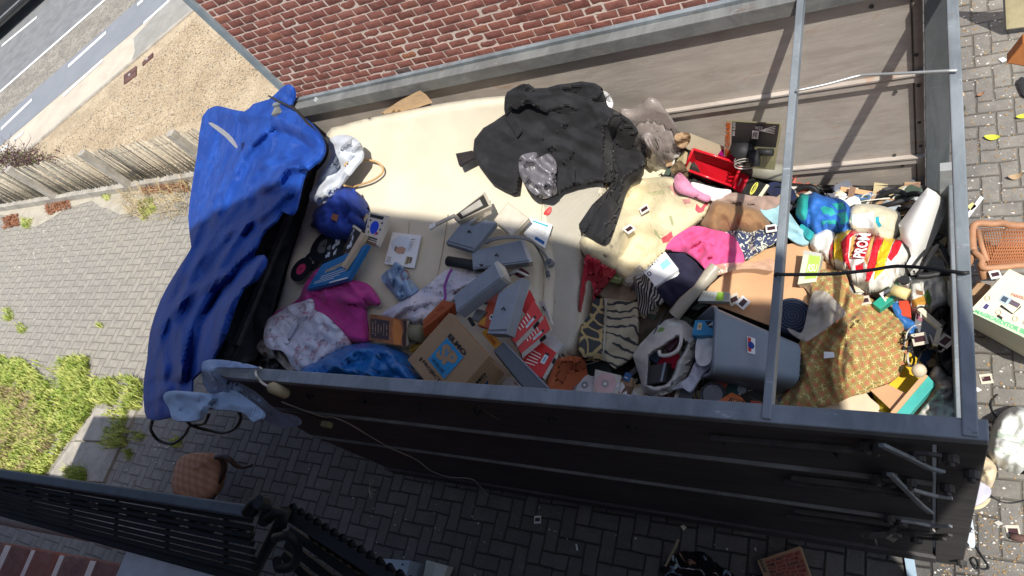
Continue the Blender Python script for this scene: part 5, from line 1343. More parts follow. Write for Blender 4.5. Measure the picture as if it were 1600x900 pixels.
gbox('wide grey slide case with a cream end below the cable loop', [(739,421),(831,409),(818,374),(737,392)], (1.97,1.93,1.95), .07, (1, (832,416)), endcap=1)
gbox('long grey slide case with a silver end cap, lying across the others', [(713,488),(786,433),(776,408),(709,461)], (2.04,2.06,2.08), .06, (1, (799,443)), endcap=1, catch=False)
gbox('tall grey slide case standing towards the near rail', [(761,521),(791,522),(816,433),(779,458)], (2.02,2.0,2.0), .055, (2, (829,440)), catch=True)
T = Thing('plastic_cover', 'long dark grey lid propped beside the cardboard box at the near rail', 'lid')
mb = MB(); t, b = carton(mb, [(771,547),(827,616),(858,607),(787,534)], (1.93,1.86,1.84), .02, m_greyd, (2, (860,613)), .002); T.part('panel', mb)
mb = MB(); mb.bar(t[3], t[2], .006, .012, m_greyp); T.part('rim', mb); T.done()
T = Thing('open_box', 'open beige metal box with a dark inside, left end of the grey cases', 'box')
m_beige = M('beige_metal', (.42,.38,.31), rough=.5, var=.1, dirt=.3)
mb = MB(); t, b = carton(mb, [(708,338),(716,346),(769,322),(758,299)], (2.10,2.08,2.10), .03, m_beige, (1,(718,351))); T.part('shell', mb)
mb = MB(); rect(mb, t, .10, .1, .9, .93, M('box_inside', (.025,.022,.02)), .002); t_ = [qpt(t, u, v)+Vector((0,0,.008)) for u, v in ((.3,.2),(.75,.2),(.75,.8),(.3,.8))]; mb.hexa(t_, [v-Vector((0,0,.006)) for v in t_], m_silver); T.part('inside', mb)
mb = MB(); carton(mb, [(739,350),(768,334),(766,312),(752,345)], (2.05,2.06,2.10), .004, M('flap_grey', (.28,.25,.2))); T.part('flap', mb)
mb = MB(); mb.bar(P(675,354,2.05), P(710,337,2.09), .022, .008, m_silver); mb.bar(P(672,356,2.055), P(680,351,2.06), .03, .015, m_w, bev=.002); T.part('arm', mb); T.done()
mb = MB(); t, b = carton(mb, [(771,344),(799,369),(826,340),(793,315)], (2.0,1.96,1.97), .03, M('translucent_beige', (.50,.45,.36), rough=.35), bev=.003); sd = sides(t, b)
t_ = [qpt(t, u, v)+Vector((0,0,.002)) for u, v in ((.06,.06),(.94,.06),(.94,.94),(.06,.94))]; mb.hexa(t_, [v-Vector((0,0,.0015)) for v in t_], M('beige_lid_inner', (.58,.53,.44), rough=.3))
simple('box_cover', mb, 'translucent beige box lid standing behind the grey slide cases', 'lid')
mb = MB(); mb.tube([P(700,408,1.96), P(725,412,1.95), P(758,418,1.94)], .027, m_blk, 16); simple('black_tube', mb, 'short black tube beneath the grey slide cases', 'tube')
def p_note(mb, t):
    rect(mb, t, .15, .84, .85, .92, M('teal_print', (.05,.35,.45)))
    R_ = random.Random(5)
    for k in range(9): 
        u = .14
        while u < .84:
            w_ = R_.uniform(.03,.1); rect(mb, t, u, .40+.045*k, min(.88,u+w_), .412+.045*k, M('grey_print', (.25,.25,.27))); u += w_+.02
    rect(mb, t, .5, .1, .92, .24, M('blue_patch', (.02,.12,.35)))
card('instruction_card', [(818,366),(851,388),(863,351),(828,340)], Lf(.03), m_white, 'pale blue and white instruction card beside the cable plug on the mattress', 'card', h=.006, paint=p_note)
T = Thing('cord_with_plugs', 'grey double cord with a round plug and a pin, looping right of the slide cases', 'cord')
m_gc = plastic('grey_cord', (.20,.21,.22), rough=.4)
mb = MB()
for o_ in (0, 3): mb.tube(crom([P(x+o_*.3, y+o_*.8, z+.01) for x, y, z in ((758,378,2.04),(772,372,2.06),(795,369,2.04),(820,371,1.99),(834,378,1.93),(848,392,1.86),(856,405,1.82))], 5), .006, m_gc, 7)
mb.tube(crom([P(834,380,1.93), P(842,392,1.87), P(850,408,1.82), P(853,420,1.8), P(855,428,1.8)], 5), .005, m_gc, 7); c0 = T.part('lead', mb)
mb = MB(); c = P(861,413,1.80); mb.disc(c, (.1,-.1,1), .020, .03, m_gc, 18); mb.disc(c+Vector((.003,-.003,.03)), (.1,-.1,1), .013, .006, m_greyd, 14); T.part('round_plug', mb)
mb = MB(); mb.tube([P(855,424,1.81), P(857,433,1.80)], .011, m_greyd, 10); mb.tube([P(857,433,1.80), P(858,436,1.80)], .005, m_silver, 8); T.part('pin_plug', mb); T.done()
# red cartons
def p_red(mb, t, seed=0):
    for k in range(5): rect(mb, t, .12, .30+.09*k, .52+.06*(k % 2), .325+.09*k, m_w, .0022)
    rect(mb, t, .64, .45, .82, .75, M('pale_print', (.62,.66,.68)), .0022); rect(mb, t, .64, .75, .82, .82, m_k, .0023)
    rect(mb, t, .70, .52, .76, .68, M('sky_print', (.1,.35,.55)), .0028)
m_rw = M('carton_side_white', (.66,.64,.62), rough=.6)
def redbox(label, top, z, h, ext, white=(0,), rot=0, pr=True):
    T = Thing('red_box', label, 'box', 'flat red and white cartons'); mb = MB(); t, b = carton(mb, top, z, h, m_red, ext, .0015)
    sd = sides(t, b)
    for k in white: rect(mb, sd[k], 0.01, .02, .99, .98, m_rw, .0015); rect(mb, sd[k], .62, .1, .82, .9, m_k, .0022)
    T.part('carton', mb)
    if pr: mb = MB(); p_red(mb, t[rot:] + t[:rot]); T.part('print', mb)
    T.done(); return t
redbox('third red carton with a silver panel at its end, lowest of the row', [(806,581),(847,590),(869,551),(838,528)], (1.76,1.72,1.70), .035, (1, (851,594)), (1,0))
mb = MB(); t, b = carton(mb, [(839,529),(869,552),(880,538),(856,517)], (1.70,1.68,1.67), .02, M('satin_panel', (.45,.46,.47), rough=.35)); 
for k in range(6): rect(mb, t, .1, .12+.13*k, .9, .15+.13*k, m_rw, .0015)
simple('ribbed_sheet', mb, 'ribbed silver grey panel lying on the mattress edge beyond the red cartons', 'panel')
redbox('middle red carton with slanted white lines', [(808,541),(814,552),(860,514),(851,492)], (1.86,1.84,1.80), .035, (1, (816,560)), (1,0))
redbox('foremost red carton partly hidden by the tall grey case', [(797,528),(805,536),(848,492),(834,469)], (1.93,1.91,1.86), .04, (1, (808,543)), (1,0))
redbox('red carton corner peeking out above the other red cartons', [(815,484),(822,492),(836,470),(827,452)], (1.88,1.87,1.84), .03, (1, (825,496)), (1,), pr=False)
mb = MB(); t, b = carton(mb, [(841,470),(850,489),(862,505),(851,472)], (1.77,1.74,1.72), .03, m_rw); decal(mb, t, [(.3,.3),(.6,.3),(.6,.6),(.3,.6)], m_k); simple('white_carton', mb, 'white carton edge with a black mark behind the red cartons', 'box')
mb = MB(); t, b = carton(mb, [(746,508),(772,515),(788,480),(765,470)], (1.93,1.92,1.93), .03, M('vermilion_card', (.50,.10,.05), rough=.6)); decal(mb, t, [(.55+.12*math.cos(a), .45+.12*math.sin(a)) for a in [i*.5 for i in range(13)]], m_w); decal(mb, t, [(.55+.06*math.cos(a), .45+.06*math.sin(a)) for a in [i*.5 for i in range(13)]], m_k, .002)
decal(mb, t, [(.05,.05),(.4,.05),(.3,.4),(.05,.3)], M('amber_print', (.6,.3,.05)), .002); simple('vermilion_box', mb, 'vermilion carton with a round black eye mark between the grey cases', 'box')
mb = MB(); t, b = carton(mb, [(752,520),(776,548),(784,540),(762,512)], (1.90,1.89,1.90), .03, M('amber_card', (.60,.30,.04), rough=.6)); text(mb, t, 'KODAK', .2, .25, .8, .75, M('dark_red_print', (.35,.03,.02))); simple('amber_box', mb, 'narrow amber yellow carton beside the big cardboard box', 'box')
mb = MB(); carton(mb, [(736,498),(748,502),(760,486),(745,482)], (1.94,1.94,1.95), .03, M('dull_steel', (.25,.25,.24), rough=.35, metal=.5)); mb.tube([P(733,497,1.95), P(740,508,1.94)], .010, m_k, 8); simple('metal_bracket', mb, 'dull steel bracket wedged between the carton and the grey case', 'bracket')
mb = MB(); carton(mb, [(800,426),(812,432),(824,424),(814,418)], 1.88, .03, M('wine_red', (.10,.02,.03)), bev=.004); mb.tube([P(796,430,1.89), P(808,423,1.9), P(826,432,1.88)], .008, m_silver, 8); simple('small_gadget', mb, 'small dark red gadget with silver rods behind the tall grey case', 'gadget')
cloth_thing('orange_folder', [(868,562),(890,556),(910,558),(914,566),(917,585),(900,600),(888,613),(852,612),(858,590),(864,575)], m_orange, 'brick orange paper folder below the red cartons', 'folder', lift=.05, step=4, nf=3, amp=.01, wid=5, smooth=0, thick=.012, drop=.006, rump=.004, seed=22)
mb = MB(); t, b = carton(mb, [(783,603),(823,609),(806,592),(792,588)], hz(800,600)+.06, .03, m_rw); text(mb, t, 'NO', .6, .3, .8, .6, M('dark_red_print', (.35,.03,.02))); simple('white_box', mb, 'white carton half under the dark lid at the near rail', 'box')
# ------------------------------------------------------------------ right half of the load
cloth_thing('orange_board', [(929,322),(935,290),(947,283),(958,284),(953,300),(942,318)], m_cardo, 'piece of warm orange cardboard showing between mattress and coat sleeve', 'cardboard', lift=.0, step=4, nf=0, smooth=0, thick=.02, rump=0)
g = NT('red_film_packet'); n1 = g.noise(14, g.pos(), 5, .6, 1.5)
m_redf = g.set(g.mix(g.ramp(n1,.3,.7), (.33,.015,.035), (.55,.04,.07)), .22, .6, 0, n1, .8, .012)
cloth_thing('red_packet', [(915,400),(924,399),(944,410),(961,422),(952,436),(934,458),(914,478),(905,486),(907,455),(911,425)], m_redf, 'glossy red plastic packet beside the right edge of the mattress', 'packet', lift=.07, step=3.4, nf=14, amp=.009, wid=4, ln=30, thick=.04, drop=.03, dr=6, seed=30)
# flowered quilt
m_quilt = cloth('cream_quilt_cotton', (.68,.60,.40), var=.09, dirt=.3, wr=6, wd=.009)
m_qpink = M('faded_pink_print', (.66,.33,.30), rough=.9, var=.2, vs=20); m_qred = M('faded_red_print', (.60,.09,.12), rough=.9, var=.2, vs=25); m_qgr = M('faded_green_print', (.36,.38,.22), rough=.9, var=.2, vs=20); m_qlg = M('pale_olive_print', (.55,.52,.32), rough=.9, var=.1)
paint = [([(1088,318),(1095,325),(1103,315),(1107,320),(1100,332),(1091,333),(1086,328)], m_qred), ([(1033,372),(1042,367),(1049,361),(1052,371),(1045,378),(1036,380)], m_qred), ([(1021,357),(1027,362),(1034,374),(1030,373),(1023,366)], m_qgr),
         ([(1045,338),(1049,336),(1053,350),(1050,354)], m_qgr), ([(992,379),(1000,383),(1009,390),(1000,391)], m_qlg), ([(1010,301),(1035,296),(1040,302),(1020,306)], m_qlg), ([(1065,311),(1078,309),(1080,318),(1070,320)], m_qpink), ([(1045,290),(1060,289),(1070,300),(1055,306)], m_qpink),
         ([(1023,395),(1028,390),(1027,402)], m_qlg)]
cloth_thing('flowered_quilt', [(938,313),(946,300),(957,290),(975,287),(990,281),(1010,278),(1040,276),(1058,280),(1085,292),(1106,306),(1112,318),(1110,328),(1092,345),(1072,360),(1052,378),(1040,392),(1026,405),(1012,416),(998,428),(985,440),(968,436),(955,420),(938,410),(915,400),(905,380),(915,360),(930,340)], m_quilt,
            'cream quilt printed with faded red flowers, with slide mounts lying on it', 'quilt', lift=.07, step=4.4, nf=12, amp=.009, wid=8, ln=80, ang=150, thick=.06, drop=.05, dr=10, rump=.012, rs=40, seed=31, paint=paint,
            folds=[([(1000,290),(1040,300),(1090,310)], .012, 8), ([(1110,322),(1080,345),(1050,372),(1020,402)], .014, 5)])
cloth_thing('grey_brown_towel', [(935,462),(938,448),(948,440),(965,436),(985,440),(993,448),(994,468),(970,470),(948,468)], cloth('grey_brown_plush', (.24,.19,.14), var=.3, weave=120), 'small grey brown plush towel between the quilt and the animal print', 'towel', lift=.03, step=4, nf=4, amp=.012, wid=8, thick=.04, drop=.03, seed=32)
cloth_thing('brown_cloth', [(985,470),(1000,462),(1030,462),(1055,474),(1052,490),(1035,512),(1018,530),(1000,548),(990,560),(984,520)], cloth('dark_taupe_cloth', (.10,.080,.062), var=.2, weave=250), 'dark taupe cloth between the animal print and the white shopping bag', 'cloth', lift=.0, step=4, nf=6, amp=.014, wid=8, thick=.04, drop=.03, seed=33)
# animal print
g = NT('giraffe_print'); p = g.pos((1,1,1)); v = g.n('TexVoronoi', {'Vector': p, 'Scale': 13.0, 'Randomness': .8}, feature='DISTANCE_TO_EDGE').outputs[0]
m_gir = g.set(g.mix(g.ramp(v, .07, .11), (.40,.31,.15), (.055,.06,.065)), .9, .1, 0, crease(g, 7), .5, .004)
g = NT('tiger_print'); p = g.pos((1.2,1,1)); w = g.n('TexWave', {'Vector': p, 'Scale': 6.5, 'Distortion': 4.0, 'Detail': 2.0, 'Detail Scale': 1.6}, bands_direction='Y').outputs[1]
n1 = g.noise(7, p, 3)
m_tig = g.set(g.mix(g.ma('MULTIPLY', g.ramp(w, .80, .86), g.ramp(n1, .38, .44)), (.40,.36,.26), (.05,.055,.06)), .9, .1, 0, crease(g, 7), .5, .004)
m_seam = cloth('print_seam', (.42,.40,.33))
cloth_thing('animal_print_cloth', [(925,466),(945,466),(997,472),(997,500),(996,547),(985,560),(960,576),(945,563),(914,562),(904,547),(908,510),(913,494)], m_tig, 'cloth with giraffe spots on one side and tiger stripes on the other', 'cloth', lift=.06, step=4, nf=5, amp=.008, wid=7, ln=60, ang=90, thick=.04, drop=.03, dr=6, rump=.006, seed=34, smooth=0,
            paint=[([(900,460),(944,464),(941,566),(900,570)], m_gir), ([(944.2,464),(949,464),(945,570),(941.2,566)], m_seam)])
# green packet
T = Thing('tool_packet', 'olive green carton with a white label and clear sleeve, beside the red packet', 'packet')
mb = MB(); t, b = carton(mb, [(952,440),(967,443),(988,424),(976,408)], (1.48,1.47,1.47), .02, M('olive_carton', (.13,.17,.06), rough=.5)); 
for k in range(3): rect(mb, t, .12, .2+.22*k, .5, .26+.22*k, M('lime_print', (.45,.5,.25)), .002)
decal(mb, t, [(.6,.2),(.8,.25),(.85,.7),(.65,.8),(.55,.5)], M('grey_green_print', (.3,.35,.25)), .002); T.part('carton', mb)
mb = MB(); t, b = carton(mb, [(978,411),(988,422),(996,411),(984,403)], (1.49,1.49,1.49), .012, m_white); rect(mb, t, .2, .3, .8, .36, m_k, .002); rect(mb, t, .2, .5, .6, .56, m_k, .002); T.part('label', mb)
mb = MB(); drape(mb, [(972,442),(990,426),(998,414),(1006,420),(1004,430),(990,440),(984,448)], film('clear_sleeve', (.5,.48,.45), .4), lift=.09, step=4, nf=4, amp=.012, wid=4, thick=.006, seed=3); T.part('sleeve', mb); T.done()
m_tie = m_stripe('black_stripe_silk', (.012,.012,.014), (.30,.27,.24), .016, .15)
cloth_thing('striped_tie', [(990,432),(1000,426),(1010,430),(1022,445),(1034,460),(1037,468),(1028,476),(1016,484),(1010,492),(1000,488),(998,476),(993,460)], m_tie, 'black silk cloth with thin pale stripes, beside the white medicine carton', 'scarf', lift=.09, step=3.2, nf=8, amp=.014, wid=4, ln=40, ang=60, thick=.02, drop=.02, seed=35)
# navy trousers and pink shirt
cloth_thing('navy_trousers', [(1040,398),(1050,392),(1066,391),(1082,405),(1098,420),(1099,430),(1085,450),(1072,470),(1062,484),(1050,478),(1032,466),(1022,456),(1040,440),(1062,426)], cloth('navy_cotton', (.022,.022,.045), var=.3, weave=300), 'dark navy folded trousers under the white carton and pink shirt', 'trousers',
            lift=.09, step=4, nf=8, amp=.012, wid=6, ln=70, ang=50, thick=.04, drop=.03, seed=36)
cloth_thing('pink_shirt', [(1040,388),(1050,373),(1062,364),(1080,354),(1096,354),(1112,358),(1130,362),(1145,368),(1155,382),(1162,400),(1160,410),(1142,414),(1124,421),(1108,425),(1098,416),(1086,404),(1070,393),(1056,391)], cloth('hot_pink_jersey', (.70,.10,.27), var=.1, weave=500), 'hot pink shirt lying in the sun on the navy trousers', 'shirt',
            lift=.12, step=3.6, nf=16, amp=.013, wid=5, ln=60, thick=.03, drop=.03, dr=6, rump=.008, seed=37, folds=[([(1062,365),(1075,380),(1098,368)], .025, 4), ([(1100,375),(1108,395),(1120,405)], .022, 4), ([(1125,375),(1140,390),(1158,398)], .02, 4), ([(1064,380),(1080,392),(1096,410)], .022, 4)])
T = Thing('medicine_carton', 'white medicine carton with a pale blue panel and open flap, near the centre', 'box')
mb = MB(); t, b = carton(mb, [(1002,427),(1022,449),(1060,420),(1039,393)], (1.52,1.50,1.50), .05, m_white, (1, (1026,457))); rect(mb, t, .30, .60, .62, .92, M('aqua_print', (.25,.55,.66)), .0015)
decal(mb, t, [(.30+.12*math.cos(a), .18+.07*math.sin(a)) for a in [i*.42 for i in range(15)]], M('navy_logo', (.02,.03,.12)), .0015); decal(mb, t, [(.30+.07*math.cos(a), .18+.035*math.sin(a)) for a in [i*.42 for i in range(15)]], m_w, .0022)
text(mb, [t[0], t[3], t[3], t[0]] if 0 else [t[3], t[0], t[1], t[2]], 'TEMPT', .3, .02, .9, .10, m_k, .002)
T.part('carton', mb); mb = MB(); carton(mb, [(1026,458),(1066,428),(1061,421),(1023,451)], (1.47,1.47,1.47), .006, m_white); T.part('flap', mb); T.done()
# slide mounts
def slide(px, py, lift, lab, rot=0.3, mat=None, s=.05, tilt=(0,0,1), z=None):
    T = Thing('slide_mount', lab, 'slide', 'photo slide mounts'); c = P(px, py, (hz(px, py) if z is None else z) + lift); n_ = (Vector((math.sin(px*7)*.28, math.cos(py*5)*.28, 1)) if z is None else Vector(tilt)).normalized()
    a = Vector((math.cos(rot), math.sin(rot), 0)); a = (a - n_*a.dot(n_)).normalized(); b = n_.cross(a); mb = MB(); h = s/2; w, v = s*.36, s*.24
    mat = mat or m_slidew
    for (x0, x1, y0, y1) in ((-h,h,v,h), (-h,h,-h,-v), (-h,-w,-v,v), (w,h,-v,v)):
        t = [c + a*x + b*y for x, y in ((x0,y0),(x1,y0),(x1,y1),(x0,y1))]; mb.hexa([p_ + n_*.0022 for p_ in t], t, mat)
    T.part('frame', mb); mb = MB(); t = [c + a*x + b*y for x, y in ((-w,-v),(w,-v),(w,v),(-w,v))]; mb.hexa([p_ + n_*.0014 for p_ in t], [p_+n_*.0006 for p_ in t], m_film); T.part('film', mb); T.done()
slide(1007, 327, .13, 'white slide mount on the quilt, right of the dark belt', .5); slide(983, 358, .13, 'white slide mount on the quilt nearest the coat sleeve', .9)
slide(1147, 468, .10, 'grey slide mount beside the milk carton on the cardboard', .4, m_slidec); slide(1161, 473, .11, 'white slide mount overlapping the grey one beside the grey bin', .9)
slide(1205, 357, .13, 'white slide mount on the navy and white patterned cloth', .2)
# brown pillow and neighbours
cloth_thing('taupe_cloth', [(1120,312),(1135,303),(1151,301),(1175,306),(1200,306),(1222,310),(1216,320),(1205,326),(1190,330),(1170,322),(1150,318),(1132,318)], cloth('taupe_cotton', (.34,.24,.20)), 'dusty taupe garment beyond the brown pillow', 'garment', lift=.09, step=3.6, nf=10, amp=.012, wid=5, ln=60, ang=10, thick=.03, drop=.03, seed=38)
cloth_thing('brown_pillow', [(1093,352),(1101,338),(1108,322),(1117,312),(1135,314),(1152,318),(1172,321),(1190,330),(1203,347),(1192,356),(1172,361),(1145,357),(1118,358),(1104,357)], cloth('tan_brown_canvas', (.29,.165,.085), var=.12, weave=350), 'plump brown cushion with a puckered middle', 'cushion', lift=.16, step=3.6, nf=9, amp=.010, wid=5, ln=50, ang=15, thick=.12, drop=.09, dr=14, rump=.01, seed=39,
            folds=[([(1142,346),(1150,352)], -.03, 6), ([(1140,340),(1130,328)], .015, 4), ([(1105,350),(1120,342)], .02, 4)])
g = NT('navy_white_print'); p = g.pos(); n1 = g.noise(26, p, 3, .5, 2.5); m_nav = g.set(g.mix(g.ramp(n1, .53, .56), (.05,.065,.13), (.68,.68,.55)), .9, .1, 0, crease(g, 10), .5, .004)
cloth_thing('patterned_cloth', [(1126,362),(1150,360),(1172,362),(1190,358),(1208,350),(1216,356),(1220,370),(1200,384),(1180,396),(1165,405),(1158,394),(1150,378),(1138,368)], m_nav, 'navy cloth with white scribble pattern below the brown cushion', 'cloth', lift=.10, step=3.6, nf=8, amp=.010, wid=5, thick=.03, drop=.03, seed=40)
cloth_thing('light_blue_cloth', [(1188,328),(1205,322),(1222,320),(1232,330),(1246,350),(1260,366),(1264,378),(1254,382),(1240,377),(1225,365),(1215,354),(1202,344)], cloth('sky_blue_cotton', (.33,.55,.62), var=.08), 'light blue cotton garment running under the cross bar', 'garment', lift=.09, step=3.6, nf=9, amp=.012, wid=5, ln=50, ang=45, thick=.03, drop=.03, seed=41)
# pinkish grey film tube
g = film('amber_film', (.75,.50,.36), .42)
cloth_thing('plastic_film', [(1100,424),(1112,415),(1135,411),(1160,410),(1185,408),(1200,404),(1214,409),(1216,417),(1205,423),(1185,420),(1160,420),(1140,424),(1118,430)], g, 'strip of clear amber plastic film over the pink shirt and cardboard', 'film', lift=.16, step=4, nf=10, amp=.012, wid=4, ln=60, ang=0, thick=.004, drop=.02, seed=42)
mb = MB(); ps = [P(1119,416,1.53), P(1110,428,1.52), P(1090,452,1.50), P(1070,472,1.47), P(1054,492,1.44)]
mb.tube(ps, lambda t: .030+.006*math.sin(t*9), M('milky_plastic', (.40,.36,.29), rough=.3, bump=.4, bs=15, bd=.01), 16, cap=False); mb.tube(ps, .022, M('roll_inside', (.25,.2,.15)), 12)
simple('plastic_roll', mb, 'milky rolled plastic sheet pointing from the pink shirt to the shopping bag', 'roll')
# big warm cardboard
T = Thing('cardboard_sheet', 'large warm brown cardboard sheet crossed by the cross bar', 'cardboard')
mb = MB(); drape(mb, [(1093,470),(1110,446),(1140,420),(1168,402),(1195,390),(1222,383),(1258,377),(1285,384),(1300,396),(1304,418),(1290,445),(1268,470),(1245,500),(1206,510),(1170,496),(1128,480)], m_cardo, lift=.055, step=7, nf=2, amp=.004, wid=10, smooth=0, thick=.008, drop=.0, rump=.005, rs=60, seed=43)
T.part('panel', mb); T.done()
mb = MB(); t, b = carton(mb, [(1090,470),(1140,471),(1141,457),(1099,454)], (1.47,1.46,1.46), .05, M('pale_carton', (.60,.62,.55), rough=.5), (0,(1092,474))); rect(mb, t, .55, .05, .80, .95, M('leaf_green_print', (.28,.50,.06)), .0015); 
for k in range(3): rect(mb, t, .2+.11*k, .3, .21+.11*k, .9, m_qgr, .002)
rect(mb, t, .82, .1, .98, .9, M('grey_chart_print', (.35,.35,.33)), .0015); simple('milk_carton', mb, 'flat drink carton with a green band lying between the bin and the navy trousers', 'carton')
mb = MB(); t, b = carton(mb, [(1246,444),(1275,440),(1284,396),(1256,391)], (1.50,1.50,1.50), .07, M('pale_lime_carton', (.64,.66,.50), rough=.45), (0,(1250,449))); rect(mb, t, .35, .12, .98, .88, M('lime_green_print', (.42,.60,.10)), .0015); text(mb, [t[3], t[0], t[1], t[2]] if 0 else t, 'RSU', .42, .35, .9, .6, m_w, .0025); rect(mb, t, .0, .88, 1, 1.0, M('foil_top', (.5,.5,.45), rough=.3), .0015)
simple('drink_carton', mb, 'tall lime green and white drink carton lying on the warm cardboard', 'carton')
cloth_thing('torn_paper', [(1244,440),(1256,438),(1275,440),(1282,450),(1276,462),(1266,460),(1258,450)], M('torn_brown_paper', (.45,.33,.22), rough=.9), 'torn brown paper flap below the lime green carton', 'paper', lift=.09, step=3, nf=5, amp=.02, wid=4, thick=.006, smooth=0, seed=44)
# rolled mat
T = Thing('rolled_mat', 'tightly rolled navy foam mat with a spiral end beside the cross bar', 'roll')
m_foam = M('navy_foam', (.030,.040,.075), rough=.8, var=.2, bump=.4, bs=100)
ce = P(1238,493,1.50); ax = Vector((-.25,-.72,-.62)).normalized(); 
nrm = (Vector((0,0,CAM_H))-ce).normalized(); nrm = (nrm + Vector((.1,.25,0))).normalized()
mb = MB(); mb.tube([ce, ce - nrm*.06, ce - nrm*.12], .080, m_foam, 30); T.part('mat', mb)
mb = MB(); a = nrm.orthogonal().normalized(); b_ = nrm.cross(a)
mb.tube([ce + nrm*.002 + (a*math.cos(k*.35)+b_*math.sin(k*.35))*(.075-.00072*k) for k in range(96)], .0028, M('navy_foam_edge', (.06,.075,.12), rough=.7), 5); T.part('spiral', mb); T.done()
cloth_thing('sheer_cloth', [(1270,457),(1282,454),(1293,457),(1308,472),(1322,489),(1308,500),(1290,514),(1272,526),(1260,533),(1248,529),(1236,521),(1230,512),(1240,516),(1252,520),(1258,505),(1262,485)], film('grey_gauze', (.45,.42,.37), .58, .8), 'sheer grey gauze fanned out between the rolled mat and the lattice fabric', 'cloth', lift=.17, step=3.4, nf=12, amp=.014, wid=5, ln=60, ang=130, thick=.006, drop=.02, seed=45)
# grey bin
T = Thing('storage_bin', 'big grey plastic bin lying on its side with papers inside', 'bin')
m_bin = plastic('grey_bin_plastic', (.20,.235,.275), rough=.42, var=.05, dirt=.12)
rim = [P(1117,476,1.66), P(1250,533,1.60)]
A = P(1117,476,1.66); B_ = P(1112,582,1.60); C_ = P(1086,592,1.22); D_ = P(1087,500,1.28)
A2 = P(1251,534,1.58); B2 = P(1247,600,1.54); C2 = P(1205,622,1.24); D2 = P(1205,540,1.22)
def rloop(q, r=.18, n=5):
    q = [Vector(p) for p in q]; out = []
    for i in range(4):
        p0 = q[i].lerp(q[i-1], r); p1 = q[i].lerp(q[(i+1) % 4], r)
        for k in range(n+1): t = k/n; out.append(p0*(1-t)**2 + q[i]*2*t*(1-t) + p1*t*t)
    return out
L1 = rloop([A,B_,C_,D_]); L2 = rloop([A2,B2,C2,D2], .22); cI = sum(L1, Vector())/len(L1); cJ = sum(L2, Vector())/len(L2); n_ = len(L1)
mb = MB(); rings = [[v + (v-cI)*.05 - (cJ-cI).normalized()*.0 for v in L1], [v + (v-cI)*.05 + (cJ-cI).normalized()*.015 for v in L1], [v + (cJ-cI).normalized()*.02 for v in L1], [v.lerp(w, .5) for v, w in zip(L1, L2)], L2, [v.lerp(cJ, .15)+(cJ-cI).normalized()*.012 for v in L2], [v.lerp(cJ, .98)+(cJ-cI).normalized()*.012 for v in L2]]
inner = [[v.lerp(cI, .03) for v in L1], [v.lerp(cJ, .04) - (cJ-cI).normalized()*.02 for v in L2], [v.lerp(cJ, .97) - (cJ-cI).normalized()*.02 for v in L2]]
vs = [v for r_ in rings for v in r_]; fs = []
for k in range(len(rings)-1): fs += [[k*n_+i, k*n_+(i+1) % n_, (k+1)*n_+(i+1) % n_, (k+1)*n_+i] for i in range(n_)]
o = len(vs); vs += [v for r_ in inner for v in r_]
for k in range(2): fs += [[o+k*n_+i, o+(k+1)*n_+i, o+(k+1)*n_+(i+1) % n_, o+k*n_+(i+1) % n_] for i in range(n_)]
fs += [[i, o+i, o+(i+1) % n_, (i+1) % n_] for i in range(n_)]
mb.add(vs, fs, m_bin, True); T.part('body', mb)
mb = MB(); q = [A, A2, B2, B_]; nn_ = qn(q)
t_ = [PP(*p_, A + nn_*.004, nn_) for p_ in ((1167,525),(1180,529),(1180,554),(1168,551))]; mb.hexa(t_, [v-nn_*.003 for v in t_], m_w); rect(mb, t_, .1, .05, .5, .9, m_red, .002); decal(mb, t_, [(.5+.4*math.cos(a), .5+.22*math.sin(a)) for a in [i*.5 for i in range(13)]], M('navy_logo', (.02,.05,.25)), .003); T.part('label', mb); T.done()
mb = MB(); t, b = carton(mb, [(1081,524),(1114,524),(1115,500),(1086,500)], 1.50, .06, plastic('cyan_carton', (.02,.25,.50), rough=.4)); rect(mb, t, .2, .35, .42, .8, M('cream_square_print', (.6,.6,.5)), .0015); rect(mb, t, .26, .45, .36, .7, M('ochre_print', (.4,.3,.1)), .002); decal(mb, t, [(.55,.9),(.95,.95),(.95,.45),(.75,.55)], m_k, .0015); decal(mb, t, [(.7,.6),(.98,.65),(.98,.9)], M('silver_print', (.5,.55,.6)), .0022)
simple('ink_carton', mb, 'cyan blue carton tucked in the mouth of the grey bin', 'box')
cloth_thing('white_papers', [(1090,528),(1102,525),(1114,526),(1115,545),(1110,566),(1098,572),(1088,566),(1086,548)], m_white, 'white papers stuffed in the mouth of the grey bin', 'paper', lift=.17, step=3.4, nf=5, amp=.012, wid=5, thick=.01, smooth=2, seed=46)
cloth_thing('white_fabric', [(1086,566),(1100,570),(1112,566),(1110,574),(1098,584),(1090,596),(1078,612),(1066,606),(1048,609),(1062,598),(1076,588)], cloth('blue_white_cotton', (.55,.57,.66)), 'bluish white cloth spilling between the grey bin and the shopping bag', 'cloth', lift=.10, step=3.4, nf=8, amp=.014, wid=5, thick=.02, seed=47)
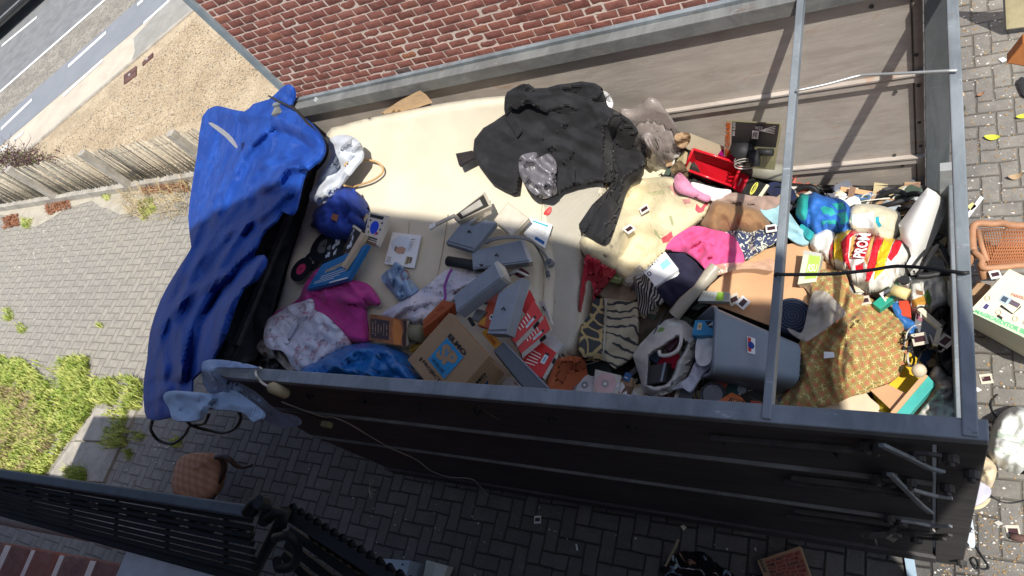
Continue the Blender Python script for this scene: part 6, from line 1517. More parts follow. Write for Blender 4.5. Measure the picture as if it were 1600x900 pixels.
# lattice fabric
def m_lattice():
    g = NT('lattice_brocade'); p = g.pos((1,1,1), rot=(0,0,.9)); sp = g.n('SeparateXYZ', {0: p}); per = .034
    nz_ = g.noise(6, g.pos(), 3)
    x = g.ma('ADD', g.ma('DIVIDE', sp.outputs[0], per), g.ma('MULTIPLY', nz_, 2.2)); y = g.ma('ADD', g.ma('DIVIDE', sp.outputs[1], per), g.ma('MULTIPLY', g.noise(4, g.pos((1,1,1), rot=(0,0,1)), 3), -2.2))
    fx = g.ma('SUBTRACT', g.ma('FRACT', x), .5); fy = g.ma('SUBTRACT', g.ma('FRACT', y), .5)
    r = g.ma('SQRT', g.ma('ADD', g.ma('MULTIPLY', fx, fx), g.ma('MULTIPLY', fy, fy)))
    dot = g.ramp(r, .30, .24); ring = g.ma('MULTIPLY', g.ramp(r, .40, .36), g.ramp(r, .27, .31))
    ax = g.ma('ABSOLUTE', fx); ay = g.ma('ABSOLUTE', fy); line = g.ma('MAXIMUM', g.ramp(ax, .43, .47), g.ramp(ay, .43, .47))
    dg = g.ramp(g.ma('ABSOLUTE', g.ma('SUBTRACT', ax, ay)), .07, .03); corner = g.ma('MULTIPLY', dg, g.ramp(r, .40, .48))
    c = g.mix(nz_, (.40,.26,.08), (.52,.35,.13))
    c = g.mix(g.ma('MULTIPLY', line, .75), c, (.13,.17,.07)); c = g.mix(dot, c, (.44,.18,.09)); c = g.mix(g.ma('MULTIPLY', ring, .5), c, (.17,.12,.05)); c = g.mix(g.ma('MULTIPLY', corner, .8), c, (.72,.64,.32))
    return g.set(c, .8, .2, 0, crease(g, 7), .5, .004, .1)
m_lat = m_lattice(); m_latb = M('lattice_lining', (.42,.26,.10), rough=.85, var=.15, vs=20, bump=.4, bs=350)
T = Thing('lattice_fabric', 'mustard brocade curtain with a red and green lattice pattern', 'curtain')
mb = MB(); drape(mb, [(1275,424),(1296,421),(1318,425),(1326,440),(1330,456),(1348,461),(1368,470),(1386,482),(1404,498),(1415,515),(1419,540),(1416,562),(1405,585),(1382,601),(1355,612),(1330,618),(1308,628),(1285,634),(1262,641),(1240,646),(1216,641),(1222,622),(1240,602),(1248,585),(1249,560),(1244,545),(1252,530),(1268,512),(1278,490),(1268,462)], m_lat,
      lift=.12, step=3.4, nf=20, amp=.020, wid=6, ln=110, ang=115, thick=.05, drop=.05, dr=10, rump=.012, rs=30, seed=48,
      folds=[([(1322,440),(1315,480),(1300,520),(1275,560)], -.045, 5), ([(1330,456),(1328,480),(1315,520),(1292,560)], .04, 6), ([(1312,500),(1328,530),(1335,560),(1322,600)], .045, 8), ([(1290,430),(1290,470),(1280,505)], .03, 8), ([(1270,560),(1265,600),(1250,630)], .03, 10), ([(1345,480),(1380,520),(1400,560)], .015, 12)])
T.part('fabric', mb); mb = MB(); carton(mb, [(1287,560),(1304,558),(1303,550),(1287,549)], hz(1295,555)+.19, .006, m_w, bev=.002); T.part('care_label', mb); T.done()
# white shopping bag with things inside
T = Thing('shopping_bag', 'open white fabric shopping bag showing a black box and red cloth inside', 'bag')
inn = [(1011,584),(1012,555),(1030,543),(1048,531),(1058,524),(1066,528),(1076,536),(1070,552),(1060,566),(1056,582),(1050,594),(1040,603),(1022,606),(1009,602)]
def zbag(a, b):
    d = polyd(a, b, inn); ins = inpoly(a, b, inn); d2 = polyd(a, b, [(988,555),(1015,522),(1040,499),(1055,496),(1073,503),(1088,521),(1087,556),(1072,587),(1048,612),(1021,618),(1006,613),(994,572)])
    base = hzn(a, b) + .17
    return np.where(ins, base - .21*np.clip(d/4, 0, 1), base - .10*np.clip(1 - d2/np.maximum(d+d2, 1), 0, 1)**1.5)
mb = MB(); drape(mb, [(988,555),(1000,538),(1015,522),(1028,509),(1040,500),(1054,496),(1072,503),(1082,512),(1088,521),(1087,540),(1086,556),(1079,572),(1072,587),(1060,601),(1048,612),(1034,617),(1021,618),(1006,613),(1000,592),(994,572)], cloth('white_nonwoven', (.62,.62,.58), var=.06, dirt=.2), z=zbag, step=2.6, nf=14, amp=.007, wid=3, ln=40, thick=.01, drop=.0, dr=7, rump=.006, seed=49, smooth=1,
              paint=[([(1026,519),(1032,511),(1039,513),(1036,518)], M('leaf_print', (.25,.45,.12)))], folds=[([(1065,500),(1067,520),(1066,530)], .02, 3), ([(1012,555),(1010,585),(1006,610)], .02, 3)])
T.part('body', mb)
mb = MB(); c = [P(x, y, hz(x, y)+.185) for x, y in ((1072,530),(1078,536),(1084,530),(1077,526))]; mb.hexa([v for v in c], [v-Vector((0,0,.002)) for v in c], M('grey_label', (.35,.37,.38))); T.part('label', mb)
mb = MB(); mb.tube(crom([P(1030,548,1.48), P(1032,555,1.48), P(1045,555,1.49), P(1058,548,1.5), P(1064,535,1.5), P(1064,524,1.5)], 4), .009, cloth('white_nonwoven', (.62,.62,.58), var=.06, dirt=.2), 6); T.part('handle', mb); T.done()
cloth_thing('red_cloth', [(1024,566),(1032,556),(1045,553),(1062,554),(1058,568),(1052,576),(1040,570),(1030,570)], cloth('crimson_cotton', (.33,.015,.035)), 'crimson cloth inside the white shopping bag', 'cloth', lift=.07, step=3, nf=3, amp=.012, wid=5, thick=.02, seed=50)
mb = MB(); t, b = carton(mb, [(1008,602),(1040,597),(1043,567),(1011,571)], 1.43, .07, m_k, (1,(1048,597)), .003); t_ = [qpt(t, u, v)+Vector((0,0,.001)) for u, v in ((.05,.05),(.88,.05),(.92,.95),(.08,.95))]; mb.hexa([v+Vector((0,0,.002)) for v in t_], t_, M('charcoal_lid', (.035,.035,.035), rough=.5)); mb.bar(t[1]+Vector((-.02,0,.003)), t[2]+Vector((-.01,0,.003)), .01, .004, m_greyp)
simple('black_box', mb, 'black flat box inside the white shopping bag', 'box')
mb = MB(); carton(mb, [(1038,545),(1046,549),(1062,530),(1056,524)], 1.44, .03, M('maroon_case', (.05,.012,.02), rough=.4), bev=.003); simple('maroon_case', mb, 'dark maroon case deep in the shopping bag', 'case')
mb = MB(); carton(mb, [(1012,560),(1026,568),(1032,556),(1020,548)], 1.38, .03, M('petrol_case', (.03,.05,.09), rough=.5), bev=.003); simple('petrol_case', mb, 'dark petrol blue case at the back of the shopping bag', 'case')
# discs
T = Thing('disc_sleeve', 'pale paper sleeve with a silver white disc, left of the pink disc', 'disc')
mb = MB(); t, b = carton(mb, [(887,615),(926,619),(928,588),(889,583)], (1.37,1.36,1.37), .004, paper('lilac_paper', (.60,.62,.72)), bev=0); rect(mb, t, .0, .0, .16, 1, m_white, .001); T.part('sleeve', mb)
n_ = qn(t); c = PP(914,602,t[0],n_); mb = MB(); mb.disc(c+n_*.003, n_, .056, .0012, M('disc_white', (.62,.66,.70), rough=.2, spec=.7), 36); mb.disc(c+n_*.0046, n_, .018, .0006, m_greyp, 20); mb.disc(c+n_*.0055, n_, .0075, .0004, m_w, 14); T.part('disc', mb); T.done()
T = Thing('disc_sleeve', 'cream paper sleeve with a pale pink disc, right of the white disc', 'disc')
mb = MB(); t, b = carton(mb, [(926,618),(964,621),(971,587),(930,577)], (1.39,1.38,1.39), .004, paper('bone_paper', (.55,.55,.50)), bev=0); T.part('sleeve', mb)
n_ = qn(t); c = PP(946,600,t[0],n_); mb = MB(); mb.disc(c+n_*.003, n_, .058, .0012, M('disc_pink', (.62,.42,.40), rough=.2, spec=.7), 36); mb.disc(c+n_*.0046, n_, .02, .0006, M('hub_grey', (.4,.36,.36)), 20); mb.disc(c+n_*.0055, n_, .0075, .0004, m_w, 14); T.part('disc', mb); T.done()
mb = MB(); carton(mb, [(888,577),(928,590),(956,582),(949,561)], (1.35,1.35,1.36), .02, M('bottle_black', (.018,.025,.025), rough=.35)); mb.bar(P(888,577,1.353), P(949,561,1.363), .004, .004, m_white); simple('folder', mb, 'black folder with a white edge behind the two discs', 'folder')
card('paper_slip', [(964,621),(988,624),(972,596),(968,600)], 1.36, m_white, 'slanted white paper slip right of the pink disc', 'paper')
for pts, z, mt, lab in (([(968,602),(990,612),(986,588),(972,590)], 1.34, M('green_magazine', (.12,.16,.07), rough=.4), 'greenish magazine lying between the discs and the shopping bag'), ([(972,592),(982,597),(988,585),(978,581)], 1.37, M('blue_magazine', (.03,.12,.3), rough=.4), 'small blue booklet beside the greenish magazine'), ([(985,612),(1006,618),(1000,602),(982,600)], 1.31, M('cream_booklet', (.5,.42,.3)), 'cream booklet at the foot of the shopping bag')):
    mb = MB(); t, b = carton(mb, pts, z, .012, mt); rect(mb, t, .2, .3, .7, .4, m_w, .0015); simple('magazine', mb, lab, 'magazine')
mb = MB(); ps = [P(1018,618,1.36), P(1055,612,1.36)]; 
for k in range(9): mb.bar(P(1015+k*4.6,622,1.34), P(1018+k*4.6,606,1.34), .008, .05, M('rust_brown_slat', (.17,.075,.04), rough=.7) if k % 2 else M('dark_brown_slat', (.06,.03,.02), rough=.7))
simple('wooden_rack', mb, 'small rack of rust brown slats low behind the near rail', 'rack')
# near the bin, low things
mb = MB(); t, b = carton(mb, [(1118,629),(1172,638),(1158,620),(1143,613)], 1.38, .05, paper('vivid_orange_carton', (.62,.17,.06))); q_ = [t[1].lerp(t[2], .0), t[0], t[3], t[2]]
rect(mb, t, .30, .15, .95, .62, m_k, .0015); text(mb, [t[2], t[3], t[0], t[1]], 'UNOMAT', .12, .42, .66, .80, M('orange_letter', (.7,.3,.12)), .003, .03); simple('orange_carton', mb, 'orange carton with upside down black panel lettering by the near rail', 'box')
mb = MB(); c = P(1118,622,1.30); mb.disc(c, (0.1,-.2,1), .06, .05, m_k, 28); mb.disc(c+Vector((0,0,.051)), (0.1,-.2,1), .045, .004, M('lens_glass', (.02,.02,.03), rough=.08, spec=.8), 24); mb.tube([c + Vector((.055*math.cos(a), .055*math.sin(a), .054)) for a in [k*.3 for k in range(22)]], .004, m_greyd, 6)
simple('black_lens', mb, 'round black lens low beside the orange carton', 'lens')
mb = MB(); t, b = carton(mb, [(1088,610),(1120,622),(1140,600),(1100,590)], 1.24, .03, M('smoky_tray', (.09,.095,.10), rough=.3)); simple('smoky_tray', mb, 'smoky grey tray under the mouth of the grey bin', 'tray')
mb = MB(); c = P(1160,610,1.30); mb.disc(c, (.2,-.1,1), .07, .01, M('petrol_disc', (.02,.06,.07), rough=.25), 30); mb.disc(c+Vector((0,0,.012)), (.2,-.1,1), .02, .003, m_greyp, 16); simple('dark_disc', mb, 'dark petrol disc lying under the grey bin', 'disc')
mb = MB(); carton(mb, [(1242,592),(1252,596),(1254,552),(1244,545)], 1.44, .04, M('dark_teal_box', (.02,.07,.075), rough=.5)); t = topq([(1242,592),(1252,596),(1254,552),(1244,545)], 1.44); 
for k in range(4): mb.tube([qpt(t, .5, .12+.2*k) + Vector((.008*math.cos(a), .008*math.sin(a), .004)) for a in [j*.6 for j in range(8)]], .002, M('mint_print', (.3,.5,.45)), 5)
simple('teal_box', mb, 'dark teal box with mint rings at the base end of the grey bin', 'box')

# ------------------------------------------------------------------ things by the far side
m_clearbag = film('clear_grey_bag', (.36,.31,.29), .70, .18)
T = Thing('knotted_bag', 'translucent grey rubbish bag with a twisted knot against the far side', 'bag')
mb = MB(); kn = (1010,216); rays_ = [([kn, (kn[0]+math.cos(a)*52, kn[1]+math.sin(a)*48)], .03, 3.2) for a in [k*.42+.1 for k in range(15)]]
def zkn(a, b): d = np.hypot(a-kn[0], (b-kn[1])); return 1.80 + .12*np.exp(-(d/30)**2) - .08*(d/50)**2 - .002*(b-216)
drape(mb, [(968,172),(985,170),(1000,162),(1014,152),(1030,158),(1040,172),(1052,188),(1059,208),(1058,232),(1050,250),(1036,256),(1020,252),(1004,250),(990,235),(976,205)], m_clearbag, z=zkn, step=3.2, nf=4, amp=.006, wid=3.5, ln=30, thick=.1, drop=.08, dr=10, rump=.004, rs=16, seed=51, folds=rays_)
T.part('body', mb); mb = MB(); mb.tube(crom([P(1008,222,1.95), P(1006,214,1.99), P(1014,210,2.0), P(1017,218,1.97), P(1010,224,1.95)], 4), .012, m_clearbag, 8); mb.tube([P(1010,216,1.92), P(1012,214,2.0)], .012, m_clearbag, 8, r1=.02); T.part('knot', mb); T.done()
mb = MB(); t, b = carton(mb, [(994,280),(1052,283),(1044,251),(1009,250)], (1.62,1.60,1.66), .03, m_cream, (0,(993,285))); s_ = sides(t, b)[0]; rect(mb, s_, 0, 0, 1, 1, M('emerald_edge', (.03,.25,.08)), .002); rect(mb, s_, .1, .35, .9, .6, m_cream, .003); simple('book', mb, 'cream hardback with an emerald green edge beside the coat sleeve', 'book')
T = Thing('letter_tray', 'bright red plastic letter tray with slotted sides', 'tray')
m_tray = plastic('bright_red_plastic', (.62,.012,.025), rough=.25, var=.04, coat=.4, dirt=.05)
R4 = [Q(1083,233,1.72), Q(1159,257,1.60), Q(1144,291,1.50), Q(1070,264,1.62)]
Bq = [Q(1088,249,1.60), Q(1150,269,1.48), Q(1139,297,1.38), Q(1074,275,1.50)]
mb = MB(); cR = sum(R4, Vector())/4; 
def wallq(i):
    a, b_, c, d = R4[i], R4[(i+1) % 4], Bq[(i+1) % 4], Bq[i]; n_ = ((b_-a).cross(d-a)).normalized()
    if n_.dot(cR-a) > 0: n_ = -n_
    return [a, b_, c, d], n_
for i in range(4):
    q, n_ = wallq(i); nb = 10 if i in (0, 2) else 5
    if i == 0 or i == 2:
        for v0, v1 in ((0,.16),(.84,1.0)): tt = [qpt([q[3],q[2],q[1],q[0]], u, 1-v) for u, v in ((0,v0),(1,v0),(1,v1),(0,v1))]; mb.hexa([p_+n_*.004 for p_ in tt], tt, m_tray)
        if i == 0:
            for k in range(9): v = .2+.07*k; tt = [qpt([q[3],q[2],q[1],q[0]], u, 1-w_) for u, w_ in ((0,v),(1,v),(1,v+.035),(0,v+.035))]; mb.hexa([p_+n_*.004 for p_ in tt], tt, m_tray)
        else:
            for k in range(nb+1): u = k/nb*.97; tt = [qpt([q[3],q[2],q[1],q[0]], uu, v) for uu, v in ((u,.1),(u+.03,.1),(u+.03,.9),(u,.9))]; mb.hexa([p_+n_*.004 for p_ in tt], tt, m_tray)
            tt = [qpt([q[3],q[2],q[1],q[0]], uu, v)+n_*-.003 for uu, v in ((0,.1),(1,.1),(1,.9),(0,.9))]; mb.hexa([p_+n_*.001 for p_ in tt], tt, M('dull_red_plastic', (.40,.06,.07), rough=.4))
    else: mb.hexa([p_+n_*.004 for p_ in q], q, m_tray)
T.part('wall', mb); mb = MB(); mb.hexa([v+Vector((0,0,.004)) for v in Bq], Bq, m_tray); T.part('bottom', mb)
mb = MB(); 
for i in range(4): mb.tube([R4[i], R4[(i+1) % 4]], .007, m_tray, 8)
T.part('rim', mb); T.done()
card('cream_board', [(1066,229),(1159,258),(1157,239),(1078,208)], (1.50,1.50,1.55), m_cream, 'long cream board behind the red letter tray', 'board', h=.012)
mb = MB(); t, b = carton(mb, [(1120,241),(1148,252),(1153,242),(1125,232)], (1.60,1.58,1.62), .03, M('crimson_box', (.50,.01,.10), rough=.4)); rect(mb, t, .1, .1, .5, .9, M('magenta_print2', (.45,.01,.25)), .0015); simple('crimson_box', mb, 'small crimson and magenta box between cream board and red tray', 'box')
# lamp carton leaning on the far side
T = Thing('lamp_carton', 'olive carton with orange lettered edge and black top leaning on the far side', 'box')
mb = MB(); t, b = carton(mb, [(1131,256),(1209,260),(1220,192),(1133,187)], (1.52,1.50,1.88), .03, M('olive_cream_carton', (.50,.47,.27), rough=.5), None); T.part('carton', mb)
mb = MB(); rect(mb, t, .14, .48, .985, .985, M('near_black_print', (.035,.033,.033), rough=.4), .004); rect(mb, t, .0, .02, .135, .99, M('pale_edge_print', (.62,.55,.45)), .004)
ov = [qpt(t, .13, .03), qpt(t, .13, .97), qpt(t, .01, .97), qpt(t, .01, .03)]
text(mb, ov, 'LAMP OSRAM', .0, .12, 1.0, .88, M('bright_orange_print', (.80,.17,.02)), .0075, .03)
ov = [qpt(t, .205, .70), qpt(t, .205, .985), qpt(t, .145, .985), qpt(t, .145, .70)]; text(mb, ov, 'SLIDE 800'[-3:]+' SLIDE', .0, .1, 1., .9, m_w, .0075, .02)
rect(mb, t, .52, .66, .64, .84, m_w, .0075); text(mb, t, 'FE', .54, .70, .62, .8, m_k, .009)
for k in range(4): decal(mb, t, [(.64,.84),(.92,.80+.05*k),(.92,.81+.05*k),(.64,.85)], m_w, .0075+.0001*k)
text(mb, t, 'WEX', .56, .86, .7, .93, m_w, .0075)
for k in range(2): rect(mb, t, .78+.05*k, .08+.06*k, .79+.05*k, .34, M('grey_print', (.25,.25,.27)), .0075)
T.part('print', mb); T.done()
T = Thing('hand_lamp', 'black hand held lamp with a grip lying on the olive carton', 'lamp')
mb = MB(); c = P(1165,244,1.62); mb.tube([c+Vector((0,.0,.0)), c+Vector((-.0,-.02,.10))], .055, m_k, 20, r1=.05); mb.tube([P(1172,248,1.68), P(1186,246,1.68)], .040, m_k, 14); T.part('head', mb)
mb = MB(); mb.tube([P(1184,237,1.66), P(1208,238,1.66)], .018, m_k, 12); T.part('grip', mb)
mb = MB(); 
for k in range(3): mb.tube([P(1164,250+k*4,1.66)+Vector((.05*math.cos(a), 0.0, .03*math.sin(a))) for a in [j*.5 for j in range(14)]], .003, m_silver, 6)
T.part('ring', mb); T.done()
mb = MB(); mb.tube([P(1160,263,1.45), P(1228,271,1.42)], .045, M('grey_green_tube', (.24,.23,.19), rough=.5), 20); simple('grey_tube', mb, 'grey green tube lying below the olive carton', 'tube')
T = Thing('film_cartons', 'red and black film carton with a yellow loop mark beside the red tray', 'box')
mb = MB(); carton(mb, [(1144,293),(1157,301),(1170,276),(1155,267)], (1.46,1.46,1.48), .05, M('signal_red_carton', (.62,.01,.03), rough=.35)); t = topq([(1144,293),(1157,301),(1170,276),(1155,267)], (1.46,1.46,1.48)); q_ = [t[0],t[3],t[2],t[1]]; text(mb, q_, 'FILM 8MM', .25, .4, .7, .6, m_w, .003); T.part('red_end', mb)
mb = MB(); t, b = carton(mb, [(1157,301),(1183,313),(1198,288),(1170,276)], (1.45,1.44,1.46), .05, M('gloss_black_carton', (.02,.022,.02), rough=.3)); yl = M('lemon_print', (.70,.66,.12))
mb.tube([qpt(t, .55 + .10*math.cos(a)*1.0, .5 + .36*math.sin(a)) + Vector((0,0,.003)) for a in [k*6.283/24 for k in range(25)]], .0028, yl, 6); q_ = [qpt(t,.62,.2),qpt(t,.62,.8),qpt(t,.48,.8),qpt(t,.48,.2)]; text(mb, q_, 'Batterie', 0, .1, 1, .9, yl, .003, .02)
T.part('black_end', mb); mb = MB(); mb.bar(P(1184,312,1.455), P(1200,289,1.47), .014, .01, m_cream); T.part('torn_flap', mb); T.done()
cloth_thing('pink_cloth', [(1053,281),(1058,272),(1064,270),(1074,280),(1084,292),(1100,302),(1110,306),(1104,313),(1088,308),(1068,302),(1056,296)], cloth('rose_pink_cotton', (.68,.28,.42)), 'pale pink cloth between the quilt and the red tray', 'cloth', lift=.11, step=3.4, nf=6, amp=.012, wid=5, thick=.02, seed=52)
cloth_thing('white_sheet', [(1080,285),(1098,288),(1120,294),(1142,297),(1136,304),(1124,311),(1112,312),(1100,304),(1088,296)], cloth('bright_white_cotton', (.80,.80,.80), var=.03), 'bright white cloth below the red letter tray', 'cloth', lift=.09, step=3.6, nf=4, amp=.008, wid=5, thick=.02, seed=53)
cloth_thing('wicker_shade', [(1048,262),(1062,250),(1072,262),(1074,276),(1060,272),(1052,272)], M('dark_wicker', (.16,.11,.06), rough=.9, var=.5, vs=40, bump=1, bs=60, bd=.01), 'dark wicker scrap between the knotted bag and the red tray', 'wicker', lift=.03, step=3, nf=8, amp=.02, wid=3, ln=20, thick=.02, seed=54)
cloth_thing('tan_paper', [(1054,212),(1064,207),(1078,209),(1076,222),(1066,230),(1056,226)], m_card, 'crumpled tan wrapping paper beside the cream board', 'paper', lift=.05, step=3, nf=6, amp=.015, wid=4, ln=20, thick=.01, seed=55)
mb = MB(); 
for k in range(5): mb.bar(P(1052+k*4,262+k*3,1.60), P(1066+k*2,245+k*5,1.62), .006, .006, M('split_cane', (.5,.4,.22), rough=.8))
simple('cane_sticks', mb, 'few split cane sticks near the red letter tray', 'sticks')
# tidy dark things left of the colourful bag
cloth_thing('navy_garment', [(1196,292),(1208,284),(1225,288),(1240,296),(1244,310),(1230,314),(1212,308),(1200,304)], cloth('deep_navy_cotton', (.02,.025,.06)), 'deep navy garment under the cross bar by the far side', 'garment', lift=.05, step=3.4, nf=6, amp=.014, wid=5, thick=.02, seed=56)
m_bt = plastic('turquoise_fabric', (.02,.36,.33), rough=.7); m_bbl = plastic('bright_blue_fabric', (.025,.15,.52), rough=.7)
sw = [([(1282,325),(1288,322),(1302,326),(1306,334),(1298,338),(1286,334)], m_bt), ([(1300,318),(1318,316),(1320,326),(1308,328)], m_bt), ([(1284,345),(1306,343),(1310,355),(1300,360),(1283,356)], m_bt), ([(1306,334),(1322,330),(1326,345),(1318,355),(1312,350),(1314,341)], m_bt), ([(1308,302),(1322,306),(1324,312),(1310,310)], m_bt), ([(1240,310),(1252,298),(1264,306),(1262,330),(1258,356),(1240,345)], m_bt)]
cloth_thing('swim_bag', [(1246,312),(1252,303),(1264,304),(1272,300),(1284,305),(1298,308),(1314,311),(1324,318),(1330,328),(1329,345),(1324,357),(1308,360),(1292,356),(1282,360),(1272,363),(1262,355),(1248,345),(1243,335),(1245,322)], m_bbl, 'bright blue and turquoise patterned bag right of the cross bar', 'bag', lift=.17, step=3.4, nf=8, amp=.012, wid=6, ln=40, thick=.12, drop=.1, dr=10, rump=.01, seed=57, paint=sw,
            folds=[([(1263,306),(1262,330),(1268,358)], -.025, 3)])
cloth_thing('turquoise_towel', [(1252,350),(1262,356),(1272,364),(1266,374),(1258,370),(1250,360)], cloth('turquoise_terry', (.03,.34,.36)), 'turquoise towel end under the blue patterned bag', 'towel', lift=.10, step=3, nf=5, amp=.014, wid=4, thick=.02, seed=58)
cloth_thing('cream_canvas_bag', [(1326,330),(1332,322),(1345,318),(1362,319),(1380,322),(1396,328),(1407,334),(1405,348),(1402,360),(1392,372),(1372,372),(1350,362),(1334,358),(1324,350)], cloth('cream_canvas', (.66,.60,.44), var=.08), 'cream canvas bag with a teal curved stroke', 'bag', lift=.14, step=3.6, nf=12, amp=.014, wid=5, ln=50, thick=.08, drop=.07, dr=8, seed=59,
            paint=[([(1368,339),(1373,338),(1374,346),(1378,353),(1373,356),(1368,347)], M('teal_print2', (.02,.38,.48))), ([(1330,334),(1366,330),(1366,356),(1340,356),(1330,350)], m_w)])
# the striped shopping bag
rd_, yl_, or_, wh_ = M('poppy_red_film', (.62,.015,.03), rough=.3, bump=.5, bs=25, bd=.006), M('egg_yellow_film', (.78,.50,.02), rough=.3, bump=.5, bs=25, bd=.006), M('peach_film', (.75,.38,.12), rough=.3, bump=.5, bs=25, bd=.006), M('white_film', (.74,.72,.66), rough=.3, bump=.6, bs=22, bd=.008)
cloth_thing('white_carrier_bag', [(1268,368),(1280,360),(1292,355),(1306,362),(1308,380),(1300,395),(1296,405),(1280,394),(1266,384)], wh_, 'off white crumpled bag between the blue bag and the striped carrier', 'bag', lift=.13, step=3.6, nf=10, amp=.014, wid=5, ln=30, thick=.08, drop=.06, seed=60)
T = Thing('carrier_bag', 'plastic carrier bag striped red, yellow and white with big white letters', 'bag')
mb = MB(); S_ = lambda x, y: (1280+x*160/1200, 340+y*120/900)
pa = [([S_(80,375),S_(175,200),S_(165,560),S_(140,520)], rd_), ([S_(170,160),S_(380,140),S_(250,290),S_(300,590),S_(150,545)], yl_), ([S_(385,140),S_(475,170),S_(360,240),S_(340,460),S_(375,620),S_(300,600),S_(252,290)], rd_),
      ([S_(380,230),S_(430,200),S_(390,470),S_(350,470)], or_), ([S_(470,170),S_(620,190),S_(540,490),S_(380,480),S_(425,260)], rd_), ([S_(625,190),S_(660,200),S_(560,560),S_(530,500)], or_),
      ([S_(660,200),S_(765,225),S_(690,400),S_(680,520),S_(600,720),S_(540,800),S_(560,580)], rd_), ([S_(770,225),S_(890,250),S_(800,460),S_(760,620),S_(640,740),S_(660,560),S_(700,380)], yl_),
      ([S_(895,250),S_(980,280),S_(920,420),S_(840,510),S_(800,470)], rd_), ([S_(420,560),S_(520,520),S_(520,640),S_(430,640)], rd_), ([S_(350,620),S_(420,660),S_(560,740),S_(640,780),S_(560,815),S_(500,790),S_(330,690)], rd_)]
zf = lambda a, b: hzn(a, b) + .19
drape(mb, [(1292,391),(1299,374),(1306,365),(1322,359),(1342,360),(1362,366),(1380,368),(1400,373),(1412,362),(1418,380),(1427,392),(1424,404),(1415,414),(1416,428),(1402,440),(1388,449),(1374,448),(1362,449),(1350,443),(1338,434),(1326,428),(1322,420),(1310,412),(1300,408)], wh_, z=zf, step=2.8, nf=20, amp=.013, wid=4, ln=40, ang=110, thick=.12, drop=.09, dr=9, rump=.01, rs=12, seed=61, paint=pa, smooth=2, folds=[([(1330,420),(1370,410),(1410,400)], .02, 4)])
T.part('bag', mb)
mb = MB(); v, f = text2d('PROM', .03); 
q = [S_(530,480), S_(610,190), S_(465,180), S_(395,460)]
pts = [( (1-v0)*((1-u)*q[0][0]+u*q[1][0]) + v0*((1-u)*q[3][0]+u*q[2][0]), (1-v0)*((1-u)*q[0][1]+u*q[1][1]) + v0*((1-u)*q[3][1]+u*q[2][1])) for u, v0 in v]
Z = [hz(a, b) + .232 for a, b in pts]; mb.add([P(a, b, z_) for (a, b), z_ in zip(pts, Z)], f, m_w); T.part('lettering', mb); T.done()
# rolled white foam
mb = MB(); m_foamw = M('white_foam_sheet', (.74,.74,.72), rough=.5, var=.04, bump=.15, bs=20)
drape(mb, [(1404,350),(1418,332),(1434,310),(1449,293),(1462,300),(1475,313),(1478,326),(1472,346),(1458,376),(1446,398),(1438,412),(1434,425),(1424,428),(1416,414),(1424,400),(1420,385),(1408,372)], m_foamw, z=lambda a, b: 1.42 + .0022*(380-b)*.6 - .0006*np.maximum(0, (a-1408) - (430-b)*.3)**1.2*.3 + .07*np.clip(1-((a-(1395+(440-b)*.42))/30)**2, 0, 1), step=4, nf=0, thick=.03, drop=.06, dr=12, rump=.003, rs=30, seed=62, smooth=1)
simple('foam_roll', mb, 'big rolled white foam sheet standing out near the right end', 'roll')
T = Thing('black_hanger', 'black plastic hanger frame tilted at the right end of the load', 'hanger'); mb = MB()
mb.tube(crom([P(1433,430,1.5), P(1441,420,1.52), P(1452,402,1.52), P(1464,386,1.5), P(1470,384,1.49)], 4), .010, m_cab, 8); mb.tube(crom([P(1470,384,1.49), P(1478,400,1.48), P(1486,418,1.46), P(1488,428,1.45)], 4), .012, m_cab, 8); mb.tube(crom([P(1433,431,1.5), P(1448,431,1.5), P(1466,428,1.5), P(1490,427,1.48)], 4), lambda t: .016-.006*t, m_cab, 8); T.part('frame', mb); T.done()
# small things at the right end
m_teal = plastic('teal_green_card', (.02,.33,.22), rough=.5)
mb = MB(); t, b = carton(mb, [(1363,474),(1375,483),(1409,458),(1402,441)], (1.42,1.42,1.43), .04, m_teal); rect(mb, t, .25, .35, .6, .6, M('butter_print', (.7,.6,.25)), .0015); simple('teal_carton', mb, 'teal green carton with a butter yellow strip below the striped bag', 'box')
mb = MB(); mb.tube([P(1394,452,1.48), P(1420,461,1.48)], .024, M('butter_tube', (.70,.60,.28), rough=.5), 16); mb.tube([P(1420,461,1.48), P(1421,461.4,1.48)], .018, M('tube_inside', (.3,.22,.1)), 14); simple('yellow_tube', mb, 'short butter yellow tube on the teal green carton', 'tube')
T = Thing('small_camera', 'small silver camera beyond the teal green carton', 'camera'); mb = MB(); t, b = carton(mb, [(1404,443),(1419,446),(1422,434),(1408,432)], 1.46, .04, m_silver, bev=.004); T.part('body', mb); mb = MB(); mb.disc(qpt(t,.5,.5), (0,0,1), .02, .012, m_k, 18); T.part('lens', mb); T.done()
def p_film(a): return a
mb = MB(); drape(mb, [(1422,440),(1440,434),(1456,430),(1468,430),(1478,440),(1481,456),(1480,475),(1470,482),(1456,485),(1440,482),(1424,484),(1420,468)], M('white_translucent_bag', (.66,.65,.60), rough=.25, bump=.7, bs=22, bd=.012), lift=.17, step=3.2, nf=16, amp=.012, wid=4, ln=30, thick=.10, drop=.07, dr=8, rump=.01, rs=12, seed=63,
                paint=[([(1424,468),(1444,462),(1452,474),(1440,482),(1426,482)], M('amber_food', (.55,.28,.05), rough=.4)), ([(1443,462),(1450,450),(1456,470),(1452,480)], M('green_food', (.15,.30,.05), rough=.4)), ([(1430,452),(1442,455),(1443,462),(1432,460)], M('brown_food', (.3,.16,.08), rough=.5))])
simple('food_bag', mb, 'clear plastic bag with amber and green food scraps at the right end', 'bag')
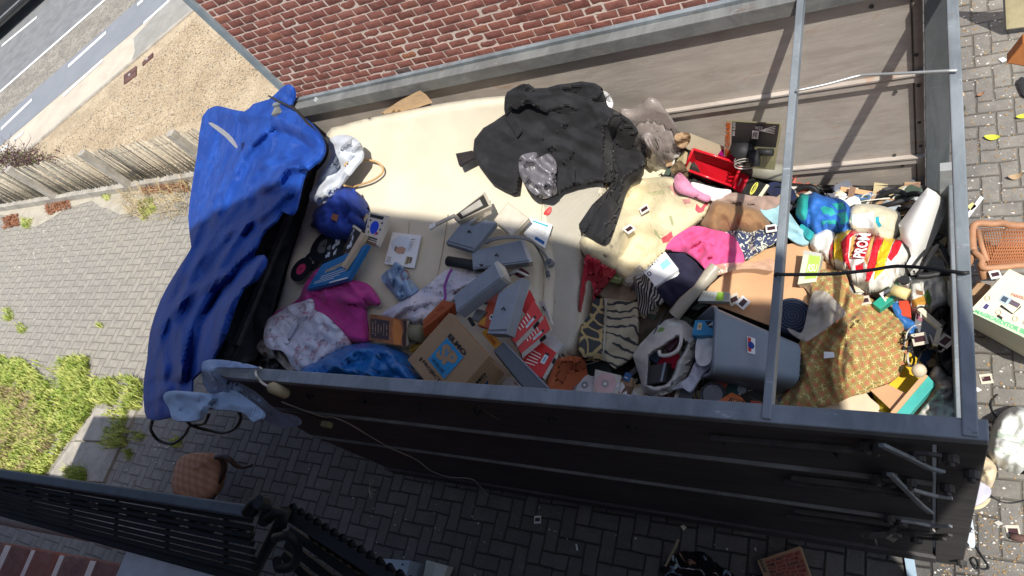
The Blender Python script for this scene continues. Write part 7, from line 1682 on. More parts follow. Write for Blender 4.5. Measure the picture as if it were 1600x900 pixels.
cloth_thing('clear_packet', [(1481,440),(1490,436),(1496,450),(1494,466),(1486,478),(1480,470)], M('clear_crinkle', (.6,.6,.52), rough=.2, bump=.8, bs=25, bd=.01), 'crinkled clear packet squeezed next to the tailgate', 'packet', lift=.16, step=3, nf=8, amp=.012, wid=3, ln=20, thick=.05, drop=.04, seed=64)
mb = MB(); t, b = carton(mb, [(1405,492),(1424,496),(1422,469),(1404,470)], 1.36, .03, M('tomato_red_box', (.60,.07,.03), rough=.5)); simple('tomato_box', mb, 'tomato red flat box left of the food scraps', 'box')
mb = MB(); drape(mb, [(1394,476),(1402,474),(1410,488),(1424,500),(1438,510),(1436,518),(1420,520),(1408,506),(1398,490)], plastic('mid_blue_rubber', (.03,.15,.42), rough=.5), lift=.12, step=3, nf=4, amp=.012, wid=5, thick=.03, drop=.02, seed=65); simple('blue_slipper', mb, 'mid blue rubber slipper beside the tomato red box', 'slipper')
T = Thing('grey_case', 'grey hard case with a cream rim near the tailgate', 'case'); mb = MB(); t, b = carton(mb, [(1431,490),(1428,512),(1460,540),(1467,513)], (1.36,1.34,1.34), .05, plastic('mid_grey_shell', (.20,.20,.21), rough=.4)); decal(mb, t, [(.0,.0),(.35,.1),(.2,.35),(.0,.3)], M('dusty_pink_print', (.4,.15,.2)), .0015); T.part('shell', mb)
mb = MB(); mb.bar(P(1436,484,1.38), P(1469,514,1.37), .02, .04, m_cream); mb.bar(P(1469,514,1.37), P(1461,542,1.36), .018, .04, m_cream); T.part('rim', mb); T.done()
slide(1437, 530, .16, 'cream slide mount among the cables left of the grey case', .2, m_slidec, .055)
slide(1477, 533, .20, 'cream slide mount near the tailgate on black cloth', .9, m_slidec, .055)
slide(1388, 462, .17, 'white slide mount between the striped bag and the teal carton', .6); slide(1350, 470, .13, 'grey slide mount below the striped bag', .3, m_slidec)
cloth_thing('black_fabric', [(1464,542),(1474,528),(1480,512),(1492,505),(1503,514),(1502,560),(1498,584),(1486,580),(1476,570),(1468,556)], cloth('matt_black_cloth', (.014,.014,.017), var=.4), 'matt black cloth bunched against the tailgate', 'cloth', lift=.14, step=3.6, nf=14, amp=.02, wid=5, ln=40, thick=.08, drop=.05, seed=66)
R = random.Random(55); T = Thing('wire_tangle', 'tangle of black and white cables right of the lattice curtain', 'cables')
for k in range(12):
    x, y = R.uniform(1415,1455), R.uniform(490,555); pts = []; a = R.uniform(0, 6.28)
    for j_ in range(6): pts.append(P(x, y, hz(x, y)+R.uniform(.11,.19))); a += R.uniform(-.9,.9); x = min(1475, max(1412, x+math.cos(a)*13)); y = min(572, max(480, y+math.sin(a)*13))
    mb = MB(); mb.tube(crom(pts, 4), R.uniform(.003,.005), m_cab if k % 3 else M('white_lead', (.6,.58,.52), rough=.5), 6); T.part('cable', mb)
T.done()
# bottom right corner
cloth_thing('yellow_folder', [(1388,601),(1402,590),(1414,570),(1420,550),(1434,560),(1448,576),(1444,590),(1428,602),(1412,617)], paper('golden_yellow_card', (.72,.47,.03)), 'golden yellow folder at the right of the lattice curtain', 'folder', lift=.08, step=5, nf=1, amp=.005, smooth=0, thick=.01, drop=0, rump=.003, seed=67)
cloth_thing('cream_cardboard', [(1262,642),(1300,630),(1352,612),(1360,622),(1382,640),(1400,662),(1330,665),(1262,655)], paper('pale_board', (.68,.56,.40)), 'pale cream cardboard in the near right corner of the load', 'cardboard', lift=.06, step=5, nf=1, amp=.006, smooth=0, thick=.01, drop=0, rump=.004, seed=68)
cloth_thing('yellow_wrapper', [(1362,612),(1376,618),(1392,640),(1390,655),(1378,645)], M('lemon_foil', (.70,.58,.03), rough=.4), 'crumpled lemon yellow wrapper below the golden folder', 'wrapper', lift=.05, step=3, nf=5, amp=.012, wid=4, ln=20, thick=.01, seed=69)
T = Thing('teal_edged_box', 'open cream carton with a turquoise side at the near right corner', 'box')
mb = MB(); t, b = carton(mb, [(1396,648),(1412,658),(1462,600),(1449,586)], (1.44,1.44,1.44), .05, M('turquoise_side', (.06,.42,.38), rough=.5)); T.part('side', mb); mb = MB(); t2, b2 = carton(mb, [(1391,644),(1397,649),(1450,587),(1443,583)], (1.45,1.45,1.45), .05, m_cardo); T.part('edge', mb)
mb = MB(); carton(mb, [(1359,609),(1393,641),(1420,617),(1387,600)], (1.40,1.42,1.42), .006, m_cardo); T.part('flap', mb); T.done()
mb = MB(); c = P(1436,579,1.48); 
vs = []; fs = []; 
for i in range(9):
    for j in range(14): th = math.pi*i/8; ph = 2*math.pi*j/14; vs.append(c + Vector((.027*math.sin(th)*math.cos(ph), .027*math.sin(th)*math.sin(ph), .034*math.cos(th))))
for i in range(8):
    for j in range(14): fs.append([i*14+j, i*14+(j+1) % 14, (i+1)*14+(j+1) % 14, (i+1)*14+j])
mb.add(vs, fs, M('egg_cream', (.70,.58,.42), rough=.5), True); simple('cream_ball', mb, 'small cream ball resting on the golden yellow folder', 'ball')
cloth_thing('clear_bag', [(1462,570),(1476,580),(1488,598),(1497,622),(1500,650),(1502,668),(1460,664),(1418,660),(1430,644),(1455,612),(1462,598),(1452,588)], film('clear_film_bag', (.72,.68,.62), .72, .15), 'clear crinkled plastic bag in the near right corner', 'bag', lift=.13, step=3.4, nf=24, amp=.016, wid=4, ln=40, thick=.1, drop=.08, dr=10, rump=.014, rs=10, seed=70)
# along the far side, right
mb = MB(); t, b = carton(mb, [(1312,298),(1362,306),(1364,299),(1314,291)], (1.28,1.28,1.28), .005, m_cardo); mb.hexa([Q(1313,299,1.28), Q(1362,307,1.28), Q(1352,316,1.22), Q(1308,305,1.24)], [Q(1313,299,1.27), Q(1362,307,1.27), Q(1352,316,1.21), Q(1308,305,1.23)], M('shaded_box_inside', (.16,.08,.06))); simple('open_carton', mb, 'open warm brown carton lying by the far side', 'box')
mb = MB(); t, b = carton(mb, [(1300,312),(1334,322),(1322,302),(1288,302)], (1.3,1.3,1.3), .01, m_white); decal(mb, t, [(.35,.3),(.5,.3),(.5,.6),(.35,.6)], m_film); simple('white_card', mb, 'white card with a small dark red square beyond the blue bag', 'card')
mb = MB(); carton(mb, [(1360,318),(1400,330),(1440,316),(1362,306)], (1.28,1.26,1.28), .06, m_card); simple('plain_carton', mb, 'plain brown carton between the far side and the cream canvas bag', 'box')
for k, (px, py) in enumerate(((1390,308), (1420,312), (1255,300))):
    mb = MB(); c = Q(px, py, 1.30); mb.tube([c + Vector((.07*math.cos(a), -.02+.035*math.sin(a), .03*math.sin(a*1.5))) for a in [j*.35 for j in range(19)]], .013, m_k, 8)  # curved black handles, shaped as loops
    simple('rubber_hose', mb, ['curved black rubber hose at the far side behind the plain carton', 'black rubber hose loop at the far side nearest the white foam roll', 'black rubber hose loop under the blue and turquoise bag'][k], 'hose')
mb = MB(); m_wl = M('white_lead', (.6,.58,.52), rough=.5)
mb.tube(crom([P(1322,322,1.27), P(1340,316,1.28), P(1350,305,1.29), P(1360,304,1.29), P(1358,316,1.28), P(1352,318,1.28)], 5), .004, m_wl, 6); mb.tube(crom([P(1325,312,1.25), P(1338,320,1.27), P(1330,326,1.26)], 4), .004, m_wl, 6); simple('white_wire', mb, 'bent white wire hanger beyond the cream canvas bag', 'wire')
mb = MB(); mb.tube(crom([P(1270,303,1.2), P(1285,298,1.22), P(1310,302,1.24), P(1345,318,1.3)], 5), .006, m_cab, 6); simple('black_cable', mb, 'dark cord arched over the far side cartons', 'cord')
mb = MB(); ps = [P(1196,262,1.2), P(1212,276,1.2), P(1226,290,1.2), P(1234,305,1.2)]; mb.tube(crom(ps, 4), .005, m_cab, 6); simple('black_cable', mb, 'thin dark cord below the grey green tube', 'cord')
# ------------------------------------------------------------------ things standing and lying on the ground
# chair on its side, lower left
m_uph = m_lat_dummy = None
g = NT('quilted_brown_fabric'); p = g.pos((1,1,1), rot=(.3,.5,.785)); sp = g.n('SeparateXYZ', {0: p}); fx = g.ma('SINE', g.ma('MULTIPLY', sp.outputs[0], 85)); fy = g.ma('SINE', g.ma('MULTIPLY', sp.outputs[1], 85)); q_ = g.ma('MULTIPLY', fx, fy)
m_uph = g.set(g.mix(g.ramp(q_, -.4, .5), (.33,.175,.105), (.42,.235,.15)), .85, .15, 0, q_, .5, .004)
m_dwood = M('dark_turned_wood', (.035,.016,.010), rough=.4, var=.3, vs=12, spec=.5)
T = Thing('upholstered_chair', 'brown quilted chair with a curved dark wooden leg lying beside the railing', 'chair')
def up(px, py, z): return P(px, py, z)
mb = MB(); t = [up(271,770,.50), up(325,778,.42), up(345,735,.42), up(339,711,.5), up(300,708,.55), up(276,722,.55)]
low = [Vector((v.x-.01, v.y+.015, v.z-.07)) for v in t]
n_ = len(t); cc = sum(t, Vector())/n_; rings = [low, [v.lerp(w, .3)+ (v-cc)*.0 for v, w in zip(t, low)], t, [v.lerp(cc, .12)+Vector((0,0,.025)) for v in t], [v.lerp(cc, .5)+Vector((0,0,.045)) for v in t], [cc+Vector((0,0,.05)) + (v-cc)*.02 for v in t]]
rings = [crom([tuple(v) for v in r_], 5, True) for r_ in rings]; N = len(rings[0]); vs = [Vector(v) for r_ in rings for v in r_]
mb.add(vs, [[k*N+i, k*N+(i+1) % N, (k+1)*N+(i+1) % N, (k+1)*N+i] for k in range(len(rings)-1) for i in range(N)] + [[i for i in range(N)][::-1]], m_uph, True); T.part('seat', mb)
mb = MB(); mb.tube(crom([up(342,711,.50), up(350,733,.42), up(337,763,.38), up(327,782,.38), up(290,790,.36), up(240,770,.40), up(228,768,.40)], 4), .022, m_dwood, 8); T.part('seat_frame', mb)
mb = MB(); mb.tube(crom([up(338,714,.56), up(350,713,.56), up(360,719,.54), up(368,727,.50), up(380,730,.46), up(394,727,.44)], 5), lambda t_: .028-.016*t_, m_dwood, 10); T.part('leg', mb)
mb = MB(); mb.tube(crom([up(300,790,.3), up(325,785,.2), up(345,795,.06)], 5), lambda t_: .026-.012*t_, m_dwood, 10); T.part('leg', mb); T.done()
# little things in the shade
slide(840, 812, .003, 'white slide mount on the shaded paving below the trailer', .2, m_slidew, .052, z=0)
T = Thing('switch_box', 'grey blue painted metal box with small holes on the shaded paving', 'box')
mb = MB(); t, b = carton(mb, [(572,902),(628,925),(641,876),(577,871)], .22, .2, plastic('pale_blue_metal', (.36,.44,.52), rough=.5)); T.part('shell', mb)
mb = MB()
for u, v in ((.55,.75),(.85,.85),(.25,.62),(.7,.5)): mb.disc(qpt(t, u, v)+Vector((0,0,.001)), (0,0,1), .008, .002, m_k, 10)
T.part('screw_holes', mb); T.done()
T = Thing('wall_socket', 'cream plastic wall socket lying on the shaded paving', 'socket')
mb = MB(); t, b = carton(mb, [(660,905),(688,912),(700,884),(666,875)], .12, .08, plastic('aged_cream_plastic', (.55,.56,.48), rough=.4), bev=.005); T.part('housing', mb)
mb = MB(); t_ = [qpt(t, u, v)+Vector((0,0,.001)) for u, v in ((.08,.15),(.42,.15),(.42,.9),(.08,.9))]; mb.hexa([v+Vector((0,0,.003)) for v in t_], t_, plastic('cream_insert', (.45,.46,.38), rough=.4)); T.part('insert', mb); T.done()
g = NT('wet_black_sheet'); n1 = g.noise(5, g.pos(), 4, .5, 1.2); m_wet = g.set((.012,.012,.014), .05, .8, 0, n1, .25, .02)
cloth_thing('glossy_sheet', [(1030,890),(1045,872),(1062,862),(1080,862),(1098,862),(1112,872),(1126,885),(1140,893),(1160,915),(1100,930),(1040,920),(1040,900)], m_wet, 'glossy black plastic sheet reflecting the sky on the shaded paving', 'sheet', z=.03, step=5, nf=8, amp=.02, wid=12, ln=60, thick=.02, drop=.02, dr=10, rump=.012, rs=30, seed=80)
mb = MB(); mb.bar(P(1040,885,.05), P(1060,843,.09), .012, .012, m_woodh); simple('wood_strip', mb, 'thin wooden strip along the glossy black sheet', 'stick')
T = Thing('pattern_box', 'flat cardboard box covered in dark red letters on the shaded paving', 'box')
mb = MB(); t, b = carton(mb, [(1203,925),(1275,925),(1250,853),(1183,876)], .09, .08, m_card); T.part('carton', mb)
mb = MB(); R = random.Random(12); rl = M('crimson_letter_print', (.20,.02,.03)); rect(mb, t, .16, .0, .97, .93, M('dusty_red_panel', (.36,.15,.10)), .0012)
ws = ['MAKE','IT','NOW','ALWAYS','ROAD','HOME','FAST','MOVE','ON','SAME','ZONE','MAN']
for r_ in range(9):
    u = .17; v = .05 + r_*.097
    while u < .9: w_ = R.choice(ws); L = min(.045*len(w_), .96-u); text(mb, t, w_, u, v, u+L, v+.075, rl if R.random() < .8 else m_k, .003, .03); u += L + .03
q_ = [qpt(t, .13, .98), qpt(t, .13, .6), qpt(t, .03, .6), qpt(t, .03, .98)]; text(mb, [q_[1], q_[0], q_[3], q_[2]], '0099', .0, .1, 1, .9, m_k, .003, .02); T.part('print', mb); T.done()
mb = MB(); mb.bar(P(1420,868,.02), P(1430,930,.02), .045, .02, M('pale_blue_lath', (.35,.47,.58), rough=.5)); simple('blue_lath', mb, 'pale blue lath lying half under the trailer corner', 'lath')
card('white_chip', [(1063,822),(1068,829),(1073,824),(1068,820)], .02, m_cream, 'torn cream cardboard corner by the trailer bottom edge', 'scrap')
card('cigarette_end', [(899,850),(901,860),(903,860),(901,850)], .01, m_w, 'tiny white stub on the shaded paving', 'stub', h=.006)
card('pale_lid_piece', [(489,850),(502,855),(506,848),(494,843)], .01, M('dull_blue_chip', (.2,.25,.32)), 'dull bluish chip on the shaded paving by the railing', 'chip')
mb = MB(); R = random.Random(4); c = P(576,766,.01)
for k in range(9): a = R.uniform(-1,1.8); mb.tube([c, c+Vector((math.cos(a)*.09, math.sin(a)*.09, .015))], .0022, m_conc, 4)
simple('weed_sprig', mb, 'dry sprig of weed on the shaded paving', 'sprig')

# ------------------------------------------------------------------ right of the trailer
T = Thing('cane_chair', 'tan wooden chair back with woven cane panel lying on the sunlit paving', 'chair')
m_cwood = M('tan_turned_wood', (.42,.22,.12), rough=.5, var=.15, vs=9)
FR = [(1521,392),(1519,372),(1521,354),(1530,349),(1548,350),(1566,349),(1580,352),(1620,354)]
zc = .42
mb = MB(); mb.tube(crom([P(x, y, zc) for x, y in FR], 4), .020, m_cwood, 8); mb.tube(crom([P(x, y, zc) for x, y in ((1521,392),(1534,405),(1535,418),(1560,418),(1590,415),(1630,414))], 4), .017, m_cwood, 8); mb.tube([P(1528,360,zc), P(1534,385,zc), P(1542,408,zc)], .014, m_cwood, 8); mb.tube([P(1535,412,zc-.02), P(1541,436,zc-.06)], .028, m_cwood, 8)
mb.tube(crom([P(1521,398,.4), P(1514,412,.36), P(1508,430,.3), P(1504,455,.2)], 4), .018, m_cwood, 8); T.part('frame', mb)
def cane(mb, quad, nu, nv, r=.0022, mat=None):
    q = [P(*p, zc+.002) for p in quad]
    for k in range(nu+1): mb.tube([qpt(q, k/nu, 0), qpt(q, k/nu, 1)], r, mat, 4)
    for k in range(nv+1): mb.tube([qpt(q, 0, k/nv), qpt(q, 1, k/nv)], r, mat, 4)
    for k in range(0, nu, 1):
        mb.tube([qpt(q, k/nu, 0)+Vector((0,0,.002)), qpt(q, min(1, (k+nv*.8)/nu), 1)+Vector((0,0,.002))], r, mat, 4)
mb = MB(); cane(mb, [(1545,415),(1640,410),(1640,357),(1531,357)], 26, 13, .0026, M('orange_cane', (.48,.19,.08), rough=.6)); T.part('cane_panel', mb)
mb = MB(); carton(mb, [(1546,404),(1620,404),(1620,384),(1540,384)], zc-.02, .006, M('cane_backing', (.33,.15,.07))); T.part('backing', mb); T.done()
slide(1555, 429, .02, 'white slide mount between the cane chair back and the cream appliance box', .25, z=.40)
# appliance carton
T = Thing('appliance_box', 'cream appliance carton with green lettering and drawings on the sunlit paving', 'box')
mb = MB(); t, b = carton(mb, [(1517,483),(1650,555),(1650,455),(1577,420)], .42, .4, paper('ivory_carton', (.74,.70,.52)), (0,(1521,513))); T.part('carton', mb)
mb = MB(); gp = M('fresh_green_print', (.15,.50,.25)); pr_ = M('soft_red_print', (.65,.22,.17)); n_ = Vector((0,0,1))
def onbox(pts, mat, o=.002): mb.poly([P(x, y, .42+o) for x, y in pts], mat)
Gq = [P(1521,487,.42), P(1578,516,.42), P(1580,509,.42), P(1523,482,.42)]
Gq = [P(1520,488,.42), P(1608,528,.42), P(1612,519,.42), P(1524,483,.42)]
onbox([(1520,489),(1608,531),(1613,519),(1525,482)], M('mint_band', (.50,.72,.45))); text(mb, Gq, 'MAGICAEDITOR 880', .02, .1, .98, .95, gp, .005, .03)
Rq = [P(1578,463,.42), P(1612,474,.42), P(1615,467,.42), P(1581,457,.42)]; text(mb, Rq, 'PANASONIC', .02, .1, .98, .9, pr_, .004, .02)
onbox([(1559,469),(1567,459),(1583,467),(1573,478)], M('steel_print', (.42,.50,.55))); onbox([(1563,469),(1568,462),(1576,466),(1571,473)], M('ink_blue_print', (.05,.08,.12)), .004); onbox([(1576,474),(1581,468),(1595,475),(1590,481)], M('plum_grey_print', (.12,.09,.12)), .004)
onbox([(1562,479),(1565,476),(1583,490),(1582,491.5)], m_k, .003); onbox([(1582,491.5),(1583,490),(1595,478),(1596,479.5)], m_k, .003); onbox([(1557,494),(1560,491),(1567,496),(1565,500)], m_k, .003)
onbox([(1531,485),(1538,472),(1548,477),(1541,489)], m_w, .003); onbox([(1535,481),(1541,474),(1546,477),(1541,484)], M('indigo_print', (.06,.05,.15)), .004)
onbox([(1597,506),(1600,500),(1610,505),(1608,511)], M('grey_tab', (.4,.4,.38)), .003)
for x, y in ((1543,466),(1560,488),(1586,498)): mb.tube([P(x+4*math.cos(a), y+4*math.sin(a), .423) for a in [k*.6 for k in range(12)]], .0015, M('tan_line', (.5,.4,.25)), 4)
T.part('print', mb); T.done()
mb = MB(); mb.hexa([P(1505,470,.1), P(1560,530,.1), P(1600,480,.1), P(1528,437,.1)], [P(1505,470,.02), P(1560,530,.02), P(1600,480,.02), P(1528,437,.02)], m_card, .003); mb.hexa([P(1512,462,.3), P(1530,440,.3), P(1549,446,.3), P(1538,460,.3)], [P(1512,462,.29), P(1530,440,.29), P(1549,446,.29), P(1538,460,.29)], m_card); simple('flattened_carton', mb, 'open brown carton under the cream appliance box', 'box')
for (x, y), lab, rot, mt in (((1541,592),'cream slide mount on sunlit paving beside the end rail corner', .2, m_slidec), ((1541,670),'cream slide mount just left of the crumpled white bag', .1, m_slidec), ((1583,830),'cream slide mount at the lower right beside a rusty stub', .15, m_slidec)): slide(x, y, .004, lab, rot, mt, .058, z=0)
for pts, mt, lab, nm, ct in (([(1508,338),(1512,342),(1537,309),(1532,306)], m_w, 'white plastic strip on the paving above the cane chair', 'white_strip', 'strip'), ([(1510,322),(1518,329),(1526,322),(1520,316)], M('pale_yellow_leaf', (.62,.55,.25)), 'pale yellowish leaf beside the white strip', 'leaf', 'leaf'), ([(1560,92),(1566,97),(1573,93),(1568,89)], m_w, 'small white scrap above the orange case', 'scrap', 'scrap'), ([(1520,608),(1528,612),(1534,609),(1527,605)], m_w, 'small white flake below the cream slide mount', 'flake', 'scrap'),
                             ([(1497,140),(1500,153),(1507,148),(1503,139)], M('peach_scrap', (.6,.42,.28)), 'peach paper scrap beside the end rail', 'scrap', 'scrap'), ([(1553,816),(1560,822),(1568,818),(1560,813)], M('grey_white_stone', (.5,.48,.44)), 'flat grey white stone on the lower right paving', 'stone', 'stone')):
    card(nm, pts, .012, mt, lab, ct, h=.008)
m_leafy = M('lime_leaf', (.55,.58,.06), rough=.6)
def leaf(px, py, s, mat, lab, rot, curl=.01):
    c = P(px, py, .012); mb = MB(); n = 9; vs = []
    for k in range(n): t = k/(n-1); w = math.sin(math.pi*t)**.7*s*.25; x = (t-.5)*s; vs += [c + Vector((x*math.cos(rot)-sg*w*math.sin(rot), x*math.sin(rot)+sg*w*math.cos(rot), curl*(2*t-1)**2 + (.004 if sg else 0))) for sg in (1, 0, -1)]
    fs = []
    for k in range(n-1): fs += [[3*k, 3*k+1, 3*k+4, 3*k+3], [3*k+1, 3*k+2, 3*k+5, 3*k+4]]
    mb.add(vs + [v - Vector((0,0,.002)) for v in vs], fs + [[i+3*n for i in f[::-1]] for f in fs], mat, True); simple('leaf', mb, lab, 'leaf', 'fallen leaves on the paving')
leaf(1550, 215, .09, m_leafy, 'long lime yellow leaf on the paving below the orange case', -.2); leaf(1597, 182, .07, m_leafy, 'lime yellow leaf at the right edge of the photo', .2); leaf(1586, 277, .08, M('tan_leaf', (.42,.30,.18)), 'curled tan leaf on the paving right of the end rail', .1, .02)
leaf(1532, 148, .05, M('rust_leaf', (.30,.15,.09)), 'small rust brown leaf right of the peach scrap', .5); leaf(1505, 172, .05, M('dark_leaf', (.08,.07,.05)), 'small dark leaf beside the end rail', 1.3)
# crumpled white bag and what lies near it
T = Thing('white_rubbish_bag', 'crumpled translucent white rubbish bag with faint green marks at the right edge', 'bag')
mb = MB(); drape(mb, [(1546,690),(1550,668),(1560,650),(1572,640),(1590,635),(1620,640),(1650,660),(1650,720),(1620,738),(1596,736),(1570,730),(1552,718),(1543,706)], M('milky_bag_film', (.70,.72,.68), rough=.3, bump=.8, bs=14, bd=.015), z=.16, step=4, nf=26, amp=.018, wid=6, ln=50, thick=.14, drop=.12, dr=14, rump=.02, rs=16, seed=81,
                 paint=[([(1556,674),(1600,686),(1600,694),(1554,682)], M('faded_mint_print', (.52,.62,.52), rough=.3)), ([(1552,697),(1590,708),(1590,714),(1551,703)], M('faded_mint_print', (.52,.62,.52), rough=.3))]); T.part('body', mb); T.done()
cloth_thing('cream_rag', [(1526,748),(1530,715),(1540,712),(1556,728),(1556,745),(1548,762),(1538,757)], cloth('cream_rag_cotton', (.68,.56,.38)), 'cream rag on the paving just beyond the dark corner post', 'rag', z=.10, step=3.6, nf=10, amp=.02, wid=5, ln=40, thick=.08, drop=.06, seed=82)
cloth_thing('lilac_sheet', [(1520,775),(1524,745),(1534,748),(1548,764),(1546,776),(1530,788),(1518,790)], paper('lilac_grey_sheet', (.50,.50,.60)), 'lilac grey plastic sheet under the cream rag', 'sheet', z=.05, step=4, nf=3, amp=.008, wid=6, thick=.02, seed=83)
cloth_thing('yellowed_sheet', [(1516,790),(1530,789),(1546,778),(1546,784),(1534,794),(1516,796)], paper('yellowed_sheet', (.62,.52,.34)), 'yellowed sheet edge under the lilac grey sheet', 'sheet', z=.02, step=4, nf=1, amp=.004, thick=.01, seed=84)
cloth_thing('blue_white_bag', [(1510,835),(1516,800),(1520,815),(1524,850),(1518,856),(1508,850)], paper('bluish_white_bag', (.55,.62,.70)), 'bluish white bag corner poking out behind the corner post', 'bag', z=.12, step=3.6, nf=3, amp=.01, wid=5, thick=.05, seed=85)
for (a, b_), lab in ((((1510,798),(1522,806)), 'upper black plug sticking out past the corner post'), (((1508,824),(1524,832)), 'middle black plug sticking out past the corner post'), (((1506,850),(1516,858)), 'lowest black plug sticking out past the corner post')):
    T = Thing('power_plug', lab, 'plug', 'black plugs behind the corner post'); mb = MB(); pa_, pb_ = P(*a, .55), P(*b_, .55); mb.tube([pa_, pa_.lerp(pb_, .6)], .018, m_k, 10, r1=.012); T.part('body', mb); mb = MB(); d_ = (pb_-pa_).normalized(); s_ = d_.cross(Vector((0,0,1)))*.006
    for sg in (-1, 1): mb.tube([pa_.lerp(pb_, .6)+s_*sg, pb_+s_*sg], .0025, m_silver, 6)
    T.part('pins', mb); T.done()
mb = MB(); mb.tube(crom([P(x, y, .012) for x, y in ((1512,840),(1522,850),(1534,868),(1545,886),(1538,890),(1526,885),(1517,876),(1524,872),(1530,884),(1526,890),(1518,880))], 5), .004, m_cab, 6); simple('thin_lead', mb, 'thin black lead curling on the paving at the bottom right', 'cable')
mb = MB(); mb.tube(crom([P(x, y, .012) for x, y in ((1546,772),(1556,780),(1572,786),(1590,785),(1610,780))], 5), .003, m_cab, 6); simple('fine_wire', mb, 'fine dark wire curving over the paving below the white bag', 'wire')
mb = MB(); mb.tube(crom([P(x, y, .012) for x, y in ((1559,616),(1550,626),(1549,636),(1556,650),(1564,652))], 5), .004, m_cab, 6); simple('bent_wire', mb, 'short bent dark wire above the crumpled white bag', 'wire')
mb = MB(); mb.tube([P(1579,838,.02), P(1605,843,.02)], .018, m_rust, 10); simple('rusty_stub', mb, 'rusty pipe stub at the right edge beside a slide mount', 'pipe')
mb = MB(); drape(mb, [(1590,128),(1596,120),(1604,126),(1604,150),(1596,146)], m_k, z=.03, step=3, nf=3, amp=.008, thick=.02, seed=86); simple('black_shoe', mb, 'black sole end at the right edge below the orange case', 'shoe')
# frame and orange case at the top right
T = Thing('picture_frame', 'framed print with a cream mount standing at the top right corner', 'picture')
a_, b_, c_, d_ = P(1571,47,.04), P(1640,38,.04), P(1640,-60,.55), P(1566,-60,.55)
mb = MB(); n_ = (b_-a_).cross(d_-a_).normalized(); n_ = n_ if n_.dot(Vector((0,0,CAM_H))-a_) > 0 else -n_; q = [a_, b_, c_, d_]; mb.hexa(q, [v - n_*.02 for v in q], M('ivory_mount', (.72,.63,.38), rough=.6)); T.part('mount', mb)
mb = MB(); 
for i in range(4): mb.bar(q[i], q[(i+1) % 4], .012, .026, m_dkm, up=n_)
T.part('frame', mb)
mb = MB(); pr = [PP(x, y, a_+n_*.002, n_) for x, y in ((1588,32),(1640,26),(1640,-50),(1584,-50))]; mb.poly(pr, M('engraving_tone', (.28,.24,.17), rough=.6, var=.5, vs=30)); pr = [PP(x, y, a_+n_*.004, n_) for x, y in ((1591,29),(1596,28),(1594,8),(1591,8))]; mb.poly(pr, M('engraving_light', (.5,.45,.33))); pr = [PP(x, y, a_+n_*.004, n_) for x, y in ((1595,30),(1640,24),(1640,27),(1595,33))]; mb.poly(pr, M('engraving_dark', (.12,.1,.07))); T.part('print', mb); T.done()
T = Thing('orange_case', 'flat orange brown wooden case at the right edge below the picture frame', 'case')
mb = MB(); t, b = carton(mb, [(1573,84),(1640,96),(1650,30),(1598,52)], (.26,.26,.30), .0, M('orange_wood', (.58,.22,.07), rough=.4, var=.12), (0,(1573,99)), .004); T.part('lid', mb)
mb = MB(); s_ = [v.copy() for v in (t[0], t[1], b[1], b[0])]; n2 = qn(s_); mb.hexa([v+n2*.004 for v in s_], [v+n2*.001 for v in s_], M('dark_red_wood', (.17,.05,.025), rough=.5)); T.part('side', mb); T.done()

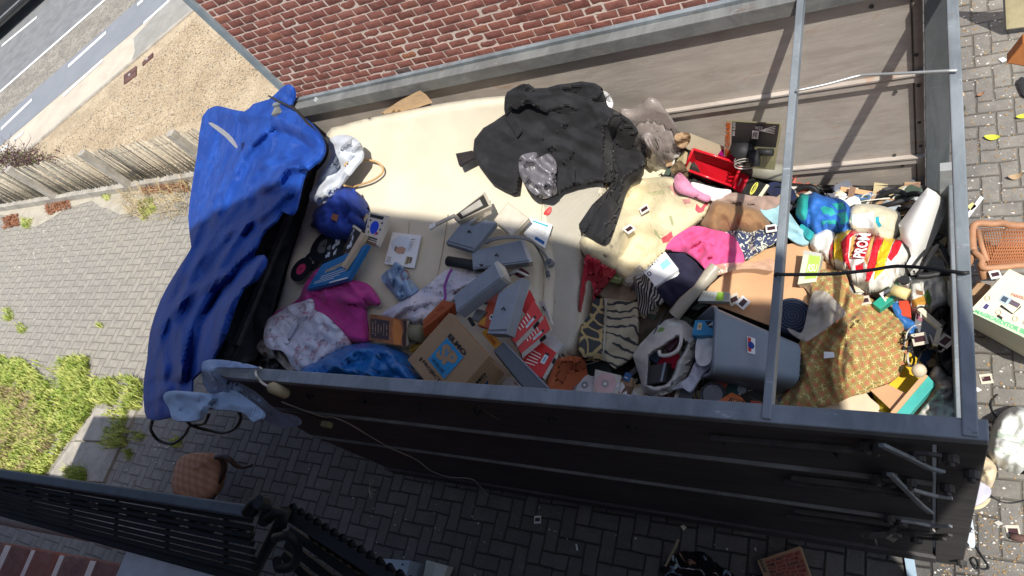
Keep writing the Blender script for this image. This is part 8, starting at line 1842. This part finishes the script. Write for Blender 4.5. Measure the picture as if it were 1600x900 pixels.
# black car at the kerb on the far road, only its near flank in the picture
m_carp = M('black_car_paint', (.012,.013,.016), rough=.12, var=.02, bump=0, spec=.6, coat=1.0, dirt=0)
m_glass = M('dark_car_glass', (.02,.025,.03), rough=.05, var=0, bump=0, spec=.8, dirt=0)
fr = rd; sd_ = rn if (G(0,66) - O0).dot(rn) > (G(300,265) - O0).dot(rn) else -rn
o_ = G(36, 33); c0_ = o_ + sd_*(-.10)
def cp(l, w, z): v = c0_ + fr*l + sd_*w; return Vector((v.x, v.y, z))
T = Thing('parked_car', 'glossy black car cut off by the top left corner of the photo', 'car')
secs = [(-2.2,.35,.62,.70),(-2.1,.28,.72,.80),(-1.6,.24,.80,.92),(-.9,.24,.84,.95),(0,.24,.85,.97),(1.0,.24,.85,.97),(1.7,.25,.83,.95),(2.1,.28,.74,.85),(2.2,.38,.6,.72)]
vs = []; fs = []
prof_ = lambda zb, zm, zt: [(.05,zb),(.0,zb+.12),(.02,zm),(.08,zt),(.45,zt+.02),(1.30,zt+.02),(1.70,zt),(1.76,zm),(1.78,zb+.12),(1.73,zb)]
for l, zb, zm, zt in secs: vs += [cp(l, w, z) for w, z in prof_(zb, zm, zt)]
for i in range(len(secs)-1):
    for j in range(9): fs.append([i*10+j, i*10+j+1, (i+1)*10+j+1, (i+1)*10+j])
    fs.append([i*10+9, i*10, (i+1)*10, (i+1)*10+9])
fs += [list(range(10)), [(len(secs)-1)*10+j for j in range(10)][::-1]]
mb = MB(); mb.add(vs, fs, m_carp, True); bd_ = T.part('body', mb)
mb = MB(); mb.hexa([cp(-.9,.28,1.42), cp(.9,.28,1.42), cp(.9,1.5,1.42), cp(-.9,1.5,1.42)], [cp(-1.5,.10,.96), cp(1.4,.10,.96), cp(1.4,1.68,.96), cp(-1.5,1.68,.96)], m_glass, .05); T.part('window', mb)
mb = MB(); mb.hexa([cp(-.85,.3,1.45), cp(.85,.3,1.45), cp(.85,1.48,1.45), cp(-.85,1.48,1.45)], [cp(-.95,.26,1.40), cp(.95,.26,1.40), cp(.95,1.52,1.40), cp(-.95,1.52,1.40)], m_carp, .02); T.part('roof', mb)
mb = MB(); mb.bar(cp(-1.9,-.012,.40), cp(1.9,-.012,.40), .02, .03, M('chrome_trim', (.5,.52,.55), rough=.2, metal=.8)); T.part('side_trim', mb)
for l in (-1.35, 1.35):
    for w in (.02, 1.56):
        mb = MB(); mb.disc(cp(l, w, .32), sd_, .32, .2, m_tyre, 26); wi = T.part('wheel', mb); mb = MB(); mb.disc(cp(l, w-.006 if w < 1 else w+.206, .32), sd_, .2, .004, m_galv, 18); T.part('rim', mb, wi)
T.done()
